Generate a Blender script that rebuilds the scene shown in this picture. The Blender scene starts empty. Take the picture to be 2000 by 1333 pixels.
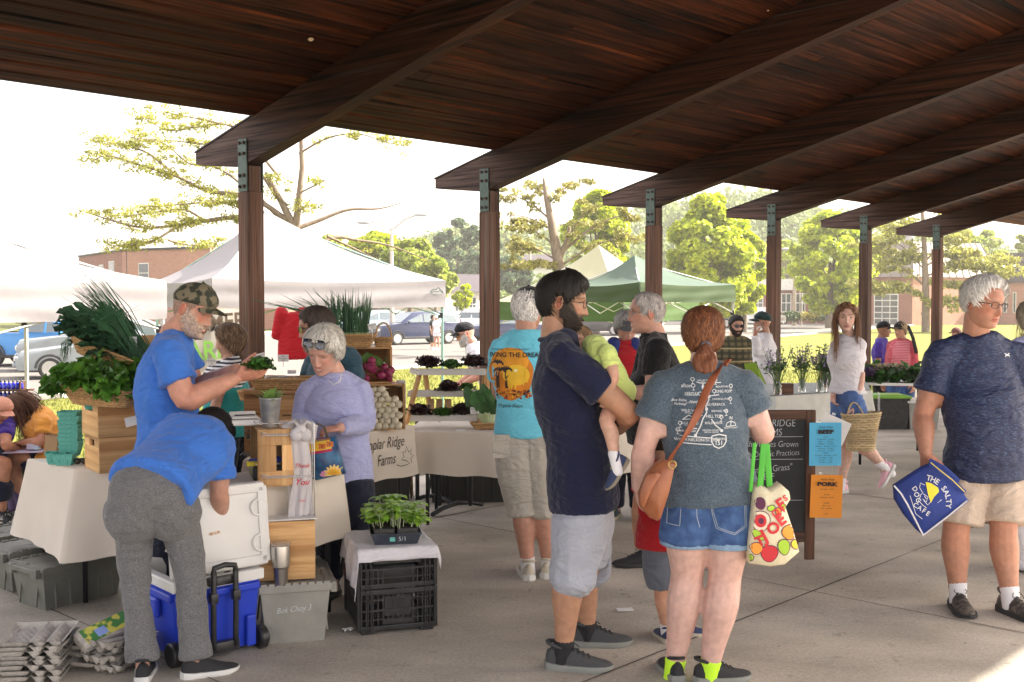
import bpy,bmesh,math,random
import numpy as np
from mathutils import Vector,Matrix
from mathutils.bvhtree import BVHTree
V=Vector
rnd=random.Random(7)
RS=np.random.RandomState(11)
scene=bpy.context.scene
COL=scene.collection
FPX,CXP,CYP,CAMZ=2150.0,1000.0,666.5,1.65
PITCH=math.atan(80.5/FPX)
cam_d=bpy.data.cameras.new('camera');cam=bpy.data.objects.new('camera',cam_d);COL.objects.link(cam)
cam_d.sensor_width=36;cam_d.lens=36*FPX/2000;cam_d.clip_end=3000;cam_d.clip_start=.05
cam.location=(0,0,CAMZ);cam.rotation_euler=(math.pi/2-PITCH,0,0)
scene.camera=cam
def P(px,py,Y):
 k=-(py-CYP)/FPX
 dy=math.cos(PITCH)+math.sin(PITCH)*k;dz=-math.sin(PITCH)+math.cos(PITCH)*k
 t=Y/dy
 return V(((px-CXP)/FPX*t,Y,CAMZ+dz*t))
def G(px,py,z=0.0):
 k=-(py-CYP)/FPX
 dy=math.cos(PITCH)+math.sin(PITCH)*k;dz=-math.sin(PITCH)+math.cos(PITCH)*k
 t=(z-CAMZ)/dz
 return V(((px-CXP)/FPX*t,dy*t,z))
UU=V((.684,.729,0)).normalized();WW=V((-UU.y,UU.x,0))
P0=V((-1.9375,8.2,0));BAY=2.533
def UQ(t,q,z=0):return P0+UU*t-WW*q+V((0,0,z))
def gh(x,y):
 d=(V((x,y,0))-P0).dot(WW)
 s=min(1,max(0,(d-.2)/8));s=s*s*(3-2*s)
 return-.03-.67*s
MATS={}
def mat(name,col,rough=.7,var=.12,scale=6.,bump=0.,bscale=60.,metal=0.,stretch=(1,1,1),col2=None,spec=.5,trans=0.,sheen=0.,coat=0.,detail=4.,contrast=None,alpha=1.,transmission=0.,island=0.,creases=0.):
 if name in MATS:return MATS[name]
 m=bpy.data.materials.new(name);m.use_nodes=True;MATS[name]=m
 nt=m.node_tree;N=nt.nodes;L=nt.links
 b=N['Principled BSDF']
 b.inputs['Roughness'].default_value=rough;b.inputs['Metallic'].default_value=metal
 b.inputs['Specular IOR Level'].default_value=spec;b.inputs['Sheen Weight'].default_value=sheen
 b.inputs['Coat Weight'].default_value=coat;b.inputs['Alpha'].default_value=alpha
 b.inputs['Transmission Weight'].default_value=transmission
 tc=N.new('ShaderNodeTexCoord');mp=N.new('ShaderNodeMapping');mp.inputs['Scale'].default_value=stretch
 L.new(tc.outputs['Object'],mp.inputs['Vector'])
 nz=N.new('ShaderNodeTexNoise');nz.inputs['Scale'].default_value=scale;nz.inputs['Detail'].default_value=detail
 L.new(mp.outputs[0],nz.inputs['Vector'])
 rp=N.new('ShaderNodeValToRGB');L.new(nz.outputs['Fac'],rp.inputs['Fac'])
 lo,hi=contrast or(.3,.7)
 rp.color_ramp.elements[0].position=lo;rp.color_ramp.elements[1].position=hi
 c=V(col)
 c2=V(col2)if col2 else None
 a=c*(1-var)if c2 is None else c
 d=c*(1+var)if c2 is None else c2
 rp.color_ramp.elements[0].color=(*a,1);rp.color_ramp.elements[1].color=(*[min(1,q)for q in d],1)
 out=rp.outputs['Color']
 if island:
  ge=N.new('ShaderNodeNewGeometry');hs=N.new('ShaderNodeHueSaturation')
  mr=N.new('ShaderNodeMapRange');mr.inputs['To Min'].default_value=1-island;mr.inputs['To Max'].default_value=1+island
  L.new(ge.outputs['Random Per Island'],mr.inputs['Value']);L.new(mr.outputs[0],hs.inputs['Value'])
  L.new(out,hs.inputs['Color']);out=hs.outputs['Color']
 L.new(out,b.inputs['Base Color'])
 if bump:
  n2=N.new('ShaderNodeTexNoise');n2.inputs['Scale'].default_value=bscale;n2.inputs['Detail'].default_value=5
  L.new(mp.outputs[0],n2.inputs['Vector'])
  bp=N.new('ShaderNodeBump');bp.inputs['Strength'].default_value=bump;bp.inputs['Distance'].default_value=.01
  L.new(n2.outputs['Fac'],bp.inputs['Height']);L.new(bp.outputs[0],b.inputs['Normal'])
 if creases:
  n3=N.new('ShaderNodeTexNoise');n3.inputs['Scale'].default_value=6.5;n3.inputs['Detail'].default_value=3;n3.inputs['Distortion'].default_value=1.6;m3=N.new('ShaderNodeMapping');m3.inputs['Scale'].default_value=(1,1,1.9);m3.inputs['Rotation'].default_value=(.5,.3,0)
  L.new(tc.outputs['Object'],m3.inputs[0]);L.new(m3.outputs[0],n3.inputs['Vector']);b3=N.new('ShaderNodeBump');b3.inputs['Strength'].default_value=creases;b3.inputs['Distance'].default_value=.05;L.new(n3.outputs['Fac'],b3.inputs['Height'])
  if b.inputs['Normal'].is_linked:L.new(b3.outputs[0],bp.inputs['Normal'])
  else:L.new(b3.outputs[0],b.inputs['Normal'])
 if trans:
  tb=N.new('ShaderNodeBsdfTranslucent');L.new(out,tb.inputs['Color'])
  mx=N.new('ShaderNodeMixShader');mx.inputs[0].default_value=trans
  L.new(b.outputs[0],mx.inputs[1]);L.new(tb.outputs[0],mx.inputs[2]);L.new(mx.outputs[0],N['Material Output'].inputs['Surface'])
 return m
def attr_mat(name,rough=.55,sss=.0,bump=.15,bscale=180.,var=.13,vscale=30.,coords='Object'):
 """colour from the mesh's own 'Col' attribute (lips, brows, beard, stripes), broken up with noise"""
 if name in MATS:return MATS[name]
 m=bpy.data.materials.new(name);m.use_nodes=True;MATS[name]=m
 nt=m.node_tree;N=nt.nodes;L=nt.links;b=N['Principled BSDF']
 b.inputs['Roughness'].default_value=rough;b.inputs['Specular IOR Level'].default_value=.4
 at=N.new('ShaderNodeAttribute');at.attribute_name='Col'
 tc=N.new('ShaderNodeTexCoord');nz=N.new('ShaderNodeTexNoise');nz.inputs['Scale'].default_value=vscale;nz.inputs['Detail'].default_value=6
 L.new(tc.outputs[coords],nz.inputs['Vector'])
 mr=N.new('ShaderNodeMapRange');mr.inputs['From Min'].default_value=.3;mr.inputs['From Max'].default_value=.7
 mr.inputs['To Min'].default_value=1-var;mr.inputs['To Max'].default_value=1+var
 L.new(nz.outputs['Fac'],mr.inputs['Value'])
 hs=N.new('ShaderNodeHueSaturation');L.new(at.outputs['Color'],hs.inputs['Color']);L.new(mr.outputs[0],hs.inputs['Value'])
 L.new(hs.outputs[0],b.inputs['Base Color'])
 if sss:
  b.inputs['Subsurface Weight'].default_value=sss;b.inputs['Subsurface Radius'].default_value=(.02,.008,.004);b.inputs['Subsurface Scale'].default_value=.4
 n2=N.new('ShaderNodeTexNoise');n2.inputs['Scale'].default_value=bscale;n2.inputs['Detail'].default_value=4
 L.new(tc.outputs[coords],n2.inputs['Vector'])
 bp=N.new('ShaderNodeBump');bp.inputs['Strength'].default_value=bump;bp.inputs['Distance'].default_value=.004
 L.new(n2.outputs['Fac'],bp.inputs['Height']);L.new(bp.outputs[0],b.inputs['Normal'])
 return m
def lk(o,parent=None):
 COL.objects.link(o)
 if parent is not None:o.parent=parent
 return o
def basis(o):
 M=Matrix.Identity(4)
 while o is not None:
  M=(Matrix.Translation(o.location)@o.rotation_euler.to_matrix().to_4x4()@Matrix.Diagonal((*o.scale,1)))@M
  o=o.parent
 return M
def tag(o,label=None,cat=None,group=None,kind=None):
 if label:o['label']=label
 if cat:o['category']=cat
 if group:o['group']=group
 if kind:o['kind']=kind
 return o
def empty(name,loc,label=None,cat=None,group=None,rz=0.,kind=None):
 o=bpy.data.objects.new(name,None);o.location=loc;o.rotation_euler=(0,0,rz);o.empty_display_size=.1
 COL.objects.link(o)
 return tag(o,label,cat,group,kind)
def npmesh(name,v,faces,mats,smooth=True,mi=None,cols=None,colsname='Col'):
 me=bpy.data.meshes.new(name)
 v=np.asarray(v,dtype=np.float32)
 if isinstance(faces,np.ndarray):
  n,k=faces.shape
  me.vertices.add(len(v));me.vertices.foreach_set('co',v.ravel())
  me.loops.add(n*k);me.loops.foreach_set('vertex_index',faces.ravel().astype(np.int32))
  me.polygons.add(n);me.polygons.foreach_set('loop_start',np.arange(0,n*k,k,dtype=np.int32))
  me.polygons.foreach_set('loop_total',np.full(n,k,dtype=np.int32))
  me.update(calc_edges=True)
 else:
  me.from_pydata([tuple(x)for x in v],[],faces)
 if mi is not None:me.polygons.foreach_set('material_index',np.asarray(mi,dtype=np.int32))
 me.polygons.foreach_set('use_smooth',np.full(len(me.polygons),smooth))
 if cols is not None:
  a=me.color_attributes.new(colsname,'FLOAT_COLOR','POINT')
  c=np.ones((len(v),4),dtype=np.float32);c[:,:3]=cols;a.data.foreach_set('color',c.ravel())
 for m in(mats if isinstance(mats,(list,tuple))else[mats]):me.materials.append(m)
 me.update()
 return me
class MB:
 def __init__(s):s.v=[];s.f=[];s.m=[];s.mi=0
 def add(s,vs,fs):
  o=len(s.v);s.v.extend([tuple(x)for x in vs]);s.f.extend([tuple(i+o for i in f)for f in fs]);s.m.extend([s.mi]*len(fs));return s
 def box(s,c,size,rz=0.,M=None,bev=0.):
  w,d,h=[x/2 for x in size];c=V(c)
  R=M.to_3x3()if M is not None else Matrix.Rotation(rz,3,'Z')
  if bev<=0:
   vs=[c+R@V((x*w,y*d,z*h))for z in(-1,1)for y in(-1,1)for x in(-1,1)]
   return s.add(vs,[(0,2,3,1),(4,5,7,6),(0,1,5,4),(2,6,7,3),(0,4,6,2),(1,3,7,5)])
  bm=bmesh.new();bmesh.ops.create_cube(bm,size=1)
  for q in bm.verts:q.co=V((q.co.x*2*w,q.co.y*2*d,q.co.z*2*h))
  bmesh.ops.bevel(bm,geom=bm.edges[:],offset=min(bev,w*.9,d*.9,h*.9),segments=2,affect='EDGES',profile=.5)
  bm.verts.index_update();vs=[c+R@q.co for q in bm.verts];fs=[[q.index for q in f.verts]for f in bm.faces];bm.free()
  return s.add(vs,fs)
 def tube(s,pts,rad,seg=10,right=None,caps='round',closed=False):
  pts=[V(p)for p in pts];n=len(pts)
  if not isinstance(rad,list):rad=[rad]*n
  rad=[(r,r)if not isinstance(r,(list,tuple))else tuple(r)for r in rad]
  T=[]
  for i in range(n):
   a=pts[(i-1)%n]if closed else pts[max(i-1,0)];b=pts[(i+1)%n]if closed else pts[min(i+1,n-1)]
   t=(b-a);T.append(t.normalized()if t.length>1e-9 else V((0,0,1)))
  rings=[];X=None
  def ring(p,t,rx,ry):
   nonlocal X
   if right is not None:
    x=V(right)if not isinstance(right,list)else V(right[len(rings)if len(rings)<len(right)else-1])
   else:x=X if X is not None else(V((1,0,0))if abs(t.x)<.8 else V((0,1,0)))
   x=x-t*x.dot(t)
   if x.length<1e-6:x=t.orthogonal()
   x.normalize();X=x;y=t.cross(x)
   rings.append([p+x*(rx*math.cos(a))+y*(ry*math.sin(a))for a in[2*math.pi*k/seg for k in range(seg)]])
  if caps=='round' and not closed:
   t=T[0];rx,ry=rad[0];r=min(rx,ry)
   ring(pts[0]-t*r*.87,t,rx*.5,ry*.5);ring(pts[0]-t*r*.5,t,rx*.86,ry*.86)
  for i in range(n):ring(pts[i],T[i],*rad[i])
  if caps=='round' and not closed:
   t=T[-1];rx,ry=rad[-1];r=min(rx,ry)
   ring(pts[-1]+t*r*.5,t,rx*.86,ry*.86);ring(pts[-1]+t*r*.87,t,rx*.5,ry*.5)
  vs=[q for r in rings for q in r];fs=[];m=len(rings)
  for i in range(m if closed else m-1):
   j=(i+1)%m
   for k in range(seg):
    l=(k+1)%seg;fs.append((i*seg+k,i*seg+l,j*seg+l,j*seg+k))
  if not closed and caps is not None:
   fs.append(tuple(reversed(range(seg))));fs.append(tuple((m-1)*seg+k for k in range(seg)))
  return s.add(vs,fs)
 def lathe(s,prof,c=(0,0,0),seg=24,M=None):
  c=V(c);vs=[];fs=[]
  for r,z in prof:
   for k in range(seg):
    a=2*math.pi*k/seg;p=V((r*math.cos(a),r*math.sin(a),z));vs.append(c+(M@p if M else p))
  for i in range(len(prof)-1):
   for k in range(seg):
    l=(k+1)%seg;fs.append((i*seg+k,i*seg+l,(i+1)*seg+l,(i+1)*seg+k))
  if prof[0][0]>1e-4:fs.append(tuple(reversed(range(seg))))
  if prof[-1][0]>1e-4:fs.append(tuple((len(prof)-1)*seg+k for k in range(seg)))
  return s.add(vs,fs)
 def prism(s,poly,a,b):
  """poly: list of 3D points (planar); extruded by vector from a to b offsets"""
  a=V(a);b=V(b);n=len(poly)
  vs=[V(p)+a for p in poly]+[V(p)+b for p in poly]
  return s.add(vs,[tuple(reversed(range(n))),tuple(range(n,2*n))]+[(i,(i+1)%n,n+(i+1)%n,n+i)for i in range(n)])
 def grid(s,fn,nu,nv):
  vs=[fn(i/nu,j/nv)for j in range(nv+1)for i in range(nu+1)]
  return s.add(vs,[(j*(nu+1)+i,j*(nu+1)+i+1,(j+1)*(nu+1)+i+1,(j+1)*(nu+1)+i)for j in range(nv)for i in range(nu)])
 def ball(s,c,r,seg=12,ry=None,rz=None,M=None):
  ry=r if ry is None else ry;rz=r if rz is None else rz;c=V(c);n=seg//2+1
  vs=[];fs=[]
  for i in range(1,n):
   th=math.pi*i/n
   for k in range(seg):
    a=2*math.pi*k/seg;p=V((r*math.sin(th)*math.cos(a),ry*math.sin(th)*math.sin(a),rz*math.cos(th)))
    vs.append(c+(M@p if M else p))
  top=V((0,0,rz));vs.append(c+(M@top if M else top));vs.append(c-(M@top if M else top));t=len(vs)-2
  for i in range(n-2):
   for k in range(seg):
    l=(k+1)%seg;fs.append((i*seg+k,(i+1)*seg+k,(i+1)*seg+l,i*seg+l))
  for k in range(seg):
   l=(k+1)%seg;fs.append((t,k,l));fs.append((t+1,(n-2)*seg+l,(n-2)*seg+k))
  return s.add(vs,fs)
 def build(s,name,mats,parent=None,smooth=False,world=True,auto=None):
  v=np.array(s.v,dtype=np.float64).reshape(-1,3)
  if parent is not None and world:
   Mi=np.array(basis(parent).inverted());v=v@Mi[:3,:3].T+Mi[:3,3]
  me=npmesh(name,v,s.f,mats,smooth,s.m)
  if auto is not None:
   me.polygons.foreach_set('use_smooth',np.full(len(me.polygons),True));me.set_sharp_from_angle(angle=math.radians(auto))
  o=bpy.data.objects.new(name,me);return lk(o,parent)
 def thing(s,name,mats,loc,label,cat,group=None,smooth=False,auto=None,kind=None):
  """one-mesh top-level thing with its origin at loc"""
  loc=V(loc);v=np.array(s.v,dtype=np.float64).reshape(-1,3)-np.array(loc)
  me=npmesh(name,v,s.f,mats,smooth,s.m)
  if auto is not None:
   me.polygons.foreach_set('use_smooth',np.full(len(me.polygons),True));me.set_sharp_from_angle(angle=math.radians(auto))
  o=bpy.data.objects.new(name,me);o.location=loc;lk(o)
  return tag(o,label,cat,group,kind)
def vox(mb,size=.008,smooth=2,fac=.5):
 me=npmesh('tmp',np.array(mb.v),mb.f,[],True)
 o=bpy.data.objects.new('tmp',me);COL.objects.link(o)
 r=o.modifiers.new('r','REMESH');r.mode='VOXEL';r.voxel_size=size
 if smooth:
  sm=o.modifiers.new('s','SMOOTH');sm.factor=fac;sm.iterations=smooth
 dg=bpy.context.evaluated_depsgraph_get();ev=o.evaluated_get(dg);m2=ev.to_mesh()
 n=len(m2.vertices);v=np.empty(n*3,dtype=np.float32);m2.vertices.foreach_get('co',v);v=v.reshape(-1,3)
 nn=np.empty(n*3,dtype=np.float32);m2.vertices.foreach_get('normal',nn);nn=nn.reshape(-1,3)
 k=len(m2.polygons);li=np.empty(len(m2.loops),dtype=np.int32);m2.loops.foreach_get('vertex_index',li)
 f=li.reshape(k,-1)if len(li)==4*k else None
 if f is None:
  fl=[tuple(p.vertices)for p in m2.polygons];f=np.array([(*x,x[-1])[:4]for x in fl])
 v=v.astype(np.float64);nn=nn.astype(np.float64)
 ev.to_mesh_clear();bpy.data.objects.remove(o);bpy.data.meshes.remove(me)
 return v,nn,f
def wob(p,k,seed,oct=3):
 """cheap smooth noise in numpy: sums of warped sines, about -1..1"""
 R=np.random.RandomState(seed);out=np.zeros(len(p));a=1.;tot=0
 for o in range(oct):
  for j in range(3):
   d=R.normal(size=3);d/=np.linalg.norm(d);d2=R.normal(size=3);d2/=np.linalg.norm(d2)
   out+=a*np.sin(p@d*k+R.rand()*6.28+1.3*np.sin(p@d2*k*.7+R.rand()*6.28));tot+=a*1.3
  a*=.5;k*=2.1
 return out/tot
def folds(v,n,amp,k,seed,axis=None,squash=.35):
 """cloth folds: ridged noise, long along `axis`"""
 q=v.copy()
 if axis is not None:
  ax=np.array(V(axis).normalized());q=q-np.outer(q@ax,ax)*(1-squash)
 r=wob(q,k,seed,2);r2=wob(q,k*2.3,seed+5,2)
 d=amp*((1-np.abs(r)*1.7)*.7+r2*.4)
 return v+n*d[:,None]
def mesh_thing(name,v,f,mats,loc,parent=None,cols=None,mi=None,smooth=True):
 v=np.asarray(v)-np.array(V(loc))if parent is None else v
 if parent is not None:
  Mi=np.array(basis(parent).inverted());v=v@Mi[:3,:3].T+Mi[:3,3]
 me=npmesh(name,v,f,mats,smooth,mi,cols);o=bpy.data.objects.new(name,me)
 if parent is None:o.location=loc
 return lk(o,parent)
_tc={}
def textmesh(s,size=1.,align='CENTER',shear=0.,bold=0.):
 key=(s,align,shear,bold)
 if key not in _tc:
  c=bpy.data.curves.new('t','FONT');c.body=s;c.size=1;c.align_x=align;c.align_y='CENTER';c.shear=shear;c.offset=bold;c.resolution_u=3
  o=bpy.data.objects.new('t',c);COL.objects.link(o)
  dg=bpy.context.evaluated_depsgraph_get();m=o.evaluated_get(dg).to_mesh()
  _tc[key]=([V(x.co)for x in m.vertices],[tuple(p.vertices)for p in m.polygons])
  o.evaluated_get(dg).to_mesh_clear();bpy.data.objects.remove(o);bpy.data.curves.remove(c)
 v,f=_tc[key]
 return[q*size for q in v],f
def stroke2d(pts,w):
 """flat ribbon for hand lettering and logo lines -> verts, faces in 2D"""
 vs=[];fs=[];n=len(pts);pts=[V((p[0],p[1],0))for p in pts]
 for i in range(n):
  t=(pts[min(i+1,n-1)]-pts[max(i-1,0)]);t=t.normalized()if t.length>1e-9 else V((1,0,0));nn=V((-t.y,t.x,0))*w/2
  vs+=[pts[i]+nn,pts[i]-nn]
 for i in range(n-1):fs.append((2*i,2*i+1,2*i+3,2*i+2))
 return vs,fs
class Decal:
 """collects flat 2D artwork and lays it on a plane or on a surface (projected along the normal)"""
 def __init__(s,o,right,up,bvh=None,lift=.002,M=None):
  s.o=V(o);s.r=V(right).normalized();u=V(up);s.u=(u-s.r*u.dot(s.r)).normalized();s.n=s.r.cross(s.u);s.bvh=bvh;s.lift=lift;s.mb=MB();s.kdrop=0
 def put(s,vs,fs,x=0.,y=0.,rot=0.,sx=1.,sy=1.,mi=0,extra=0.):
  c,q=math.cos(rot),math.sin(rot);out=[];ok=[]
  for a in vs:
   X,Y=a.x*sx,a.y*sy;X,Y=X*c-Y*q+x,X*q+Y*c+y
   p=s.o+s.r*X+s.u*Y
   if s.bvh is not None:
    h=s.bvh.ray_cast(p+s.n*.5,-s.n,1.2)
    if h[0]is not None:p=h[0]+s.n*(s.lift+extra);ok.append(1)
    else:ok.append(0)
   else:p=p+s.n*(s.lift+extra);ok.append(1)
   out.append(p)
  s.mb.mi=mi;s.mb.add(out,[f for f in fs if all(ok[i]for i in f)])
 def text(s,t,x,y,size,mi=0,rot=0.,align='CENTER',shear=0.,bold=0.,sx=1.,extra=.0006):
  v,f=textmesh(t,size,align,shear,bold);s.put(v,f,x,y,rot,sx,1,mi,extra)
 def line(s,pts,w,mi=0,extra=.0006):v,f=stroke2d(pts,w);s.put(v,f,mi=mi,extra=extra)
 def rect(s,x,y,w,h,mi=0,n=1,rot=0.,extra=0.):
  n2=max(1,int(n*h/w+.5))if n>1 else 1
  vs=[V((w*(i/n-.5),h*(j/n2-.5),0))for j in range(n2+1)for i in range(n+1)]
  fs=[(j*(n+1)+i,j*(n+1)+i+1,(j+1)*(n+1)+i+1,(j+1)*(n+1)+i)for j in range(n2)for i in range(n)]
  s.put(vs,fs,x,y,rot,mi=mi,extra=extra)
 def disc(s,x,y,rx,ry=None,mi=0,seg=16,rings=2,extra=0.,rot=0.,fn=None):
  ry=ry or rx;vs=[V((0,0,0))];fs=[]
  for k in range(1,rings+1):
   for i in range(seg):
    a=2*math.pi*i/seg;g=fn(a)if fn else 1.
    vs.append(V((rx*g*k/rings*math.cos(a),ry*g*k/rings*math.sin(a),0)))
  for i in range(seg):fs.append((0,1+i,1+(i+1)%seg))
  for k in range(rings-1):
   for i in range(seg):
    j=(i+1)%seg;fs.append((1+k*seg+i,1+(k+1)*seg+i,1+(k+1)*seg+j,1+k*seg+j))
  s.put(vs,fs,x,y,rot,mi=mi,extra=extra)
 def build(s,name,mats,parent):return s.mb.build(name,mats,parent)
def bvh_of(o):
 M=basis(o);me=o.data
 return BVHTree.FromPolygons([M@v.co for v in me.vertices],[tuple(p.vertices)for p in me.polygons])
def leaves(centers,size,seed=0,aspect=1.6,normals=None,flat=0.,curl=.25,jit=.35):
 """every leaf is two triangles-pairs folded on the midrib: returns verts, quads"""
 R=np.random.RandomState(seed);c=np.asarray(centers,dtype=np.float64);n=len(c)
 nrm=R.normal(size=(n,3))if normals is None else np.asarray(normals)+R.normal(size=(n,3))*jit
 nrm[:,2]=np.abs(nrm[:,2])+flat if flat else nrm[:,2]
 nrm/=np.linalg.norm(nrm,axis=1)[:,None]+1e-9
 d=R.normal(size=(n,3));d-=nrm*np.sum(d*nrm,1)[:,None];d/=np.linalg.norm(d,axis=1)[:,None]+1e-9
 e=np.cross(nrm,d);s=(size*(.6+.8*R.rand(n)))[:,None]if np.isscalar(size)else np.asarray(size)[:,None]
 L=s*.5*aspect;W=s*.5
 a=c-d*L;b=c+d*L;l=c-e*W+nrm*s*curl*.5;r=c+e*W+nrm*s*curl*.5;m1=c-d*L*.1-nrm*s*curl*.3
 v=np.stack([a,r,b,l],1).reshape(-1,3)
 f=np.arange(n*4).reshape(n,4)
 return v,f
def clump_points(centers,per,radius,seed=0,squash=.7,shell=False):
 R=np.random.RandomState(seed);out=[]
 for c in centers:
  k=int(per*(.6+.8*R.rand()));rr=radius*(.6+.8*R.rand())
  p=R.normal(size=(k,3));p/=np.linalg.norm(p,axis=1)[:,None]
  p*=(R.rand(k)**(.33 if not shell else .12))[:,None]*rr;p[:,2]*=squash
  out.append(p+np.array(c))
 return np.concatenate(out)
_T=[-1,-.96,-.88,-.75,-.55,-.35,-.12,.1,.4,.68,.87,.96,1]
_RX=[0,.026,.040,.0515,.060,.066,.0705,.0735,.0735,.063,.044,.026,0]
_RF=[0,.062,.080,.0845,.085,.0855,.087,.0895,.090,.077,.054,.032,0]
_RB=[0,.018,.030,.043,.058,.074,.090,.099,.099,.082,.057,.033,0]
SKIN=attr_mat('skin',rough=.5,sss=.12,bump=.12)
SKINF=attr_mat('skin_hair_strands',rough=.62,bump=.0,var=.22,vscale=60)
def head_grid(nu,nv,sx=1.,nose=1.,jaw=1.,chinf=0.):
 tau=np.linspace(-1,1,nu,endpoint=False);ph=np.pi*np.sign(tau)*np.abs(tau)**1.25
 th=np.linspace(0,np.pi,nv+1)[1:-1]
 T,PH=np.meshgrid(np.cos(th),ph,indexing='ij')
 return head_pos(T,PH,sx,nose,jaw,chinf),T,PH
def head_pos(T,PH,sx=1.,nose=1.,jaw=1.,chinf=0.):
 rx=np.interp(T,_T,_RX)*sx;rf=np.interp(T,_T,_RF);rb=np.interp(T,_T,_RB)
 low=np.clip(-T,0,1);rx=rx*(1+(jaw-1)*low)
 c,s=np.cos(PH),np.sin(PH)
 x=rx*np.sign(s)*np.abs(s)**.92;y=np.where(c>0,rf*np.abs(c)**.88,-rb*np.abs(c))
 z=.115*T;w=np.clip(c*1.6,0,1);g=lambda a,b:np.exp(-(a/b)**2);ax=np.abs(x)
 nz=np.interp(z,[-.052,-.043,-.036,-.02,.004,.018,.03],[0,.012,.024,.0175,.0085,.004,0])*nose
 nw=np.interp(z,[-.045,-.034,-.02,.01],[.0125,.0125,.009,.0065])
 y=y+w*(nz*g(x,nw)+.006*nose*g(ax-.012,.005)*g(z+.038,.006)-.0105*g(ax-.031,.015)*g(z-.008,.012)+.0045*g(z-.029,.009)*g(ax-.025,.022)+.0035*g(ax-.043,.016)*g(z+.025,.018)-.003*g(z+.048,.005)*g(x,.014)+.0062*g(x,.021)*g(z+.0575,.0045)+.0065*g(x,.018)*g(z+.069,.0055)-.0035*g(x,.024)*g(z+.0632,.002)-.0035*g(z+.081,.006)*g(x,.025)+(.006+chinf)*g(x,.02)*g(z+.1,.013)+.003*g(ax-.031,.014)*g(z-.0185,.0035))
 y=y-np.where(T>.4,(T-.4)*.012*np.clip(c,0,1),0)
 return np.stack([x,y,z],-1)
def grid_faces(nr,nu,poles=True):
 i=np.arange(nr-1)[:,None];j=np.arange(nu)[None,:];k=(j+1)%nu
 f=np.stack([i*nu+j,(i+1)*nu+j,(i+1)*nu+k,i*nu+k],-1).reshape(-1,4)
 return f[:,::-1]
def frame(fwd,up=(0,0,1)):
 f=V(fwd).normalized();u=V(up);u=(u-f*u.dot(f)).normalized();r=f.cross(u)
 return Matrix((r,f,u)).transposed()
def mix(a,b,w):w=w[...,None];return a*(1-w)+np.array(b)*w
HAIRLINES={'short':([0,35,55,72,82,95,120,180],[.070,.062,.040,.012,-.018,.012,-.035,-.062]),'receding':([0,30,50,70,82,95,120,180],[.088,.094,.060,.014,-.015,.012,-.035,-.062]),'full':([0,35,60,75,90,110,140,180],[.072,.064,.030,-.005,-.030,-.060,-.075,-.08]),'fringe':([0,35,60,75,90,110,140,180],[.062,.058,.030,-.012,-.035,-.055,-.07,-.075]),'crop':([0,35,55,70,78,86,108,122,180],[.064,.058,.038,.014,-.012,.026,.026,-.050,-.074]),'long':([0,20,45,70,90,180],[.090,.080,.050,.0,-.04,-.08]),'child':([0,35,60,75,88,100,130,180],[.055,.050,.030,-.005,-.02,.0,-.05,-.068]),'beard':None,'cap':([0,90,180],[.050,.034,.010]),'cap_back':([0,90,180],[.058,.038,.012]),}
def shell(Mh,c,s,style,thick,col,strand=.0028,seed=1,nu=120,nv=90,sx=1.,vol=None,tip=None,kind='hair',col2=None,comb=None):
 g,T,PH=head_grid(nu,nv,sx,nose=0.)
 az=np.degrees(np.abs(PH));z=g[...,2]
 a,h=HAIRLINES[style];zh=np.interp(az,a,h)
 R=np.random.RandomState(seed)
 zh=zh+.003*np.sin(PH*23+R.rand()*6)+.002*np.sin(PH*57+R.rand()*6)if kind=='hair' else zh
 m=np.clip((z-zh)/.016,-1,1.)
 w=np.where(m>0,m*(2-m),m*2)
 d=thick*w
 if vol is not None:d=d+vol(PH,z/.115)*np.clip(m,0,1)
 if kind=='hair':
  d=d+np.clip(m,0,1)*strand*(.8*np.sin(PH*11+3.5*np.sin(z*31+R.rand()*6)+R.rand()*6)+.35*np.sin(PH*37+4*np.sin(z*70)+R.rand()*6)+.7*np.sin(PH*5+z*60+2*np.sin(PH*3))+.25*R.normal(size=PH.shape))*.5
 nrm=np.stack([g[...,0]/.0055,g[...,1]/.0085,g[...,2]/.0125],-1);nrm/=np.linalg.norm(nrm,axis=-1)[...,None]
 p=g+nrm*d[...,None]
 keep=(m>-.6)
 rows,colsn=p.shape[:2]
 pv=p.reshape(-1,3);f=grid_faces(rows,colsn)
 kf=keep.reshape(-1)[f].all(1);f=f[kf]
 top=p[0].mean(0)+np.array([0,0,.0015]);n0=len(pv);pv=np.vstack([pv,top])
 cap=np.array([[n0,j,(j+1)%colsn,(j+1)%colsn]for j in range(colsn)])[:,::-1]
 cv=np.array(col,dtype=float)[None,None,:]*np.ones(p.shape)
 if kind=='hair':
  n=.5+.5*np.sin(PH*47+3*np.sin(z*60+1)+R.rand()*9);n2=R.rand(*PH.shape)
  cv=cv*(.55+.2*n+.25*n2)[...,None]
  if col2 is not None:cv=mix(cv,col2,np.clip((np.sin(PH*9+z*30+seed)+np.sin(PH*29))*.5,0,1)*.8)
 cv=np.vstack([cv.reshape(-1,3),np.array(col)[None,:]])
 W=np.array(Mh);wv=(pv*s)@W.T+np.array(c)
 faces=[tuple(x)for x in f]+[tuple(dict.fromkeys(x))for x in cap.tolist()]
 used=np.zeros(len(wv),bool)
 for x in faces:used[list(x)]=True
 idx=np.cumsum(used)-1
 return wv[used],[tuple(int(idx[i])for i in x)for x in faces],cv[used]
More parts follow.
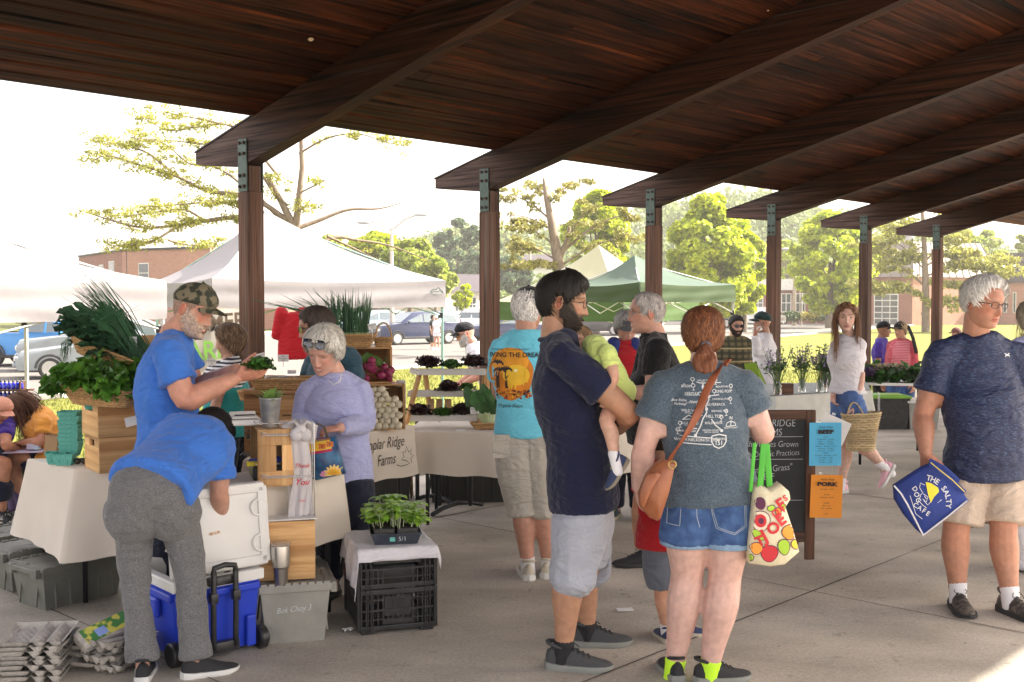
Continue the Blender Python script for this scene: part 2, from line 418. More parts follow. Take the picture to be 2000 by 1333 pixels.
def fuzz(Mh,c,s,ho,sx,parent,n=None):
 R=np.random.RandomState(ho['seed']+40);a,h=HAIRLINES[ho['style']];vs=[];fs=[];cs=[]
 if ho['thick']<.006:return
 n=n or 2300;col=np.array(ho['col'],float);c2=np.array(ho['col2']if ho.get('col2')else col*1.5);k=5
 for i in range(n):
  ph=(R.rand()*2-1)*math.pi;t0=1-.02-R.rand()**1.1*1.6;ln=.22+.35*R.rand();dph=(R.rand()-.5)*.75;lift=ho['thick']*(.85+.45*R.rand())+.0015;zh=np.interp(abs(math.degrees(ph)),a,h)/.115
  if t0<zh+.08:continue
  T=np.linspace(t0,max(t0-ln,zh-.07),k);PH=ph+dph*np.linspace(0,1,k)+.05*np.sin(np.linspace(0,4,k)+i)
  p=head_pos(T,PH,sx,0.);nr=p/np.array([.0055,.0085,.0125]);nr/=np.linalg.norm(nr,axis=1)[:,None]
  lf=lift*np.clip((T-zh+.05)/.25,.15,1)
  if ho.get('vol')is not None:lf=lf+ho['vol'](PH,T)*np.clip((T-zh)/.16,0,1)
  lf=lf+np.array([-.002,.001,.0015,.0015,-.001-.001*R.rand()])
  p=p+nr*lf[:,None];d=np.gradient(p,axis=0);w=np.cross(d,nr);w/=np.linalg.norm(w,axis=1)[:,None]+1e-9;w*=(np.array([.25,.9,1.,.8,.1])*(.0012+.0014*R.rand()))[:,None]
  b=len(vs);cc=col*(.7+.6*R.rand())if R.rand()<.6 else c2*(.8+.4*R.rand())
  for q in range(k):vs.append(p[q]-w[q]);vs.append(p[q]+w[q]);cs+=[cc,cc*1.08]
  fs+=[(b+2*q,b+2*q+1,b+2*q+3,b+2*q+2)for q in range(k-1)]
 mesh_thing('hair_strands',(np.array(vs)*s)@np.array(Mh).T+np.array(c),np.array(fs),SKINF,None,parent,np.array(cs))
def strands(paths,w,col,seed,name,parent,var=.25,per=14,spread=.01,mat_=None,steps=7):
 """locks of hair: many thin tapered ribbons following guide paths"""
 R=np.random.RandomState(seed);vs=[];fs=[];cs=[]
 for g in paths:
  g=np.array([list(x)for x in g])
  t=np.linspace(0,len(g)-1,steps);base=np.stack([np.interp(t,range(len(g)),g[:,k])for k in range(3)],1)
  for k in range(per):
   o=R.normal(size=3)*spread;a=R.rand()*6.28;c=np.array(col)*(1-var+2*var*R.rand());ph=R.rand()*6;am=spread*.5
   side=R.normal(size=3);side/=np.linalg.norm(side)
   L=.75+.35*R.rand();n0=len(vs)
   for i in range(steps):
    u=i/(steps-1);q=base[min(i,steps-1)]*1.;uu=u*L*(steps-1);lo=min(int(uu),steps-2);q=base[lo]+(base[lo+1]-base[lo])*min(1.1,uu-lo)
    q=q+o*(.5+u)+am*np.array([math.sin(ph+u*5),math.cos(ph*1.7+u*4),math.sin(ph*2+u*6)])*u
    ww=w*(1-.75*u);vs.append(q-side*ww);vs.append(q+side*ww);cs+=[c*(1.0),c*1.05]
   for i in range(steps-1):b=n0+2*i;fs.append((b,b+1,b+3,b+2))
 o=mesh_thing(name,np.array(vs),np.array(fs),mat_ or SKINF,None,parent,np.array(cs));return o
def make_head(Mh,c,s,skin,hi=True,nose=1.,jaw=1.,sx=1.,brow=(.05,.03,.02),brow_w=.8,beard=None,beard_w=0.,beard_z=-.03,lip=None,gaze=0.,lids=.35,red=.3,smile=0.,chinf=0.):
 nu,nv=(96,116)if hi else(48,50)
 g,T,PH=head_grid(nu,nv,sx,nose,jaw,chinf);z=g[...,2].copy();x=g[...,0];ax=np.abs(x);y=g[...,1]
 if smile:g[...,2]+=smile*.006*np.clip(ax/.024,0,1)**2*np.exp(-((z+.062)/.012)**2)*(y>0)
 e=lambda a,b:np.exp(-(a/b)**2);fr=np.clip(np.cos(PH)*3,0,1)
 skin=np.array(skin,dtype=float);col=skin*np.ones(g.shape)
 redc=skin*np.array([1.12,.68,.62])
 col=mix(col,redc,np.clip(fr*red*(e(ax-.044,.02)*e(z+.022,.022)+1.0*e(x,.014)*e(z+.036,.012)+.3*e(z-.05,.03)),0,1))
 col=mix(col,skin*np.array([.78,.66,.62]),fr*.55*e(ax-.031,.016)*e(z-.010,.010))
 lp=np.array(lip)if lip is not None else skin*np.array([.95,.52,.5])
 zz=z-smile*.004*np.clip(ax/.024,0,1)**2
 col=mix(col,lp,fr*np.clip(1.6*np.clip(1-(ax/.026)**4,0,1)*(e(zz+.0578,.0042)+e(zz+.069,.005)),0,1)*.85)
 col=mix(col,np.array([.12,.04,.035])if smile<.5 else np.array([.75,.7,.62]),fr*np.clip(1-(ax/.022)**4,0,1)*e(zz+.0632,.0022 if smile<.5 else .003))
 col=mix(col,skin*.35,fr*e(ax-.008,.004)*e(z+.043,.003))
 R=np.random.RandomState(int(abs(c[0])*1000)+3)
 if brow_w:col=mix(col,brow,fr*brow_w*np.clip(1.5*e(ax-.029,.017)*e(z-.0285-.004*e(ax-.03,.012),.0042),0,1)*(.7+.3*R.rand(*z.shape)))
 if beard is not None:
  bz=np.clip((beard_z-.018*np.clip((ax-.045)/.02,0,1)*-2.2-z)/.012,0,1)*np.clip(np.cos(PH)*2+.6,0,1)
  bz=np.maximum(bz,fr*e(z+.050,.006)*np.clip(1-(ax/.03)**4,0,1))
  bz*=1-.9*fr*np.clip(1-(ax/.022)**4,0,1)*e(z+.064,.009)
  col=mix(col,beard,np.clip(bz*beard_w*(.65+.5*R.rand(*z.shape)),0,1))
 rows,cn=g.shape[:2];pv=g.reshape(-1,3);f=grid_faces(rows,cn).tolist();cv=col.reshape(-1,3);n0=len(pv)
 pv=np.vstack([pv,[[0,0,.1155],[0,.01,-.1155]]]);cv=np.vstack([cv,[skin,skin]])
 f+=[(n0,j,(j+1)%cn)[::-1]for j in range(cn)]+[(n0+1,(rows-1)*cn+(j+1)%cn,(rows-1)*cn+j)[::-1]for j in range(cn)]
 mb=MB();cl=[]
 for sd in(-1,1):
  Re=Matrix.Rotation(sd*-.30,3,'Z')@Matrix.Rotation(-.18,3,'X')
  n=len(mb.v);mb.ball((sd*.0725*sx,-.008,-.002),.0085,12,.0185,.031,Re);cl+=[redc*.95]*(len(mb.v)-n)
  n=len(mb.v);mb.tube([V((sd*.077*sx,-.008,0))+Re@V((sd*.003,.0155*math.cos(a),.0275*math.sin(a)))for a in[2*math.pi*k/12 for k in range(12)]],.0038,6,closed=True);cl+=[skin*.98]*(len(mb.v)-n)
  n=len(mb.v);mb.ball((sd*.0775*sx,-.006,-.004),.0035,8,.009,.016,Re);cl+=[redc*.55]*(len(mb.v)-n)
  ec=head_pos(np.array([.07]),np.array([sd*.36]),sx,nose,jaw)[0];ec=V((sd*.031,ec[1]-.0078,.0085))
  n=len(mb.v);mb.ball(ec,.0118,20);vv=[V(q)for q in mb.v[n:]]
  lookd=V((gaze*.4,1,-.12)).normalized()
  for q in vv:
   dd=(q-ec).normalized();a=math.acos(max(-1,min(1,dd.dot(lookd))))
   k=skin*.8 if(dd.z>.62-lids or dd.z<-.62)else(np.array([.01,.01,.01])if a<.24 else(np.array([.10,.07,.045])if a<.55 else np.array([.62,.58,.54])))
   cl.append(k)
  if hi:
   n=len(mb.v)
   mb.tube([ec+V((.0145*math.cos(t),.0100-.002*abs(math.cos(t)),.0062*math.sin(t)-.0008-lids*.006))for t in np.linspace(.15,math.pi-.15,9)],.0013,5);cl+=[np.array(brow)*.8]*(len(mb.v)-n)
 o=len(pv);pv=np.vstack([pv,np.array([list(q)for q in mb.v])]);cv=np.vstack([cv,np.array(cl)]);f=f+[tuple(i+o for i in q)for q in mb.f]
 return(pv*s)@np.array(Mh).T+np.array(c),[tuple(q)for q in f],cv
def hand(mb,w,d,n,right=True,s=1.,curl=.45,thumb=.5,spread=.12):
 d=V(d).normalized();n=V(n);n=(n-d*n.dot(d)).normalized();t=d.cross(n)*(1 if right else-1)
 w=V(w)
 pts=[w-d*.012*s,w+d*.02*s,w+d*.055*s,w+d*.088*s]
 mb.tube(pts,[(.026*s,.019*s),(.034*s,.018*s),(.041*s,.0165*s),(.040*s,.0125*s)],12,right=t)
 ball=w+d*.035*s+t*.026*s+n*.008*s;mb.ball(ball,.019*s,10)
 for k,(o,L)in enumerate(((.030,.076),(.0105,.085),(-.0095,.079),(-.0285,.062))):
  p=w+d*.084*s+t*o*s;c=curl*(.9+.12*k);a=c*.9;sp=spread*(1.5-k)*.5
  dd=(d*math.cos(a)+n*math.sin(a)+t*sp).normalized();P_=[p-d*.012*s,p];r=[.0092*s,.0092*s];ang=a
  for j,fr in enumerate((.46,.31,.23)):
   p=p+dd*L*fr*s;P_.append(p);r.append((.0085,.0078,.0066)[j]*s);ang+=c*(1.0,.75,.5)[j]
   dd=(d*math.cos(ang)+n*math.sin(ang)+t*sp*.6).normalized()
  mb.tube(P_,r,8)
 p=w+d*.018*s+t*.026*s+n*.006*s;a=1-thumb
 dd=(d*.75+t*(.35+.55*thumb)+n*(.35+.3*a)).normalized();P_=[p];r=[.0135*s]
 for j,L in enumerate((.036,.032,.026)):
  p=p+dd*L*s;P_.append(p);r.append((.0115,.0102,.008)[j]*s);dd=(dd+d*.28+n*.18*a).normalized()
 mb.tube(P_,r,8)
def cr(pts,k=4):
 """catmull-rom through points (lists of numbers or vectors)"""
 P_=[np.array(list(p),dtype=float)for p in pts];out=[];n=len(P_)
 for i in range(n-1):
  a,b,c,d=P_[max(i-1,0)],P_[i],P_[i+1],P_[min(i+2,n-1)]
  for j in range(k):
   t=j/k;out.append(.5*((2*b)+(-a+c)*t+(2*a-5*b+4*c-d)*t*t+(-a+3*b-3*c+d)*t**3))
 out.append(P_[-1]);return out
def stube(mb,pts,rad,seg=14,right=None,k=4,caps='round'):
 rad=[(r,r)if not isinstance(r,(list,tuple))else r for r in rad]
 q=cr([list(V(p))+list(r)for p,r in zip(pts,rad)],k)
 mb.tube([V(x[:3])for x in q],[(x[3],x[4])for x in q],seg,right,caps)
def shoe(parent,a,toe,up=(0,0,1),L=.29,mats=None,mi_style='low',lace=True,ground=None,name='shoe'):
 """a: ankle joint; mats: upper, sole, lace"""
 F_=frame(toe,up);r,f,u=[V(F_.col[i])for i in range(3)];a=V(a);s=L/.29
 o=a-u*.085*s
 if ground is not None:o.z=ground
 prof=[(-.078,.012,.050),(-.072,.026,.068),(-.05,.034,.078),(-.015,.037,.080),(.02,.038,.084),(.05,.041,.074),(.085,.046,.060),(.12,.049,.048),(.15,.047,.041),(.18,.040,.036),(.2,.026,.031),(.21,.008,.026)]
 mb=MB();seg=16;vs=[]
 for y,hw,h in prof:
  for k in range(seg):
   t=2*math.pi*k/seg;c,q=math.cos(t),math.sin(t)
   z=.018+(h*1.22-.018)*(max(q,0)**.75 if q>0 else q*.3);vs.append(o+f*y*s+r*hw*(abs(c)**.8*math.copysign(1,c))*s*(1-.35*max(q,0)**2)+u*z*s)
 n=len(prof);fs=[(i*seg+k,i*seg+(k+1)%seg,(i+1)*seg+(k+1)%seg,(i+1)*seg+k)for i in range(n-1)for k in range(seg)]
 fs+=[tuple(reversed(range(seg))),tuple((n-1)*seg+k for k in range(seg))]
 mb.add(vs,fs)
 mb.tube([o+f*(-.02+.052*math.cos(t))*s+r*.036*math.sin(t)*s+u*(.104+.014*math.cos(t+3.1))*s for t in[2*math.pi*k/14 for k in range(14)]],.008*s,8,closed=True)
 sh=mb.build(name,mats[0],parent,smooth=True)
 m2=MB();out=[(-.086,0)]+[(y,hw+.006)for y,hw,h in prof]+[(.218,0)]
 pl=[(y,x)for y,x in out]+[(y,-x)for y,x in reversed(out[1:-1])]
 lay=[(0,.97),(.006,1.02),(.020,1.03),(.026,.98)];vs=[]
 for z,k_ in lay:vs+=[o+f*(y+(.0 if abs(x)else 0))*s*1.0+r*x*k_*s+u*(z+(.012*max(0,(y-.15)/.06)if z<.01 else 0)+(.01*max(0,-(y+.02)/.06)if z>.015 else 0))*s for y,x in pl]
 n=len(pl);fs=[tuple(reversed(range(n)))]+[tuple(3*n+i for i in range(n))]+[(j*n+i,j*n+(i+1)%n,(j+1)*n+(i+1)%n,(j+1)*n+i)for j in range(3)for i in range(n)]
 m2.add(vs,fs);m2.build('sole',mats[1],sh,auto=40)
 if lace:
  m3=MB()
  for i in range(4):
   y=.035+i*.022;h=1.2*np.interp(y,[p[0]for p in prof],[p[2]for p in prof])
   m3.tube([o+f*y*s-r*.022*s+u*(h-.006)*s,o+f*(y+.006)*s+u*(h+.004)*s,o+f*(y+.012)*s+r*.022*s+u*(h-.008)*s],.0028*s,6)
  b=o+f*.034*s+u*.106*s
  for sd in(-1,1):m3.tube([b,b+r*sd*.018*s+u*.012*s,b+r*sd*.032*s+f*.012*s-u*.004*s,b+r*sd*.02*s+f*.03*s-u*.012*s],.0022*s,5)
  m3.build('laces',mats[2],sh,smooth=True)
 return sh,o,F_
def person(label,base,H,face,J=None,fat=1.,skin=(.42,.22,.15),head=None,hands=None,belly=0.,res=.008,chestw=1.,top=None,bottom=None,shoes=None,sock=None,hi=True,group=None,female=False,build_legs=True,extra_skin=None,hipw=1.,armr=1.,legr=1.,handcurl=.45):
 J=dict(J or{});base=V(base)if len(base)==3 else V((base[0],base[1],0));f=V((face[0],face[1],0)).normalized();r=V((f.y,-f.x,0))
 def L(x,y,z):return base+r*x*H+f*y*H+V((0,0,z*H))
 D={}
 for k,sg in(('R',1),('L',-1)):
  D['sh'+k]=L(sg*.098*chestw,-.005,.798);D['el'+k]=L(sg*.128*chestw,-.01,.625);D['wr'+k]=L(sg*.14*chestw,.03,.49)
  D['hip'+k]=L(sg*.052,0,.505);D['kn'+k]=L(sg*.055,.012,.275);D['an'+k]=L(sg*.055,-.01,.047);D['toe'+k]=(f+r*sg*.18).normalized()
 D['pelvis']=L(0,0,.53);D['chest']=L(0,-.005,.745);D['neck']=L(0,-.008,.852);D['head']=L(0,.012,.925);D['hfwd']=f;D['hup']=V((0,0,1))
 for k,v in J.items():
  if k[:2]in('up','gR','gL','ai'):continue
  if isinstance(v,tuple)and v[0]=='l':D[k]=L(*v[1:])
  elif isinstance(v,tuple)and abs(v[0])+abs(v[1])>60:D[k]=P(*v)
  else:D[k]=V(v)
 for k,sg in(('R',1),('L',-1)):
  if 'pelvis' in J and 'hip'+k not in J:D['hip'+k]=D['pelvis']+r*sg*.052*H-V((0,0,.025*H))
  if 'chest' in J and 'sh'+k not in J:D['sh'+k]=D['chest']+r*sg*.098*chestw*H+V((0,0,.053*H))
 pr=(D['hipR']-D['hipL']).normalized();sr=(D['shR']-D['shL']).normalized();pelvis,chest,neck=D['pelvis'],D['chest'],D['neck']
 ax=(chest-pelvis).normalized();tf=frame(ax.cross(-((pr+sr).normalized()))if True else f,ax)
 fw=(sr+pr).normalized().cross(-ax);fw=-fw if fw.dot(f)<0 and ax.z>.3 else fw
 if ax.z<=.3:fw=-((sr+pr).normalized().cross(ax))
 sh_mid=(D['shL']+D['shR'])/2
 h=H
 pd=((D['knR']+D['knL'])/2-pelvis).normalized();pd=(pd-ax*.6).normalized()
 mb=MB()
 def lp(t):return pelvis.lerp(chest,t)
 rights=None
 bpts=[pelvis+pd*.045*h,pelvis,lp(.33),lp(.65),chest,sh_mid+ax*.018*h,neck]
 brad=[(.05*h,.045*h),(.080*hipw*h,.052*h),(.074*h*fat,.052*h),(.080*h*fat,.056*h),(.092*h*chestw,.062*h),(.070*h*chestw,.038*h),(.032*h,.032*h)]
 stube(mb,bpts,brad,16,right=sr,k=3)
 hd=dict(head or{});hs=hd.pop('s',H*.13/.23*1.0);
 hc=D['head'];Mh=frame(D['hfwd'],D['hup']);hf=V(Mh.col[1]);hu=V(Mh.col[2])
 stube(mb,[neck-ax*.02*h,neck,hc-hu*.065*hs-hf*.022*hs,hc-hu*.02*hs-hf*.02*hs],[.040*h*(fat**.3),.0355*h*(fat**.5),.053*hs*(.9 if female else 1.05)*fat**.4,.05*hs],14,k=3)
 ar=armr*(.85 if female else 1.)*fat**.4
 for k in 'RL':
  s_,e_,w_=D['sh'+k],D['el'+k],D['wr'+k]
  stube(mb,[sh_mid.lerp(s_,.55),s_,s_.lerp(e_,.45),e_,e_.lerp(w_,.3),w_],[.030*h,.0295*h*ar,.029*h*ar,.0235*h*ar,.0255*h*ar,.0165*h*ar**.5],12,k=3)
 if build_legs:
  lr=legr*(fat**.35)
  for k in 'RL':
   a_,b_,c_=D['hip'+k],D['kn'+k],D['an'+k];sh=(c_-b_).normalized();side=pr;back=sh.cross(side);back=-back if back.dot(f)>0 else back
   stube(mb,[a_,a_.lerp(b_,.5),b_,b_.lerp(c_,.3)+back*.010*h,b_.lerp(c_,.65)+back*.004*h,c_,c_-V((0,0,.02*h))],[.047*h*lr**.7,.046*h*lr,.034*h*lr,.0365*h*lr,.027*h*lr,.0215*h*lr**.5,.022*h],14,k=3)
 if extra_skin:extra_skin(mb,D)
 v,n,fc=vox(mb,res,3);v=v+n*(.0012*wob(v,40,3,2))[:,None]
 skin=np.array(skin,dtype=float);cols=skin*np.ones((len(v),3))*(1+.06*wob(v,14,5,2))[:,None]
 for k in('elR','elL','knR','knL'):
  dd=np.linalg.norm(v-np.array(D[k]),axis=1);w=np.exp(-(dd/(.04*h))**2)*.5;cols=mix(cols,skin*np.array([1.05,.8,.75]),w)
 parts_v=[v];parts_f=[[tuple(x)for x in fc.tolist()]];parts_c=[cols]
 hm=MB()
 for k in 'RL':
  hd_=(hands or{}).get(k)
  e_,w_=D['el'+k],D['wr'+k];d=(w_-e_).normalized();sd=r*(1 if k=='R' else-1)
  o=dict(d=d,n=-sd if abs(d.z)>.5 else V((0,0,-1)),curl=handcurl,thumb=.35)
  if hd_:o.update(hd_)
  if o.get('skip'):continue
  hand(hm,w_,o['d'],o['n'],k=='R',H/1.75*(.92 if female else 1.),o['curl'],o['thumb'])
 if hm.v:
  hv,hn,hf_=vox(hm,.0036 if hi else .007,1)
  parts_v.append(hv);parts_f.append([tuple(x)for x in hf_.tolist()]);kn=skin*np.array([1.05,.82,.78]);parts_c.append(mix(skin*np.ones((len(hv),3)),kn,.5+.5*wob(hv,60,4,2)*.6))
 hairo=hd.pop('hair',None);extras={}
 for k in('hat','glasses','beardshell'):extras[k]=hd.pop(k,None)
 a,b,c_=make_head(Mh,hc,hs,hd.pop('skin',skin),hi=hi,**hd)
 parts_v.append(a);parts_f.append(b);parts_c.append(c_)
 off=0;F=[]
 for vv,ff in zip(parts_v,parts_f):
  F+=[tuple(i+off for i in q)for q in ff];off+=len(vv)
 v0_body=parts_v[0];body=mesh_thing('person',np.vstack(parts_v),F,SKIN,base,None,np.vstack(parts_c))
 tag(body,label,'person',group)
 sxx=hd.get('sx',1.)
 if hairo:
  ho=dict(style='short',thick=.012,col=(.03,.02,.015),strand=.003,seed=1);ho.update(hairo)
  hv,hf2,hcv=shell(Mh,hc,hs,ho['style'],ho['thick'],ho['col'],ho['strand'],ho['seed'],sx=sxx,vol=ho.get('vol'),col2=ho.get('col2'),nu=160 if hi else 70,nv=110 if hi else 44)
  ho_=mesh_thing('hair',hv,hf2,SKINF,None,body,hcv)
  if hi:fuzz(Mh,hc,hs,ho,sxx,ho_)
 if extras['beardshell']:
  bo=extras['beardshell'];g,T,PH=head_grid(150,130,sxx,0.,hd.get('jaw',1.),.004)
  az=np.degrees(np.abs(PH));z=g[...,2];zt=np.interp(az,[0,18,24,35,50,68,80,92,180],[-.046,-.046,-.052,-.044,-.030,-.010,.012,.03,-.3])
  xx=np.abs(g[...,0]);m=np.clip((zt-z)/.008,-1,1);m=np.where((az<26)&(xx<.019)&(z>-.0735)&(z<-.0555),-1,m);m=np.where(az>95,-1,m);m=np.minimum(m,(82-az)/6+np.clip((z+.06)/.01,0,3)*9);m=np.where(z<-.113,-1,m)
  R=np.random.RandomState(4);w=np.where(m>0,m,m*2);d=bo['thick']*w+np.clip(m,0,1)*.0035*(R.normal(size=z.shape)*.5+np.sin(PH*70+z*300))*.6
  dirv=np.stack([g[...,0],g[...,1],g[...,2]*.5-.05*np.clip(-T,0,1)],-1);dirv/=np.linalg.norm(dirv,axis=-1)[...,None]
  p=(g+dirv*d[...,None]).reshape(-1,3);ff=grid_faces(*g.shape[:2]);keep=(m>-.7).reshape(-1);ff=ff[keep[ff].all(1)]
  used=np.zeros(len(p),bool);used[ff.ravel()]=True;idx=np.cumsum(used)-1
  cv=np.array(bo['col'])*(.6+.8*R.rand(len(p),1));
  mesh_thing('beard',((p*hs)@np.array(Mh).T+np.array(hc))[used],idx[ff],SKINF,None,body,cv[used])
 def HL(x,y,z):return hc+Mh@(V((x,y,z))*hs)
 if extras['hat']:
  q=extras['hat'];st='cap_back' if q.get('back')else 'cap'
  flip=-1 if q.get('back')else 1
  Mc=Mh if not q.get('back')else frame(-hf,hu)
  hv,hf2,hcv=shell(Mc,hc,hs,'cap',.010,(1,1,1),kind='hat',sx=sxx*1.03,vol=lambda PH,t:.010*np.clip(t,0,1)*(1+.4*np.cos(PH)))
  crown=mesh_thing('cap',hv,hf2,q['mat'],None,body,hcv)
  m=MB();R_=lambda x,y,z:hc+Mc@(V((x,y,z))*hs)
  def brim(u,w):
   x=(u-.5)*.145;y=math.sqrt(max(0,.089**2-(x*.93)**2))*1.03+w*(.070*(1-(2*(u-.5))**4*.85));return R_(x,y,.052-.32*x*x/.07-w*.012)
  m.grid(brim,14,6);n0=len(m.v);m.grid(lambda u,w:brim(u,w)-hu*.003,14,6)
  b=m.build('brim',q.get('brim',q['mat']),crown,smooth=True)
  m=MB();m.ball(R_(0,-.0,.136),.006*hs,8);m.build('button',q['mat'],crown,smooth=True)
 if extras['glasses']:
  q=extras['glasses'];m=MB();ml=MB();up=q.get('up',0.)
  for sd in(-1,1):
   cx,cy,cz=sd*.0325,.098+abs(up)*.008,.006+up*.092
   if up:Mg=lambda x,z:HL(cx+x,cy-abs(x)*.25-(z)*.55,cz+z)
   else:Mg=lambda x,z:HL(cx+x,cy-(sd*x)*.18-.002,cz+z)
   rx,rz=q.get('size',(.024,.017))
   ring=[Mg(rx*abs(math.cos(t))**.8*math.copysign(1,math.cos(t)),rz*abs(math.sin(t))**.8*math.copysign(1,math.sin(t)))for t in[2*math.pi*k/20 for k in range(20)]]
   m.tube(ring,.0016*hs,6,closed=True)
   if q.get('lens'):ml.add([sum((V(x)for x in ring),V())/20]+ring,[(0,1+i,1+(i+1)%20)for i in range(20)])
   e=HL(sd*.059,cy-.008,cz+.006);m.tube([e,HL(sd*.071*sxx,cy-.04,cz+.006),HL(sd*.0775*sxx,-.0,cz+.002-up*.02),HL(sd*.077*sxx,-.016,cz-.012-up*.02)],.0018*hs,6)
  m.tube([HL(-.010,cy+.001,cz+.005),HL(0,cy+.004,cz+.008),HL(.010,cy+.001,cz+.005)],.0016*hs,6)
  go=m.build('glasses',q['mat'],body,smooth=True)
  if ml.v:ml.build('lenses',q['lens'],go,smooth=True)
 if top:
  t=dict(sleeve=.62,hem=.06,ease=1.16,fold=.010,longsleeve=False,neckr=.062);t.update(top);m=MB();e=t['ease']
  bf=fw*belly*h
  pts=[pelvis-ax*t['hem']*h+bf*.3,pelvis+bf*.5,lp(.33)+bf,lp(.65)+bf*.7,chest,sh_mid+ax*.022*h,neck-ax*.002*h]
  br=(belly*.7)*h
  hr=t.get('hemr',1.);rad=[(.093*hipw*h*e*fat**.5*hr,(.068*h+br*.4)*e*fat**.5*hr),(.093*hipw*h*e*fat**.5,(.066*h+br*.6)*e*fat**.5),(.080*h*fat*e,(.057*h+br)*e*fat**.5),(.085*h*fat*e,(.060*h+br*.8)*e*fat**.5),(.095*h*chestw*e,.066*h*e*fat**.3),(.070*h*chestw*e,.044*h*e),(.047*h,.045*h)]
  if bottom:
   lr_=legr*fat**.35;need=(D['hipR']-D['hipL']).length/2+.053*h*lr_**.6*1.08+.004;ny=.056*h*lr_**.6*1.08+.008*h+.006
   for i_,q_ in((0,1.),(1,.97)):rad[i_]=(max(rad[i_][0],need*q_),max(rad[i_][1],ny*q_))
  D['hempt']=(pts[0],ax)
  if female:rad[4]=(rad[4][0],rad[4][1]*1.16);pts[4]=pts[4]+fw*.010*h
  stube(m,pts,rad,24,right=sr,k=3,caps='flat')
  for k in 'RL':
   s_,e_,w_=D['sh'+k],D['el'+k],D['wr'+k];q=s_.lerp(e_,t['sleeve'])
   stube(m,[neck-ax*.030*h,neck.lerp(s_,.5)-ax*.004*h,s_],[.040*h,.034*h,.032*h],12,k=3)
   if t['longsleeve']:stube(m,[sh_mid.lerp(s_,.55),s_,s_.lerp(e_,.5),e_,e_.lerp(w_,.5),e_.lerp(w_,t.get('cuff',.96))],[.036*h,.0345*h*ar,.034*h*ar,.030*h*ar,.027*h*ar,.0225*h*ar],14,k=3,caps='flat')
   else:stube(m,[sh_mid.lerp(s_,.5),s_,s_.lerp(q,.5),q],[.036*h,.034*h*ar,.0345*h*ar,.0345*h*ar*t.get('flare',1.05)],14,k=3,caps='flat')
  if t.get('extra'):t['extra'](m,D)
  v,n,fc=vox(m,max(res,t.get('res',.008)),2)
  if t['fold']:v=folds(v,n,t['fold'],t.get('fk',13)*1.5,t.get('seed',3),t.get('fax',ax*.3+sr),.45);v=folds(v,n,t['fold']*.55,50,t.get('seed',3)+9,(sr+ax*(.8 if t.get('seed',3)%2 else-.8)),.22)
  to=mesh_thing(t.get('name','shirt'),v,fc,t['mat'],None,body)
  if t.get('collar',True):
   m=MB();cc=neck-ax*.004*h+fw*.004*h;RR=sr;m.tube([cc+RR*math.cos(a)*.046*h+fw*math.sin(a)*.044*h-ax*(.012*h*max(0,math.sin(a)))for a in[2*math.pi*k/24 for k in range(24)]],.0062*h,8,closed=True)
   m.build('collar',t.get('collarmat',t['mat']),to,smooth=True)
  body['_top']=1;D['top']=to
 if 'hempt' in D:
  hp,hx=D['hempt'];me=body.data;n_=len(v0_body);co=np.empty(len(me.vertices)*3,dtype=np.float32);me.vertices.foreach_get('co',co);co=co.reshape(-1,3).astype(float);w_=co+np.array(base);sv=(w_-np.array(hp))@np.array(hx);cen=np.array(hp)+np.outer(sv,np.array(hx));dist=np.linalg.norm(w_-cen,axis=1)
  k_=np.clip((sv+.05)/.04,0,1)*np.clip((.30*h-sv)/.04,0,1)*(dist<.118*h*max(1,fat**.5)*hipw)*.30
  for arm in 'RL':
   a_=np.array(D['el'+arm]);b_=np.array(D['wr'+arm]);u_=np.clip(((w_-a_)@(b_-a_))/np.dot(b_-a_,b_-a_),0,1.35);k_*=np.linalg.norm(w_-(a_+np.outer(u_,b_-a_)),axis=1)>.075
  w_=w_+(cen-w_)*k_[:,None];me.vertices.foreach_set('co',(w_-np.array(base)).astype(np.float32).ravel());me.update()
 if bottom:
  t=dict(hem=.9,ease=1.12,fold=.009,kind='pants',flare=1.);t.update(bottom);m=MB();e=t['ease']
  stube(m,[pelvis+pd*.055*h,pelvis+pd*.02*h,pelvis+ax*t.get('rise',.03)*h],[(.078*hipw*h*e,.058*h*e),(.090*hipw*h*fat**.4*e**.5,.066*h*fat**.4),(.078*hipw*h*fat**.5,.056*h*fat**.5)],18,right=pr,k=3,caps='flat')
  lr=legr*fat**.35
  if t.get('over'):
   for k in 'RL':m.ball(D['hip'+k]-fw*.0*h-ax*.01*h+(pelvis-D['hip'+k])*.45-pd*.0,.074*h,14);m.ball(D['hip'+k]+(pelvis-D['hip'+k])*.1+pd*.03*h,.070*h,14)
  m.ball(D['hipR'].lerp(D['hipL'],.5)+pd*.012*h,.055*h,12)
  for k in 'RL':m.ball(D['hip'+k]-fw*.008*h,.053*h*lr**.6*e**.5,14)
  for k in 'RL':
   a_,b_,c_=D['hip'+k],D['kn'+k],D['an'+k];hem=t['hem']
   path=[a_+(pelvis-a_)*.12,a_.lerp(b_,.5),b_,b_.lerp(c_,.5),b_.lerp(c_,.98)];rr=[.058*h*lr**.7*e,.055*h*lr*e,.044*h*lr*e,.040*h*lr*e*t['flare'],.034*h*e*t['flare']]
   sc=[0,.5,1,1.5,2];hs_=[q for q in sc if q<hem-.05];P_=[path[sc.index(q)]for q in hs_];r_=[rr[sc.index(q)]for q in hs_]
   i=max(j for j,q in enumerate(sc)if q<hem-.05);u=(hem-sc[i])/.5 if i<4 else 0
   if i<4:P_.append(path[i].lerp(path[i+1],u));r_.append((rr[i]*(1-u)+rr[i+1]*u)*(t['flare']if hem<1.4 else 1.))
   stube(m,P_,r_,16,k=3,caps='flat')
  v,n,fc=vox(m,max(res,.008),2)
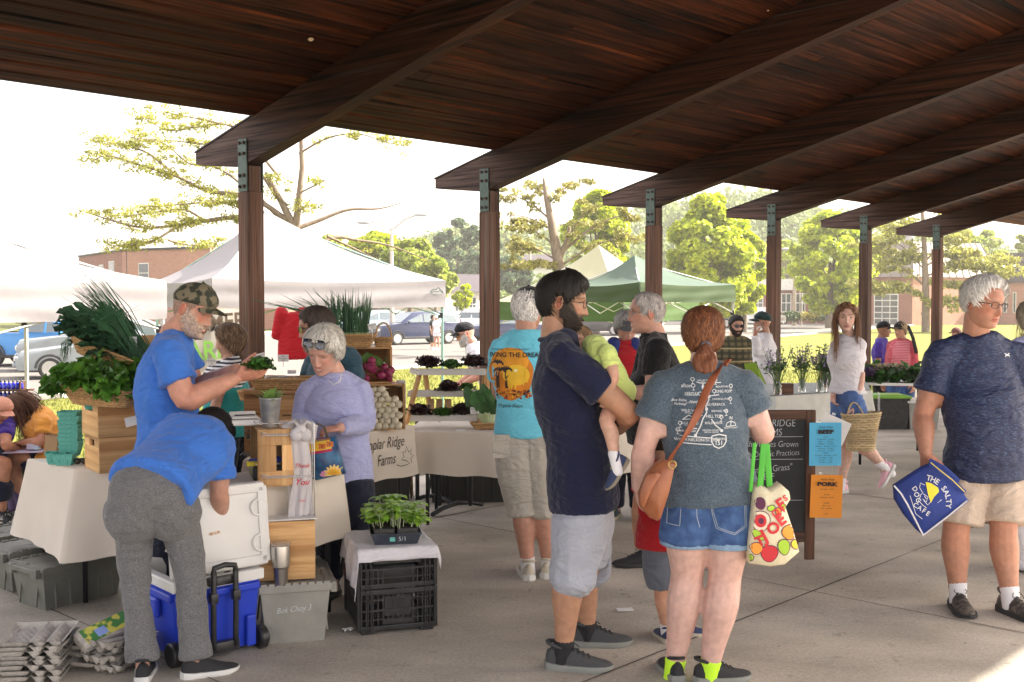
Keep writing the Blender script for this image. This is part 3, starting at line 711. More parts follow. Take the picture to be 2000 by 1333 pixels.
  if t['fold']:v=folds(v,n,t['fold'],t.get('fk',12)*1.5,t.get('seed',8),t.get('fax',(1,0,.2)),.5);v=folds(v,n,t['fold']*.5,48,t.get('seed',8)+9,(pr*.7+V((0,0,1))*(.9 if t.get('seed',8)%2 else-.9)),.2)
  if 'hempt' in D and not t.get('over'):
   hp,hx=D['hempt'];hp=np.array(hp);hx=np.array(hx);sv=(v-hp)@hx;k_=np.clip(sv/.03,0,1)*.24;cen=hp+np.outer(sv,hx);v=v+(cen-v)*k_[:,None]
  bo=mesh_thing(t['kind'],v,fc,t['mat'],None,body);D['bottom']=bo
 if sock:
  m=MB()
  for k in 'RL':
   b_,c_=D['kn'+k],D['an'+k];d=(b_-c_).normalized();rs=.0215*h*(legr*fat**.35)**.5+.0035
   m=MB();m.tube([c_-d*.05*h,c_-d*.01,c_+d*sock[1]*.5,c_+d*sock[1]],[rs,rs,rs*1.02,rs*1.08],14);m.build('sock',sock[0],body,smooth=True)
 if shoes:
  D['shoes']=[]
  for k in 'RL':
   if shoes.get('only')and k not in shoes['only']:continue
   D['shoes'].append(shoe(body,D['an'+k],D['toe'+k],J.get('up'+k,(0,0,1)),shoes.get('L',.165*H),shoes['mats'],lace=shoes.get('lace',True),ground=J.get('g'+k,base.z if not J.get('air'+k)else None)))
 D['body']=body;D['Mh']=Mh;D['hc']=hc;D['hs']=hs;D['fw']=fw;D['ax']=ax;D['HL']=HL;D['sr']=sr
 if '_top' in body.keys():del body['_top']
 return D
w=bpy.data.worlds.new('World');scene.world=w;w.use_nodes=True
wn=w.node_tree.nodes;wl=w.node_tree.links;bg=wn['Background']
sky=wn.new('ShaderNodeTexSky');sky.sky_type='NISHITA';sky.sun_disc=False
SUN=V((1.,.25,.8)).normalized()
sky.sun_elevation=math.asin(SUN.z);sky.sun_rotation=math.atan2(SUN.x,SUN.y)
sky.air_density=1.3;sky.dust_density=5.0;sky.ozone_density=1.
hz=wn.new('ShaderNodeMixRGB');hz.blend_type='MIX';hz.inputs[0].default_value=.6;hz.inputs[2].default_value=(4.9,4.4,4.25,1)
wl.new(sky.outputs[0],hz.inputs[1]);wl.new(hz.outputs[0],bg.inputs['Color']);bg.inputs['Strength'].default_value=.105
sd=bpy.data.lights.new('sun','SUN');sd.energy=3.6;sd.angle=math.radians(.6);sd.color=(1,.93,.82)
so=bpy.data.objects.new('sun',sd);COL.objects.link(so);so.rotation_euler=SUN.to_track_quat('Z','Y').to_euler()
vs_=scene.view_settings;vs_.view_transform='Standard';vs_.look='None';vs_.exposure=2.42;vs_.gamma=1
def concrete():
 m=mat('concrete',(.40,.36,.305),rough=.85,var=.0,scale=.9,bump=.25,bscale=90,col2=(.52,.47,.40),contrast=(.32,.68),detail=9)
 nt=m.node_tree;N=nt.nodes;L=nt.links;b=N['Principled BSDF'];src=b.inputs['Base Color'].links[0].from_socket
 tc=N.new('ShaderNodeTexCoord')
 n=N.new('ShaderNodeTexNoise');n.inputs['Scale'].default_value=55;n.inputs['Detail'].default_value=8;n.inputs['Roughness'].default_value=.75;L.new(tc.outputs['Object'],n.inputs['Vector'])
 r=N.new('ShaderNodeMapRange');r.inputs['From Min'].default_value=.3;r.inputs['From Max'].default_value=.7;r.inputs['To Min'].default_value=.72;r.inputs['To Max'].default_value=1.22;L.new(n.outputs['Fac'],r.inputs['Value'])
 v=N.new('ShaderNodeTexNoise');v.inputs['Scale'].default_value=7;v.inputs['Detail'].default_value=6;v.inputs['Roughness'].default_value=.7;L.new(tc.outputs['Object'],v.inputs['Vector'])
 r2=N.new('ShaderNodeMapRange');r2.inputs['From Min'].default_value=.60;r2.inputs['From Max'].default_value=.68;r2.inputs['To Min'].default_value=1;r2.inputs['To Max'].default_value=.66;L.new(v.outputs['Fac'],r2.inputs['Value'])
 mp=N.new('ShaderNodeMapping');mp.inputs['Rotation'].default_value=(0,0,.8);mp.inputs['Scale'].default_value=(1,1.7,1);L.new(tc.outputs['Object'],mp.inputs['Vector'])
 n3=N.new('ShaderNodeTexNoise');n3.inputs['Scale'].default_value=1.4;n3.inputs['Detail'].default_value=7;L.new(mp.outputs[0],n3.inputs['Vector'])
 r3=N.new('ShaderNodeMapRange');r3.inputs['From Min'].default_value=.3;r3.inputs['From Max'].default_value=.7;r3.inputs['To Min'].default_value=.72;r3.inputs['To Max'].default_value=1.2;L.new(n3.outputs['Fac'],r3.inputs['Value'])
 mu=N.new('ShaderNodeMath');mu.operation='MULTIPLY';L.new(r.outputs[0],mu.inputs[0]);L.new(r2.outputs[0],mu.inputs[1])
 mu2=N.new('ShaderNodeMath');mu2.operation='MULTIPLY';L.new(mu.outputs[0],mu2.inputs[0]);L.new(r3.outputs[0],mu2.inputs[1])
 hs=N.new('ShaderNodeHueSaturation');L.new(src,hs.inputs['Color']);L.new(mu2.outputs[0],hs.inputs['Value']);L.new(hs.outputs[0],b.inputs['Base Color'])
 return m
def struct(o):o['kind']='structure';return o
EDGE=.62
mb=MB();c4=[UQ(-9,-EDGE),UQ(22,-EDGE),UQ(22,16),UQ(-9,16)]
mb.add([(*p.xy,0)for p in c4]+[(*p.xy,-.25)for p in c4],[(3,2,1,0)[::-1],(0,1,5,4)[::-1],(1,2,6,5)[::-1],(3,0,4,7)[::-1]])
struct(mb.build('pavement',concrete()))
jm=mat('joint_dirt',(.07,.06,.05),rough=.95,var=.3,scale=30)
mb=MB();rr=random.Random(3)
def joint(a,b,w=.007):
 n=40;pl=[]
 for i in range(n+1):pl.append(a.lerp(b,i/n))
 d=(b-a).normalized();s=V((-d.y,d.x,0));vs=[]
 for p in pl:k=w*(.5+rr.random());vs+=[p+s*k/2+V((0,0,.004)),p-s*k/2+V((0,0,.004))]
 mb.add(vs,[(2*i,2*i+1,2*i+3,2*i+2)[::-1]for i in range(n)])
for q in(.95,4.04,7.1):joint(UQ(-5,q),UQ(16,q))
for t in(-2.1,1.01,4.1,7.2,10.3):joint(UQ(t,-EDGE),UQ(t,12))
struct(mb.build('pavement_joints',jm))
def ground_mat():
 m=bpy.data.materials.new('ground');m.use_nodes=True;nt=m.node_tree;N=nt.nodes;L=nt.links;b=N['Principled BSDF'];b.inputs['Roughness'].default_value=.95
 b.inputs['Specular IOR Level'].default_value=.2
 tc=N.new('ShaderNodeTexCoord');sp=N.new('ShaderNodeSeparateXYZ');L.new(tc.outputs['Object'],sp.inputs[0])
 def nz(scale,det=6,ro=.6,st=None):
  n=N.new('ShaderNodeTexNoise');n.inputs['Scale'].default_value=scale;n.inputs['Detail'].default_value=det;n.inputs['Roughness'].default_value=ro
  L.new(tc.outputs['Object'],n.inputs['Vector']);return n.outputs['Fac']
 def ramp(f,c1,c2,lo=.3,hi=.7):
  r=N.new('ShaderNodeValToRGB');r.color_ramp.elements[0].position=lo;r.color_ramp.elements[1].position=hi
  r.color_ramp.elements[0].color=(*c1,1);r.color_ramp.elements[1].color=(*c2,1);L.new(f,r.inputs[0]);return r.outputs[0]
 def plane(p,d,edge):
  vm=N.new('ShaderNodeVectorMath');vm.operation='DOT_PRODUCT';L.new(tc.outputs['Object'],vm.inputs[0]);vm.inputs[1].default_value=(*d,0)
  a=N.new('ShaderNodeMath');a.operation='SUBTRACT';L.new(vm.outputs['Value'],a.inputs[0]);a.inputs[1].default_value=p[0]*d[0]+p[1]*d[1]
  n=N.new('ShaderNodeMath');n.operation='MULTIPLY_ADD';L.new(nz(3,5),n.inputs[0]);n.inputs[1].default_value=edge;L.new(a.outputs[0],n.inputs[2])
  r=N.new('ShaderNodeMapRange');r.inputs['From Min'].default_value=edge*.5-edge*.2-.02;r.inputs['From Max'].default_value=edge*.5+edge*.2+.02;L.new(n.outputs[0],r.inputs['Value']);return r.outputs[0]
 def mixc(f,a,c):
  x=N.new('ShaderNodeMixRGB');L.new(f,x.inputs[0]);L.new(a,x.inputs[1]);L.new(c,x.inputs[2]);return x.outputs[0]
 grass=mixc(nz(.7),ramp(nz(40,8,.8),(.095,.11,.014),(.20,.205,.034)),ramp(nz(30,8,.8),(.12,.13,.017),(.235,.22,.04)))
 gravel=ramp(nz(60,8,.85),(.035,.028,.02),(.26,.22,.17),.36,.66)
 asphalt=ramp(nz(25,9,.8),(.14,.13,.118),(.20,.185,.165))
 far=ramp(nz(6,8,.8),(.07,.085,.02),(.12,.13,.035))
 g=(-.729,.684)
 c=mixc(plane((P0+WW*2.6).xy,WW.xy,.8),gravel,grass)
 a1,a2=V((-10.9,26)),V((21.3,76.5));d=(a2-a1).normalized();nrm=V((-d.y,d.x))
 c=mixc(plane(a1,nrm,.15),c,asphalt)
 c=mixc(plane(a1+nrm*34,nrm,.3),c,far)
 L.new(c,b.inputs['Base Color'])
 bp=N.new('ShaderNodeBump');bp.inputs['Strength'].default_value=.5;bp.inputs['Distance'].default_value=.03;L.new(nz(45,8,.8),bp.inputs['Height']);L.new(bp.outputs[0],b.inputs['Normal'])
 return m
xs=sorted(set([-900,-500,-250]+list(range(-120,121,10))+[x*.8-24 for x in range(61)]+[250,500,900]));ys=sorted(set([-300,-60,-10,0]+[y*.8 for y in range(70)]+list(range(60,160,10))+[200,300,500,900,1500]))
def gh2(x,y):
 d=(V((x,y,0))-P0).dot(WW)
 return-.6 if d<-2 else gh(x,y)
v=[(x,y,gh2(x,y)-(.22 if(V((x,y,0))-P0).dot(WW)<EDGE-.3 else 0))for y in ys for x in xs];nx=len(xs)
f=np.array([(j*nx+i,j*nx+i+1,(j+1)*nx+i+1,(j+1)*nx+i)for j in range(len(ys)-1)for i in range(nx-1)])
o=mesh_thing('ground',np.array(v),f,ground_mat(),(0,0,0));struct(o)
def timber(name,c1,c2,scale=5,rot=0.,rough=.62,streak=26,gray=None,spec=.4,ends=False):
 m=bpy.data.materials.new(name);m.use_nodes=True;nt=m.node_tree;N=nt.nodes;L=nt.links;b=N['Principled BSDF']
 b.inputs['Roughness'].default_value=rough;b.inputs['Specular IOR Level'].default_value=spec
 tc=N.new('ShaderNodeTexCoord');uv=N.new('ShaderNodeUVMap');mp=N.new('ShaderNodeMapping');mp.inputs['Scale'].default_value=(.55,streak,1)
 L.new(uv.outputs[0],mp.inputs['Vector'])
 n1=N.new('ShaderNodeTexNoise');n1.inputs['Scale'].default_value=1.6;n1.inputs['Detail'].default_value=9;n1.inputs['Roughness'].default_value=.68;n1.inputs['Distortion'].default_value=.5;L.new(mp.outputs[0],n1.inputs['Vector'])
 rp=N.new('ShaderNodeValToRGB');L.new(n1.outputs['Fac'],rp.inputs[0]);e=rp.color_ramp.elements;e[0].position=.38;e[0].color=(*c1,1);e[1].position=.66;e[1].color=(*c2,1)
 out=rp.outputs[0]
 mp2=N.new('ShaderNodeMapping');mp2.inputs['Scale'].default_value=(.35,2.2,1);L.new(uv.outputs[0],mp2.inputs['Vector'])
 n2=N.new('ShaderNodeTexNoise');n2.inputs['Scale'].default_value=2.1;n2.inputs['Detail'].default_value=5;L.new(mp2.outputs[0],n2.inputs['Vector'])
 mr=N.new('ShaderNodeMapRange');mr.inputs['From Min'].default_value=.3;mr.inputs['From Max'].default_value=.7;mr.inputs['To Min'].default_value=.5;mr.inputs['To Max'].default_value=1.35;L.new(n2.outputs['Fac'],mr.inputs['Value'])
 hs=N.new('ShaderNodeHueSaturation');L.new(out,hs.inputs['Color']);L.new(mr.outputs[0],hs.inputs['Value']);out=hs.outputs[0]
 ge=N.new('ShaderNodeNewGeometry');m2=N.new('ShaderNodeMapRange');m2.inputs['To Min'].default_value=.55;m2.inputs['To Max'].default_value=1.5;L.new(ge.outputs['Random Per Island'],m2.inputs['Value'])
 h2=N.new('ShaderNodeHueSaturation');L.new(out,h2.inputs['Color']);L.new(m2.outputs[0],h2.inputs['Value']);out=h2.outputs[0]
 if gray:
  mx=N.new('ShaderNodeMixRGB');mx.inputs[2].default_value=(*gray[0],1);L.new(out,mx.inputs[1])
  n3=N.new('ShaderNodeTexNoise');n3.inputs['Scale'].default_value=1.2;n3.inputs['Detail'].default_value=6;L.new(mp.outputs[0],n3.inputs['Vector'])
  r3=N.new('ShaderNodeMapRange');r3.inputs['From Min'].default_value=gray[1];r3.inputs['From Max'].default_value=gray[1]+.15;r3.inputs['To Max'].default_value=gray[2];L.new(n3.outputs['Fac'],r3.inputs['Value']);L.new(r3.outputs[0],mx.inputs[0]);out=mx.outputs[0]
 if ends:
  vm=N.new('ShaderNodeVectorMath');vm.operation='DOT_PRODUCT';L.new(tc.outputs['Object'],vm.inputs[0]);vm.inputs[1].default_value=WW
  r4=N.new('ShaderNodeMapRange');r4.inputs['From Min'].default_value=-.9;r4.inputs['From Max'].default_value=.35;r4.inputs['To Max'].default_value=.85;L.new(vm.outputs['Value'],r4.inputs['Value'])
  m4=N.new('ShaderNodeMath');m4.operation='MULTIPLY';L.new(r4.outputs[0],m4.inputs[0]);r5=N.new('ShaderNodeMapRange');r5.inputs['From Min'].default_value=.35;r5.inputs['From Max'].default_value=.6;L.new(n1.outputs['Fac'],r5.inputs['Value']);L.new(r5.outputs[0],m4.inputs[1])
  mx=N.new('ShaderNodeMixRGB');mx.inputs[2].default_value=(.13,.092,.082,1);L.new(out,mx.inputs[1]);L.new(m4.outputs[0],mx.inputs[0]);out=mx.outputs[0]
 L.new(out,b.inputs['Base Color'])
 bp=N.new('ShaderNodeBump');bp.inputs['Strength'].default_value=.6;bp.inputs['Distance'].default_value=.006;L.new(n1.outputs['Fac'],bp.inputs['Height']);L.new(bp.outputs[0],b.inputs['Normal'])
 MATS[name]=m;return m
def grainuv(o,axis,cross=None):
 """UV in metres: u along the grain axis, v round the other two (plus a random offset per loose piece)"""
 me=o.data;n=len(me.loops);vi=np.empty(n,dtype=np.int32);me.loops.foreach_get('vertex_index',vi)
 co=np.empty(len(me.vertices)*3,dtype=np.float32);me.vertices.foreach_get('co',co);co=co.reshape(-1,3)
 a=np.array(V(axis).normalized());r=np.array(V(axis).orthogonal().normalized())if cross is None else np.array(V(cross).normalized());s=np.cross(a,r)
 u=co@a;v=co@r+co@s*.77
 uvl=me.uv_layers.new(name='UVMap');uvl.data.foreach_set('uv',np.stack([u[vi],v[vi]],1).astype(np.float32).ravel());return o
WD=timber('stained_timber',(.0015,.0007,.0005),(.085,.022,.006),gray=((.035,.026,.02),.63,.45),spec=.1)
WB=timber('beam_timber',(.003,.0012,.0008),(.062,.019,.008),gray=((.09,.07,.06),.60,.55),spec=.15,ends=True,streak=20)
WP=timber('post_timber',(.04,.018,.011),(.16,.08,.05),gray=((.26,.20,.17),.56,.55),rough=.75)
STEEL=mat('green_bracket_paint',(.055,.085,.075),rough=.5,var=.25,scale=25,metal=.3,col2=(.085,.12,.105))
BOLT=mat('rusty_bolt',(.05,.025,.015),rough=.6,var=.4,scale=60,metal=.4)
pav=empty('pavilion',P0,'open timber pavilion with stained posts, sloping beams and a dark plank roof','pavilion')
RSL=.253
def ztop(q):return 2.957+RSL*q
QIN=8.82
mb=MB();q=.10;i=0;r=random.Random(5)
while q<QIN:
 wd=.135;t0=-7.5
 while t0<17.2:
  L_=2.4+r.random()*3;t1=min(t0+L_,17.2);z0=ztop(q)+.004+r.random()*.005
  g=.006
  pts=[]
  for t in(t0,t1-.004):
   for(qq,zz)in((q+g,.008),(q+g+.012,0),(q+wd-.012,0),(q+wd,.008),(q+wd,.03),(q+g,.03)):pts.append(UQ(t,qq,z0+RSL*(qq-q)+zz))
  mb.add(pts,[(0,1,7,6),(1,2,8,7),(2,3,9,8),(3,4,10,9),(4,5,11,10),(5,0,6,11),(5,4,3,2,1,0),(6,7,8,9,10,11)])
  t0=t1
 q+=wd+.001
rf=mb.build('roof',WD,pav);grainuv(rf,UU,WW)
mb=MB();a,b_=.04,QIN+.1
mb.add([UQ(-7.6,a,ztop(a)+.037),UQ(17.3,a,ztop(a)+.037),UQ(17.3,b_,ztop(b_)+.037),UQ(-7.6,b_,ztop(b_)+.037),UQ(-7.6,a,ztop(a)+.10),UQ(17.3,a,ztop(a)+.10),UQ(17.3,b_,ztop(b_)+.10),UQ(-7.6,b_,ztop(b_)+.10)],[(0,1,2,3)[::-1],(4,5,6,7),(0,1,5,4),(1,2,6,5),(2,3,7,6),(3,0,4,7)])
mb.build('roof_covering',mat('dark_shingle',(.04,.035,.033),rough=.9),rf)
def beam(t,name='beam'):
 mb=MB();hw=.062
 prof=[(-.655,ztop(-.655)-.004),(-.655,2.70),(-.05,2.635),(.02,2.645),(QIN,2.64+.257*QIN),(QIN,ztop(QIN)-.003)]
 n=24;top=[(q,ztop(q)-.003)for q in np.linspace(-.655,QIN,n)];bot=[(-.655,2.70),(-.05,2.635)]+[(q,2.64+.257*q)for q in np.linspace(.02,QIN,n)]
 poly=[UQ(t,q,z)for q,z in prof]
 mb.prism(poly,UU*-hw,UU*hw)
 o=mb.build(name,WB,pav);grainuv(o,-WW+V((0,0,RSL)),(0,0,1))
 m=MB();m.prism([UQ(t,-.665,ztop(-.665)),UQ(t,.12,ztop(.12)),UQ(t,.12,ztop(.12)+.012),UQ(t,-.665,ztop(-.665)+.012)],UU*-(hw+.008),UU*(hw+.008));c=m.build('drip_cap',mat('dark_flashing',(.03,.02,.018),rough=.5),o)
 return o
FI=math.atan2(UU.y,UU.x)
def post(t):
 mb=MB();c=UQ(t,0);R=Matrix.Rotation(FI,3,'Z')
 mb.box(c+V((0,0,2.447/2)),(.136,.136,2.447),M=R,bev=.006);mb.box(c+V((0,0,2.54)),(.104,.118,.192),M=R)
 o=mb.build('post',WP,pav);grainuv(o,(0,0,1),UU)
 m=MB();cc=c-UU*.069+V((0,0,2.64));m.box(cc,(.008,.112,.385),M=R,bev=.002);m.box(c+UU*.069+V((0,0,2.64)),(.008,.112,.385),M=R)
 m.build('bracket',STEEL,o)
 for dz in(.165,.085,-.075,-.155):
  for dy in(-.028,.028):m=MB();m.tube([cc+WW*dy+V((0,0,dz)),cc+WW*dy+V((0,0,dz))-UU*.018],.0125,8,caps='flat');m.build('bolt',BOLT,o)
 return o
for k in range(-1,6):beam(k*BAY)
for k in range(-1,6):post(k*BAY)
mb=MB()
for px,py,Y,rr_ in((607,76,5.6,.02),(1396,140,7.6,.018),(1606,236,9.2,.015),(545,197,7.0,.012),(883,84,5.8,.006),(1500,20,6,.008)):
 p=P(px,py,Y);t=(p-P0).dot(UU);q=(p-P0).dot(-WW)
 d=(p-V((0,0,CAMZ)));k=(2.957-CAMZ+RSL*((V((0,0,CAMZ))-P0).dot(-WW)))/(d.z-RSL*d.dot(-WW));p=V((0,0,CAMZ))+d*k
 mb.ball(p-V((0,0,.004)),rr_,8,rz=rr_*.6)
mb.build('mud_nests',mat('pale_mud',(.6,.45,.28),rough=.9,var=.3,scale=80),pav,smooth=True)
def cloth(name,c,rough=.85,bump=.25,bscale=300,var=.07,**k):return mat(name,c,rough,var,5,bump,bscale,sheen=.15,spec=.25,**{'creases':.55,**k})
BLUE=cloth('royal_blue_cotton',(.05,.18,.62));GREYSWEAT=mat('heather_grey_fleece',(.085,.085,.09),.95,scale=240,bump=.3,bscale=260,col2=(.20,.20,.20),contrast=(.35,.65),sheen=.2,creases=.6)
NAVY=cloth('navy_cotton',(.0065,.010,.038));LGREY=cloth('pale_grey_twill',(.36,.38,.44));KHAKI=cloth('stone_khaki_twill',(.46,.43,.37));TAN=cloth('tan_khaki_twill',(.50,.40,.32))
BLACKC=cloth('black_cotton',(.006,.006,.007));AQUA=cloth('aqua_cotton',(.16,.58,.74));HEATH=mat('heather_slate_jersey',(.04,.064,.095),.9,scale=170,bump=.2,bscale=250,col2=(.09,.13,.17),contrast=(.35,.65),sheen=.2,creases=.5)
LAV=mat('heather_lavender_knit',(.32,.34,.60),.9,scale=60,col2=(.44,.46,.70),bump=.25,bscale=260,stretch=(1,1,6),sheen=.2,creases=.45)
WHITEC=cloth('white_cotton',(.72,.70,.74));DENIM=mat('blue_denim',(.020,.055,.17),.85,scale=22,col2=(.06,.13,.30),bump=.35,bscale=300,detail=8,creases=.4);DENIML=mat('faded_denim_cuff',(.16,.27,.42),.85,scale=60,col2=(.24,.36,.5))
SPECK=mat('speckled_navy_sport_knit',(.007,.013,.055),.6,scale=55,col2=(.075,.125,.25),contrast=(.52,.72),stretch=(1.0,1.0,7),detail=3,creases=.5);YEL=cloth('pale_lime_cotton',(.60,.72,.22));RED=cloth('red_cotton',(.48,.012,.02));TEAL=cloth('teal_apron_cloth',(.03,.33,.34))
DTEAL=cloth('dusk_teal_cotton',(.035,.085,.12));NAVYP=cloth('dark_navy_pants',(.010,.013,.03));ORANGE=cloth('marigold_print_cotton',(.62,.26,.04));PURPLE=cloth('violet_cotton',(.06,.03,.28));PINK=cloth('coral_pink_knit',(.62,.10,.13))
def stripes(name,a,b,n,rough=.85,vert=False,w=.5):
 m=mat(name,a,rough);nt=m.node_tree;N=nt.nodes;L=nt.links;tc=N.new('ShaderNodeTexCoord');sp=N.new('ShaderNodeSeparateXYZ');L.new(tc.outputs['Object'],sp.inputs[0])
 mu=N.new('ShaderNodeMath');mu.operation='MULTIPLY';mu.inputs[1].default_value=n;L.new(sp.outputs[2],mu.inputs[0]);fr=N.new('ShaderNodeMath');fr.operation='FRACT';L.new(mu.outputs[0],fr.inputs[0])
 gt=N.new('ShaderNodeMath');gt.operation='GREATER_THAN';gt.inputs[1].default_value=w;L.new(fr.outputs[0],gt.inputs[0]);mx=N.new('ShaderNodeMixRGB');mx.inputs[1].default_value=(*a,1);mx.inputs[2].default_value=(*b,1);L.new(gt.outputs[0],mx.inputs[0])
 out=mx.outputs[0]
 if vert:
  for ax_,c in((0,vert),(2,(.5,.42,.2))):
   m2=N.new('ShaderNodeMath');m2.operation='MULTIPLY';m2.inputs[1].default_value=n*(.9 if ax_==0 else .47);L.new(sp.outputs[ax_],m2.inputs[0]);f2=N.new('ShaderNodeMath');f2.operation='FRACT';L.new(m2.outputs[0],f2.inputs[0])
   g2=N.new('ShaderNodeMath');g2.operation='GREATER_THAN';g2.inputs[1].default_value=.62 if ax_==0 else .88;L.new(f2.outputs[0],g2.inputs[0]);x2=N.new('ShaderNodeMixRGB');x2.inputs[2].default_value=(*c,1);L.new(out,x2.inputs[1])
   k=N.new('ShaderNodeMath');k.operation='MULTIPLY';k.inputs[1].default_value=.75;L.new(g2.outputs[0],k.inputs[0]);L.new(k.outputs[0],x2.inputs[0]);out=x2.outputs[0]
 L.new(out,N['Principled BSDF'].inputs['Base Color']);return m
STRIPE=stripes('black_white_stripe_knit',(.75,.75,.78),(.02,.02,.03),42);PLAID=stripes('olive_plaid_flannel',(.06,.055,.03),(.16,.13,.06),14,vert=(.03,.035,.025));PSTRIPE=stripes('pink_stripe_knit',(.62,.12,.16),(.75,.32,.36),45,w=.6)
SB=mat('black_shoe_knit',(.02,.021,.024),.8,scale=200,bump=.4,bscale=400);SG=mat('charcoal_shoe_knit',(.055,.058,.062),.85,scale=200,bump=.4,bscale=400);SOLEG=mat('grey_rubber_sole',(.22,.23,.21),.7,bump=.2);SOLEW=mat('white_rubber_sole',(.62,.62,.6),.6);LACE=mat('dark_lace',(.03,.03,.033),.9)
CREAM=mat('cream_canvas_shoe',(.52,.47,.37),.85,bump=.3);PINKS=mat('pink_leather_shoe',(.75,.42,.5),.5);NAVYS=mat('navy_shoe_knit',(.03,.045,.11),.8,bump=.3);SANDS=mat('taupe_shoe_suede',(.28,.25,.19),.9);BROWNS=mat('brown_black_trail_shoe',(.04,.035,.03),.8,scale=40,col2=(.13,.10,.08),contrast=(.45,.6));SOCKW=mat('white_sock_knit',(.75,.74,.76),.9,bump=.3,bscale=300,stretch=(1,1,.2));SOCKB=mat('black_sock_knit',(.015,.015,.017),.9);NEON=mat('neon_sock_knit',(.55,.95,.03),.8);PURPS=mat('purple_grey_sock_knit',(.10,.07,.15),.9)
FRAME=mat('dark_glasses_frame',(.02,.015,.012),.3);WIRE=mat('metal_glasses_frame',(.3,.27,.24),.3,metal=.8);LENSD=mat('dark_mirror_lens',(.02,.025,.04),.05,var=.5,scale=20,spec=1.);CAPB=cloth('black_cap_twill',(.010,.011,.014));CAPG=cloth('dark_green_cap_twill',(.012,.035,.035));CAPK=cloth('brown_cap_twill',(.10,.03,.025));CAPP=cloth('peach_cap_twill',(.55,.26,.18))
CAMO=mat('camouflage_twill',(.04,.045,.03),.9,scale=26,col2=(.20,.17,.11),contrast=(.46,.52),detail=2)
WHITEH=(.62,.60,.57);GREYH=(.35,.33,.31);BLACKH=(.012,.010,.009)
INK=mat('white_print_ink',(.62,.64,.66),.7);INKD=mat('dark_print_ink',(.03,.02,.02),.7)
S=lambda Y:FPX/Y
Y=4.98
BM=person('bearded man in navy tee and pale grey cargo shorts carrying a toddler',(.33,Y),1.77,(1,.22),fat=1.13,belly=.016,legr=1.08,armr=1.12,skin=(.41,.22,.135),chestw=1.02,hipw=1.05,res=.008,J=dict(pelvis=(1130,935,Y),hipR=(1140,965,Y-.09),hipL=(1142,962,Y+.10),knR=(1122,1110,Y-.12),anR=(1101,1263,Y-.11),knL=(1150,1095,Y+.2),anL=(1146,1227,Y+.22),toeR=(1,-.12,0),toeL=(1,.05,0),chest=(1100,755,Y),neck=(1084,656,Y),head=(1100,593,Y),hfwd=(1,-.16,-.12),hup=(.12,0,1),shR=(1102,698,Y-.2),shL=(1095,692,Y+.2),elR=(1226,803,Y-.22),wrR=(1208,838,Y-.02),elL=(1190,790,Y+.25),wrL=(1200,760,Y+.05)),head=dict(s=1.07,hair=dict(style='crop',thick=.020,col=BLACKH,strand=.004,vol=lambda PH,t:.010*np.clip(t,0,1)*(1+.5*np.cos(PH))),beardshell=dict(thick=.009,col=(.022,.015,.011)),beard=(.03,.02,.015),beard_w=.9,glasses=dict(mat=FRAME),brow=(.012,.01,.008),nose=1.15,lids=.3),hands=dict(R=dict(d=(-.25,.85,.1),n=(-.5,0,.8),curl=.7),L=dict(d=(-.2,-.7,.3),n=(-.3,-.1,-.5),curl=.7)),top=dict(mat=NAVY,sleeve=.60,hem=.075,ease=1.12,fold=.012,seed=21,flare=1.12),bottom=dict(mat=LGREY,kind='shorts',hem=1.06,ease=1.10,fold=.012,flare=1.12,seed=4),shoes=dict(mats=[SG,SOLEG,LACE],L=.30),sock=(SOCKB,.012))
Y=4.93
TD=person('toddler in pale lime shirt and black shorts asleep on the bearded man',(.43,Y,.75),.90,(-.75,.25),skin=(.55,.33,.24),res=.006,fat=1.15,J=dict(pelvis=(1205,775,Y),hipR=(1205,785,Y+.10),hipL=(1205,787,Y-.03),knL=(1184,822,Y-.17),anL=(1202,902,Y-.22),knR=(1190,830,Y+.25),anR=(1200,890,Y+.3),toeL=(-.55,-.3,-.75),toeR=(0,1,-.8),upL=(-.75,-.35,.55),upR=(0,-1,.3),airL=1,airR=1,chest=(1172,715,Y-.06),neck=(1152,682,Y+.02),head=(1134,672,Y+.06),hfwd=(-.6,-.85,.15),hup=(-.5,.1,.85),shL=(1187,690,Y-.17),shR=(1150,700,Y+.10),elL=(1200,735,Y-.21),wrL=(1186,775,Y-.18),elR=(1120,720,Y+.2),wrR=(1110,700,Y+.2)),head=dict(s=.74,hair=dict(style='child',thick=.010,col=(.20,.12,.06)),nose=.7,jaw=1.0,brow_w=.3,lids=1.3),handcurl=.7,top=dict(mat=YEL,sleeve=.55,hem=-.03,ease=1.35,fold=.009,fk=22),bottom=dict(mat=BLACKC,kind='shorts',hem=.7,ease=1.3),shoes=dict(mats=[NAVYS,SANDS,LACE],L=.165,lace=False),sock=(SOCKW,.035))
m=MB()
shp,so_,SF=TD['shoes'][1];r_,f_,u_=[V(SF.col[i])for i in range(3)]
for y in(.028,.055):m.tube([so_+f_*y*.57*1.0-r_*.024+u_*.030,so_+f_*y*.57+u_*.050,so_+f_*y*.57+r_*.024+u_*.030],(.009,.003),8,right=f_)
m.build('shoe_strap',SANDS,shp,smooth=True)
Y=4.72
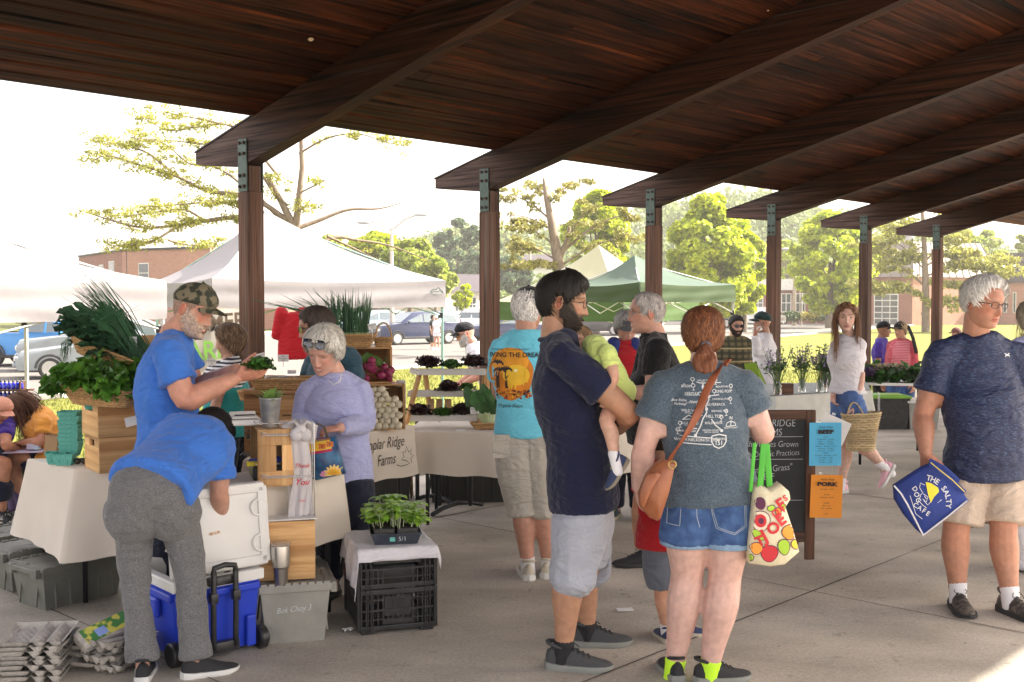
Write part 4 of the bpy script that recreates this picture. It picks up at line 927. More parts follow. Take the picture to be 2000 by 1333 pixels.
GW=person('auburn haired woman in slate printed tee and denim shorts seen from behind',(1.0,Y),1.66,(.12,1),fat=1.18,female=True,legr=1.20,armr=1.38,hipw=1.12,chestw=1.08,skin=(.58,.37,.31),res=.008,J=dict(pelvis=(1383,945,Y),hipL=(1342,985,Y),hipR=(1426,985,Y),knL=(1342,1120,Y+.02),anL=(1318,1302,Y+.03),knR=(1416,1125,Y-.02),anR=(1386,1304,Y-.02),toeL=(-.12,1,0),toeR=(1,.25,0),chest=(1376,800,Y),neck=(1374,713,Y),head=(1373,655,Y+.02),hfwd=(.05,1,-.08),shL=(1298,757,Y),shR=(1452,757,Y),elL=(1259,872,Y-.02),wrL=(1246,950,Y+.02),elR=(1490,845,Y),wrR=(1478,822,Y+.24)),hands=dict(L=dict(d=(.12,.1,-.8),n=(.9,.25,.1),curl=.35),R=dict(d=(-.3,.9,.2),n=(0,0,-1),curl=.6)),head=dict(s=.98,hair=dict(style='full',thick=.017,col=(.13,.045,.02),col2=(.26,.10,.04),strand=.0012)),top=dict(mat=HEATH,sleeve=.53,hem=.045,ease=1.09,fold=.013,fk=10,seed=12,flare=1.12,hemr=.97,fax=(1,0,.25)),bottom=dict(mat=DENIM,kind='denim_shorts',hem=.52,ease=1.03,fold=.006,rise=.02),shoes=dict(mats=[SB,SOLEG,LACE],L=.265),sock=(NEON,.028))
b=GW['body'];hc=GW['hc'];m=MB();HL=GW['HL']
for k in range(12):
 a=k*math.pi*2/12;c=P(1376,706,Y-.10)
 m.tube([HL(0,-.098,-.045),c+V((.030*math.cos(a),-.012+.012*math.sin(a*2),.018*math.sin(a)+.012)),c+V((.036*math.cos(a),.01*math.sin(a),.03*math.sin(a)-.008)),c+V((.014*math.cos(a),.01,-.03+.01*math.sin(a)))],[.014,.021,.021,.012],8)
v,n,fc=vox(m,.004,1);v=v+n*(.0022*np.sin(v@np.array([260,90,60.])+3*wob(v,40,2)))[:,None]
cl=np.array([.14,.048,.021])*(.8+.5*(.5+.5*np.sin(v@np.array([420,0,90.])+3*wob(v,30,8))))[:,None]
bun=mesh_thing('hair_bun',v,fc,SKINF,None,b,cl)
m=MB();m.tube([HL(.018*math.cos(a),-.103-.004*math.sin(a),-.046+.010*math.sin(a))for a in[math.tau*i/16 for i in range(16)]],.0045,6,closed=True);m.build('hair_tie',mat('grey_elastic',(.12,.13,.17),.7),b,smooth=True)
strands([[HL(x,-.06+.0*x,.09),HL(x*1.2,-.105,.03),HL(x*.5,-.112,-.04)]for x in(-.05,-.03,-.015,0,.015,.03,.05)],.0011,(.20,.08,.032),5,'hair_strands',b,per=10,spread=.007)
m=MB()
for k in 'LR':
 a_,b_=(P(1342,985,Y),P(1342,1120,Y+.02))if k=='L' else(P(1426,985,Y),P(1416,1125,Y-.02))
 d=(b_-a_).normalized();c=a_.lerp(b_,.52);rr_=.112
 ring=[(c+V((rr_*1.0*math.cos(t),rr_*math.sin(t),0))+d*z)for z in(-.016,.018)for t in[math.tau*i/28 for i in range(28)]]
 ring2=[(c+V(((rr_+.006)*math.cos(t),(rr_+.006)*math.sin(t),0))+d*z)for z in(-.012,.014)for t in[math.tau*i/28 for i in range(28)]]
 vs=ring[:28]+ring2[:28]+ring2[28:]+ring[28:]
 m.add(vs,[(j*28+i,j*28+(i+1)%28,(j+1)*28+(i+1)%28,(j+1)*28+i)[::-1]for j in range(3)for i in range(28)])
m.build('rolled_cuffs',DENIML,GW['bottom'],smooth=True)
bv=bvh_of(GW['bottom']);dc=Decal(P(1383,1010,Y),(1,0,0),(0,0,1),bv,.0015);sc=S(Y)
def pxl(dc,o,pts,w,mi=0,Y=Y):
 q=[]
 for a,b_ in zip(pts,pts[1:]):
  n=max(1,int(math.hypot(b_[0]-a[0],b_[1]-a[1])/6))
  q+=[(a[0]+(b_[0]-a[0])*i/n,a[1]+(b_[1]-a[1])*i/n)for i in range(n)]
 q.append(pts[-1]);s=S(Y);dc.line([((x-o[0])/s,-(y-o[1])/s)for x,y in q],w,mi)
o_=(1383,1010)
for pts in([(1378,974),(1390,1022),(1424,1033),(1448,1018),(1447,975)],[(1300,978),(1298,1016),(1320,1018),(1322,974)],[(1350,974),(1352,1000),(1358,1020)],[(1381,977),(1393,1020),(1424,1030),(1445,1016),(1444,976)]):pxl(dc,o_,pts,.0032)
dc.build('stitching',mat('pale_stitch',(.30,.36,.44),.9),GW['bottom'])
o_=(1370,800);dc=Decal(P(*o_,Y),(1,0,0),(0,0,1),bvh_of(GW['top']),.002)
def T(t,px,py,sz,**k):s=S(Y);dc.text(t,(px-o_[0])/s,-(py-o_[1])/s,sz/s,**k)
def Ln(pts,w=.0035):pxl(dc,o_,pts,w,0)
for a in(('VALLEY ROAD',1370,740.5,5.2),('afton',1334,750.5,10),('VERITAS',1343,765.5,7.5),('WILD WOLF',1341,797,7),('BLUE TOAD',1338,821,6.5),('MOUNTAIN',1402,752,5),('KING FOX',1404,761,7.5),('CARDINAL POINT',1400,775,5),('SILVERBACK',1388,785,7),('BOLD ROCK',1383,820,6.5),('HILL TOP',1383,807,8),('BREWING TREE',1394,797,5),('THREE NOTCHD',1332,836,5),('NELSON COUNTY',1379,834,4.5),('VISITOR CENTER',1379,838,4),('WWW.NELSON151.COM',1353,853,8.2),('N',1417,811,9),('NELSON',1394,851,6.5),('151',1394,859,12),('Brewing Company',1341,801,3.4),('HARD CIDER',1338,825,3.4),('NELSON COUNTY',1418,830,3.8)):T(*a,bold=.012,sx=.92)
T('Blue Ridge',1319,778,6.5,shear=.4,bold=.02);T('Parkway',1321,785,6.5,shear=.4,bold=.02);T('and',1335,782,4.5,shear=.4);T('Appalachian',1353,780,6.5,shear=.4,bold=.02);T('Trail',1354,786,6,shear=.4,bold=.02)
Ln([(1353,743),(1360,745),(1400,744)]);Ln([(1365,746),(1364,756),(1373,765),(1375,776),(1368,788),(1369,800),(1362,812),(1358,826),(1350,842)],.005);Ln([(1383,746),(1377,756),(1367,767),(1366,776)],.004);Ln([(1377,769),(1395,767)],.004);Ln([(1378,812),(1386,824),(1398,833)],.004)
Ln([(1325,814),(1336,805),(1347,812),(1325,814)],.003);Ln([(1320,845),(1380,849)],.004);Ln([(1321,859),(1380,862)],.004);Ln([(1330,768),(1355,768)],.002);Ln([(1333,830),(1352,831)],.004)
for x,y in((1365,752),(1377,752),(1376,770),(1369,793),(1343,830),(1399,835),(1349,844)):dc.rect((x-o_[0])/S(Y),-(y-o_[1])/S(Y),.011,.011)
for x,y in((1346,738),(1347,750),(1389,739),(1359,765),(1386,760),(1417,775),(1420,751),(1407,797),(1359,797),(1397,808),(1321,821),(1317,834)):
 pts=[(x+3.3*math.cos(t),y+3.3*math.sin(t))for t in[math.tau*i/9 for i in range(10)]];Ln(pts,.0028);Ln([(x,y+3),(x,y+8)],.0022);Ln([(x-2.5,y+8.5),(x+2.5,y+8.5)],.0022)
Ln([(1417,816),(1417,826)],.003);Ln([(1407,826),(1409,820),(1417,817),(1425,820),(1428,826),(1407,827)],.003)
Ln([(1380,845),(1394,842),(1408,845),(1408,857),(1403,865),(1394,869),(1385,865),(1380,857),(1380,845)],.005)
dc.build('printed_map',INK,GW['top'])
Y=5.22
BO=person('small boy in red shirt and grey shorts half hidden by the woman in slate',(.735,Y),1.06,(.25,.9),skin=(.55,.30,.2),fat=1.15,res=.007,J=dict(pelvis=(1300,1043,Y),hipL=(1288,1060,Y),hipR=(1314,1060,Y),knL=(1292,1150,Y),anL=(1301,1232,Y+.05),knR=(1316,1150,Y),anR=(1330,1228,Y+.15),chest=(1300,945,Y),neck=(1301,900,Y),head=(1302,858,Y),hfwd=(.9,.45,0),toeL=(-.2,1,0),toeR=(1,-.1,0)),head=dict(s=.86,hair=dict(style='child',thick=.012,col=(.03,.018,.012)),nose=.7),top=dict(mat=RED,sleeve=.6,hem=.06,ease=1.3,fold=.008,fk=18),bottom=dict(mat=cloth('slate_grey_twill',(.14,.16,.20)),kind='shorts',hem=.95,ease=1.28),shoes=dict(mats=[NAVYS,CREAM,LACE],L=.19),sock=(SOCKW,.04))
Y=5.85
WM=person('tall white haired man in speckled navy sport shirt and tan shorts',(2.5,Y),1.80,(.25,-1),fat=1.22,belly=.03,legr=1.06,armr=1.14,chestw=1.08,hipw=1.05,skin=(.44,.215,.14),res=.008,J=dict(pelvis=(1925,890,Y),hipR=(1885,925,Y),hipL=(1962,925,Y),knR=(1868,1030,Y-.04),anR=(1871,1166,Y-.02),knL=(1960,1030,Y-.08),anL=(1974,1176,Y-.12),toeR=(-.12,-1,0),toeL=(.35,-1,0),chest=(1916,755,Y),neck=(1906,656,Y),head=(1921,594,Y-.05),hfwd=(.42,-.90,-.15),hup=(.06,0,1),shR=(1840,692,Y),shL=(1983,696,Y),elR=(1803,812,Y),wrR=(1808,885,Y-.12),elL=(2030,810,Y+.02),wrL=(1998,868,Y-.10)),hands=dict(R=dict(d=(.12,-.05,-.95),n=(.75,.5,0),curl=.75,thumb=.2),L=dict(d=(-.5,.1,-.8),n=(-.2,.9,0),curl=.3)),head=dict(s=1.10,hair=dict(style='receding',thick=.018,col=WHITEH,col2=(.72,.71,.69),strand=.003,vol=lambda PH,t:.014*np.clip(t+.1,0,1)*(1+.3*np.cos(PH))),glasses=dict(mat=FRAME,size=(.021,.015)),brow=(.4,.36,.3),brow_w=.4,nose=1.15,lids=.5,red=.55,jaw=1.10,chinf=.002),top=dict(mat=SPECK,sleeve=.60,hem=.055,ease=1.14,fold=.010,seed=31,flare=1.2),bottom=dict(mat=TAN,kind='shorts',hem=.90,ease=1.16,fold=.012,flare=1.15),shoes=dict(mats=[BROWNS,SB,LACE],L=.30),sock=(SOCKW,.075))
dc=Decal(P(1953,692,Y),(1,0,0),(0,0,1),bvh_of(WM['top']),.0025);s=S(Y)
for sg in(-1,1):dc.line([(-6/s,sg*3.2/s),(-3/s,sg*.8/s),(3/s,sg*.8/s),(6/s,sg*3.2/s)],.006)
dc.build('chest_logo',INK,WM['top'])
m=MB();c=P(1996,858,Y-.1);m.tube([c+V((.03*math.cos(a),.028*math.sin(a),.01*math.sin(a)))for a in[math.tau*i/16 for i in range(16)]],(.004,.010),8,right=(0,0,1),closed=True);m.box(c+V((-.02,-.026,0)),(.03,.008,.03),rz=.5,bev=.003);m.build('wristwatch',mat('black_watch',(.02,.02,.02),.3),WM['body'],smooth=False)
Y=6.48
AM=person('man in aqua surf print tee, black cap and stone shorts',(.12,Y),1.74,(.25,1),fat=1.06,armr=1.1,skin=(.52,.27,.19),legr=1.05,res=.008,J=dict(pelvis=(1030,830,Y),hipL=(1007,855,Y),hipR=(1052,855,Y),knL=(1020,980,Y),anL=(1031,1106,Y),knR=(1060,980,Y),anR=(1071,1104,Y+.04),toeL=(-.1,1,0),toeR=(.3,1,0),chest=(1026,715,Y),neck=(1027,645,Y),head=(1031,605,Y+.02),hfwd=(.55,.85,-.05),shL=(978,682,Y),shR=(1078,682,Y),elL=(975,765,Y+.12),wrL=(1010,775,Y+.33),elR=(1085,760,Y+.1),wrR=(1070,775,Y+.33)),head=dict(s=1.04,hair=dict(style='full',thick=.012,col=WHITEH,strand=.004),hat=dict(mat=CAPB)),top=dict(mat=AQUA,sleeve=.68,hem=.035,ease=1.16,fold=.009,seed=7),bottom=dict(mat=KHAKI,kind='cargo_shorts',hem=1.18,ease=1.22,fold=.012,flare=1.0),shoes=dict(mats=[CREAM,SOLEW,LACE],L=.29),sock=(SOCKW,.05))
o_=(1000,730);dc=Decal(P(*o_,Y),(1,0,0),(0,0,1),bvh_of(AM['top']),.0025);s=S(Y)
dc.disc(-2/s,2/s,44/s,52/s,mi=0,seg=40,rings=8,fn=lambda a:.97+.03*math.sin(a*7))
dc.disc(-4/s,26/s,36/s,26/s,mi=1,seg=30,rings=5,extra=.0008);dc.disc(8/s,0,26/s,20/s,mi=2,seg=26,rings=4,extra=.0016);dc.disc(7/s,9/s,3.2/s,mi=3,extra=.0024)
dc.text("IT'S NEVER TOO LATE TO START",-3/s,48.5/s,5/s,mi=4,extra=.003,rot=0);dc.text('LIVING THE DREAM',6/s,38/s,12.5/s,mi=4,extra=.003,bold=.02)
for x0,h in((-30,22),(-13,10),(-26,8)):
 dc.line([((x0+1)/s,-26/s),(x0/s,0),((x0+2)/s,h/s)],.006,4,.003)
 for k in range(7):
  a=-.3+k*.62;dc.line([((x0+2)/s,h/s),((x0+2+7*math.cos(a))/s,(h+3+4*math.sin(a))/s),((x0+2+12*math.cos(a))/s,(h-2+4*math.sin(a))/s)],.007,4,.003)
for x,y,w_,h in((-20,-2,26,3),(-20,-12,24,2.5),(-28,-14,2,24),(-10,-14,2,24),(-18,-24,24,3)):dc.rect(x/s,y/s,w_/s,h/s,4,extra=.003)
for x,r_ in((-6,.1),(0,-.1),(6,.05)):dc.disc(x/s,-16/s,2.4/s,12/s,mi=2,extra=.0036,rot=r_)
dc.line([(22/s,-20/s),(24/s,8/s),(30/s,-14/s),(22/s,-14/s)],.006,2,.0036)
R_=random.Random(2)
for k in range(46):dc.disc((-36+R_.random()*72)/s,(-30-R_.random()*16)/s,(1+R_.random()*2.2)/s,mi=R_.choice([4,5,2,4,5]),seg=6,rings=1,extra=.0036)
dc.rect(-6/s,-37/s,40/s,7/s,2,extra=.004);dc.text('ATLANTIC SURF SHOP',-6/s,-37/s,4.6/s,mi=4,extra=.0048);dc.text('Virginia Beach',-4/s,-60/s,8.5/s,mi=4,shear=.35,extra=.003)
dc.build('surf_print',[mat('orange_print',(.62,.20,.01),.7,var=.3,scale=12),mat('amber_print',(.75,.32,.02),.7,var=.2,scale=14),mat('yellow_print',(.85,.52,.03),.7),mat('sun_print',(.95,.9,.5),.7),INKD,mat('rust_print',(.35,.06,.01),.7)],AM['top'])
m=MB()
for px,py in((978,875),(1052,880)):
 m=MB();c=P(px,py,Y-.125);m.box(c,(.10,.012,.12),bev=.004);m.box(c+V((0,-.006,.06)),(.106,.012,.035),bev=.004);m.build('pocket',KHAKI,AM['bottom'])
Y=6.85
BK=person('grey haired man with glasses in plain black tee facing left',(.9,Y),1.73,(-1,.12),fat=1.22,belly=.03,armr=1.2,skin=(.55,.30,.22),res=.008,J=dict(pelvis=(1285,835,Y),hipL=(1285,850,Y-.08),hipR=(1285,850,Y+.09),knL=(1275,985,Y-.08),anL=(1262,1088,Y-.08),knR=(1300,985,Y+.1),anR=(1310,1085,Y+.1),toeL=(-1,-.1,0),toeR=(-1,0,0),chest=(1288,730,Y),neck=(1278,652,Y),head=(1262,613,Y),hfwd=(-1,-.12,-.02),shL=(1285,684,Y-.19),shR=(1270,688,Y+.19),elL=(1275,772,Y-.24),wrL=(1230,764,Y-.12),elR=(1250,775,Y+.2),wrR=(1230,762,Y+.02)),head=dict(s=1.10,hair=dict(style='receding',thick=.010,col=(.38,.35,.33),strand=.003),glasses=dict(mat=WIRE),brow=(.2,.15,.12),smile=.8,red=.5,jaw=1.1),top=dict(mat=BLACKC,sleeve=.58,hem=.05,ease=1.14,fold=.010,seed=17),bottom=dict(mat=BLACKC,kind='shorts',hem=1.1),shoes=dict(mats=[SB,SB,LACE],L=.29),sock=(SOCKB,.05))
Y=8.3
person('older woman with grey sun visor, blue jacket and red top behind the toddler',(.87,Y),1.58,(-.2,-1),female=True,fat=1.15,skin=(.5,.28,.21),res=.011,J=dict(head=(1224,640,Y),hfwd=(.12,-.9,-.35)),head=dict(s=1.0,hair=dict(style='full',thick=.022,col=(.30,.29,.28),strand=.006),hat=dict(mat=cloth('grey_visor_cloth',(.10,.10,.11))),lids=.7,smile=.3),top=dict(mat=RED,longsleeve=True,hem=.05),bottom=dict(mat=NAVYP,hem=2.0),shoes=dict(mats=[mat('teal_black_running_shoe',(.01,.03,.05),.7),mat('tan_sole',(.4,.36,.25),.8),mat('neon_lace',(.5,.7,.05),.7)],L=.25))
m=MB()
bb=bpy.data.objects[[o.name for o in bpy.data.objects if o.get('label','').startswith('older woman with grey')][0]]
for sg in(-1,1):
 sh=P(1219+sg*37,690,Y);stube(m,[P(1219+sg*20,672,Y-.02),P(1219+sg*24,720,Y-.06),P(1219+sg*26,800,Y-.06)],[(.055,.06),(.075,.09),(.085,.10)],12,right=(1,0,0));stube(m,[P(1219+sg*20,685,Y),sh,P(1219+sg*42,755,Y-.02),P(1219+sg*38,800,Y-.1)],[.06,.062,.058,.05],12)
v,n,fc=vox(m,.012,2);mesh_thing('jacket',folds(v,n,.008,14,5),fc,cloth('royal_navy_jacket',(.02,.035,.18)),None,bb)
Y=9.3
YW=person('young woman with long brown hair, white tee and denim shorts walking',(2.83,Y),1.66,(-.85,-.5),female=True,fat=.88,chestw=.90,skin=(.60,.38,.30),hipw=1.0,res=.008,hi=True,armr=.95,J=dict(pelvis=(1654,768,Y),hipL=(1664,790,Y-.06),hipR=(1646,788,Y+.07),knL=(1682,872,Y-.05),anL=(1727,913,Y-.02),knR=(1651,868,Y+.06),anR=(1642,950,Y+.05),toeL=(-.55,-.2,-.8),toeR=(-1,-.3,0),upL=(-.7,0,.5),airL=1,chest=(1655,698,Y),neck=(1660,660,Y),head=(1653,620,Y-.02),hfwd=(-.25,-1,-.10),shL=(1680,676,Y-.06),shR=(1634,678,Y+.06),elL=(1682,742,Y-.08),wrL=(1669,795,Y-.13),elR=(1632,735,Y+.1),wrR=(1628,770,Y-.02)),hands=dict(L=dict(d=(-.1,0,-1),n=(-.8,.5,0),curl=.9)),head=dict(s=1.02,hair=dict(style='long',thick=.010,col=(.13,.06,.03),col2=(.26,.13,.06)),nose=.85,jaw=.92,lids=.4,lip=(.45,.16,.15)),top=dict(mat=WHITEC,sleeve=.42,hem=-.012,ease=1.10,fold=.008),bottom=dict(mat=mat('mid_blue_denim',(.045,.10,.28),.85,scale=26,col2=(.09,.17,.38)),kind='denim_shorts',hem=.42,ease=1.12,rise=.05,flare=1.1),shoes=dict(mats=[PINKS,SOLEW,SOLEW],L=.25),sock=(SOCKW,.06))
HL=YW['HL'];fw=V((0,0,0))
g=[]
for sx_,px in((1,1634),(-1,1672)):
 for k in range(5):g.append([HL(sx_*(.012+.012*k),.05-.03*k,.122-.009*k),HL(sx_*(.084+.002*k),.035-.025*k,.03),HL(sx_*.088,.02-.02*k,-.05),P(px-sx_*2*(2-k)*.6,668+2*k,Y-.10+.03*k),P(px-1-sx_*(2-k)*.6,705+3*k,Y-.13+.03*k)])
strands(g,.0035,(.20,.10,.05),8,'long_hair',YW['body'],per=40,spread=.010)
Y=13.0
person('bearded man in dark glasses and olive plaid shirt beyond the posts',(2.64,Y,-.28),1.76,(.15,-1),fat=1.1,skin=(.5,.3,.22),res=.014,hi=False,head=dict(hair=dict(style='short',thick=.016,col=BLACKH),beardshell=dict(thick=.014,col=(.03,.018,.012)),glasses=dict(mat=FRAME,lens=LENSD)),J=dict(hfwd=(.2,-1,-.15)),top=dict(mat=PLAID,longsleeve=True,fold=.01),bottom=dict(mat=NAVYP,hem=2),shoes=dict(mats=[SB,SOLEG,LACE]))
Y=12.4
CM=person('man in dark green cap and white jacket drinking from a cup',(2.84,Y,-.2),1.72,(-1,-.15),skin=(.42,.22,.15),res=.012,hi=False,J=dict(elL=(1480,690,Y-.2),wrL=(1475,655,Y-.25),shL=(1497,668,Y-.16),shR=(1490,670,Y+.15)),hands=dict(L=dict(d=(-.1,0,1),n=(1,0,0),curl=.9)),head=dict(hat=dict(mat=CAPG),beard=(.15,.12,.1),beard_w=.6),top=dict(mat=WHITEC,longsleeve=True,fold=.01),bottom=dict(mat=BLACKC,hem=2),shoes=dict(mats=[SB,SOLEG,LACE]))
m=MB();c=P(1478,643,Y-.24);m.lathe([(.028,-.05),(.036,.05),(.034,.05),(.026,-.045)],c,14,Matrix.Rotation(1.1,3,'Y'));m.thing('paper_cup',mat('white_paper',(.8,.79,.77),.8),c,'white paper cup at the lips of the man in green cap','cup',smooth=True)
Y=16.2
person('man in violet shirt behind the woman in coral cardigan',(5.45,Y,-.4),1.74,(.9,-.5),skin=(.3,.16,.1),res=.016,hi=False,head=dict(hat=dict(mat=CAPB)),top=dict(mat=PURPLE,fold=.01),bottom=dict(mat=BLACKC,hem=2),shoes=dict(mats=[SB,SOLEG,LACE]))
Y=15.4
PL=person('blonde woman in black cap and coral pink cardigan with shoulder strap',(5.45,Y,-.35),1.70,(-.8,-.6),female=True,fat=1.25,skin=(.5,.27,.18),res=.014,hi=False,head=dict(hair=dict(style='full',thick=.02,col=(.45,.32,.17)),hat=dict(mat=CAPB)),top=dict(mat=PINK,longsleeve=True,hem=.06),bottom=dict(mat=DENIM,hem=2),shoes=dict(mats=[SB,SOLEG,LACE]))
m=MB();e=PL['body'].location
dc=Decal(P(1752,684,Y),(1,0,0),(0,0,1),bvh_of(PL['top']),.006);dc.rect(-.03,0,.30,.50,n=10);dc.build('striped_front',PSTRIPE,PL['top'])
m=MB();m.tube([P(1773,636,Y-.02),P(1783,660,Y-.24),P(1790,690,Y-.24)],(.025,.006),8,right=(1,0,0));m.build('shoulder_strap',SB,PL['body'])
Y=22.
person('person in brown cap far behind the white haired man',(8.9,Y,-.65),1.75,(-1,-.3),skin=(.4,.2,.14),res=.022,hi=False,J=dict(),head=dict(hair=dict(style='short',thick=.01,col=BLACKH),hat=dict(mat=CAPK)),top=dict(mat=BLACKC),bottom=dict(mat=NAVYP,hem=2),shoes=dict(mats=[SB,SOLEG,LACE]))
Y=6.7
BW=person('long haired blonde woman in white trousers cut off by the right edge',(3.18,Y),1.66,(.3,-1),female=True,skin=(.5,.28,.2),res=.010,J=dict(hfwd=(.8,-.5,0),anR=(1999,1130,Y)),head=dict(hair=dict(style='full',thick=.02,col=(.30,.25,.19),col2=(.42,.36,.28))),top=dict(mat=LAV),bottom=dict(mat=WHITEC,hem=1.85,ease=1.3,flare=1.3),shoes=dict(mats=[SB,SOLEG,LACE],L=.25))
HL=BW['HL'];strands([[HL(-.03-.01*k,.0-.02*k,.1),HL(-.085,.0-.02*k,.02),HL(-.09,-.01-.02*k,-.08),HL(-.085,-.01-.02*k,-.2)]for k in range(6)],.0022,(.36,.30,.23),9,'long_hair',BW['body'],per=30,spread=.014)
Y=5.55
VM=person('vendor in royal blue tee and camouflage cap holding out a lettuce',(-1.73,Y),1.78,(1,-.12),fat=1.12,belly=.01,armr=1.2,skin=(.58,.29,.20),res=.008,J=dict(pelvis=(322,890,Y),hipR=(322,905,Y-.09),hipL=(322,905,Y+.09),chest=(322,745,Y),neck=(338,652,Y),head=(377,607,Y-.02),hfwd=(1,-.28,-.38),hup=(.4,0,1),shR=(330,692,Y-.19),shL=(345,684,Y+.19),elR=(362,783,Y-.22),wrR=(462,738,Y-.14),elL=(385,760,Y+.2),wrL=(462,722,Y+.05)),hands=dict(R=dict(d=(.9,.15,.15),n=(-.1,.6,.8),curl=.25,thumb=.5),L=dict(d=(.9,-.25,.0),n=(0,-.5,.8),curl=.3)),head=dict(s=1.10,hair=dict(style='short',thick=.002,col=(.40,.25,.18),strand=.001),hat=dict(mat=CAMO),beard=(.52,.36,.26),beard_w=.75,beard_z=-.025,brow=(.3,.18,.1),red=.7,lids=.6,smile=.6,beardshell=dict(thick=.005,col=(.48,.36,.29))),top=dict(mat=BLUE,sleeve=.58,hem=.06,ease=1.16,fold=.013,seed=5,flare=1.15),bottom=dict(mat=NAVYP,hem=2),shoes=dict(mats=[SB,SOLEG,LACE]))
Y=4.75
BE=person('dark haired man in royal blue tee and grey sweatpants bending over a cooler',(-1.5,Y),1.76,(.35,1),fat=1.05,legr=.66,skin=(.5,.29,.21),res=.008,hipw=1.0,J=dict(pelvis=(302,945,Y+.02),hipL=(262,985,Y),hipR=(342,980,Y+.06),knL=(264,1130,Y+.05),anL=(280,1318,Y-.02),knR=(371,1125,Y+.10),anR=(385,1312,Y+.02),toeL=(-.2,1,0),toeR=(.95,.5,0),chest=(378,868,Y+.32),neck=(410,846,Y+.50),head=(412,846,Y+.64),hfwd=(.25,.25,-1),hup=(.35,.9,.3),shR=(430,888,Y+.30),shL=(345,835,Y+.48),elR=(428,958,Y+.30),wrR=(432,1030,Y+.42),elL=(372,930,Y+.60),wrL=(390,1010,Y+.55)),head=dict(s=1.0,hair=dict(style='full',thick=.016,col=BLACKH,strand=.003)),top=dict(mat=BLUE,sleeve=.62,hem=.02,ease=1.16,fold=.014,seed=9,hemr=1.0,flare=1.2,fax=(.3,.3,1)),bottom=dict(mat=GREYSWEAT,over=True,kind='sweatpants',hem=1.86,ease=1.16,fold=.014,rise=.035,seed=14,flare=1.0),shoes=dict(mats=[SB,SOLEW,LACE],L=.25,lace=False))
Y=7.4
CW=person('woman with ponytail in striped tee and teal apron behind the table',(-1.91,Y),1.66,(-1,.1),female=True,skin=(.52,.30,.22),res=.009,J=dict(head=(449,668,Y),hfwd=(-1,.12,-.06),neck=(446,706,Y),chest=(444,742,Y),shL=(450,724,Y-.15),shR=(444,722,Y+.15)),head=dict(s=1.0,hair=dict(style='full',thick=.016,col=(.10,.06,.035),col2=(.25,.16,.09)),nose=.9,jaw=.9,glasses=dict(mat=FRAME,lens=LENSD,up=.95)),top=dict(mat=STRIPE,sleeve=.6,hem=.03),bottom=dict(mat=NAVYP,hem=2),shoes=dict(mats=[SB,SOLEG,LACE]))
strands([[P(462,690,Y+.0),P(470,697,Y+.02),P(473,715,Y+.03),P(468,730,Y+.03)]]*3,.003,(.14,.08,.05),4,'ponytail',CW['body'],per=50,spread=.012)
m=MB();stube(m,[P(441,738,Y),P(443,775,Y),P(446,850,Y)],[(.128,.185),(.155,.205),(.165,.215)],16,right=(1,0,0),caps='flat');v,n,fc=vox(m,.01,2);ap=mesh_thing('apron',folds(v,n,.010,12,8),fc,TEAL,None,CW['body'])
m=MB();m.tube([P(436,745,Y-.16),P(440,718,Y-.11),P(448,710,Y-.02)],(.014,.004),6,right=(1,0,0));m.build('apron_strap',TEAL,ap)
Y=6.75
person('man with dark glasses in dusk teal tee reaching across the table',(-1.08,Y),1.74,(-.95,-.3),skin=(.50,.28,.2),fat=1.1,armr=1.15,res=.009,J=dict(head=(618,640,Y),hfwd=(-.95,-.35,-.2),chest=(648,738,Y),neck=(638,678,Y),shR=(620,708,Y+.16),shL=(678,700,Y-.1),elR=(600,762,Y+.05),wrR=(556,792,Y-.18),elL=(700,770,Y),wrL=(690,800,Y-.1)),head=dict(s=1.08,hair=dict(style='short',thick=.012,col=(.05,.035,.028)),glasses=dict(mat=FRAME,lens=LENSD),beard=(.2,.14,.1),beard_w=.3),hands=dict(R=dict(d=(-.8,-.4,-.4),n=(0,0,-1),curl=.5)),top=dict(mat=DTEAL,sleeve=.6),bottom=dict(mat=NAVYP,hem=2),shoes=dict(mats=[SB,mat('red_sole',(.6,.05,.02),.7),LACE]))
Y=6.02
LW=person('white haired woman in lavender top with dark glasses pushed up on her hair',(-.92,Y),1.60,(-.25,-1),female=True,fat=1.18,armr=1.25,skin=(.58,.33,.25),res=.008,J=dict(pelvis=(662,900,Y),chest=(656,790,Y),neck=(652,727,Y),head=(634,686,Y-.07),hfwd=(-.30,-.85,-.42),hup=(.03,-.35,1),shR=(604,765,Y-.01),shL=(703,762,Y+.01),elR=(590,818,Y-.02),wrR=(592,846,Y-.24),elL=(713,826,Y-.03),wrL=(664,836,Y-.27)),hands=dict(L=dict(d=(-.9,-.1,-.1),n=(0,.3,-.9),curl=.6),R=dict(d=(.5,-.3,-.3),n=(0,.3,-1),curl=.6)),head=dict(s=1.06,hair=dict(style='fringe',thick=.022,col=(.60,.57,.50),col2=(.76,.74,.69),strand=.003,vol=lambda PH,t:.010*np.clip(t,0,1)),glasses=dict(mat=FRAME,lens=LENSD,up=.95,size=(.027,.020)),nose=.95,lids=1.0,brow=(.4,.3,.22),brow_w=.3,smile=.7,red=.4,lip=(.5,.15,.13)),top=dict(mat=LAV,longsleeve=True,hem=.07,ease=1.10,fold=.006,seed=2,fk=10,cuff=.95),bottom=dict(mat=NAVYP,hem=1.9,ease=1.08),shoes=dict(mats=[SB,SB,LACE],L=.25))
m=MB();m.tube([P(640,742,Y-.12),P(652,752,Y-.15),P(664,745,Y-.14),P(668,728,Y-.09)],.0022,6);m.build('necklace',mat('pearl',(.8,.78,.7),.3),LW['body'],smooth=True)
Y=8.3
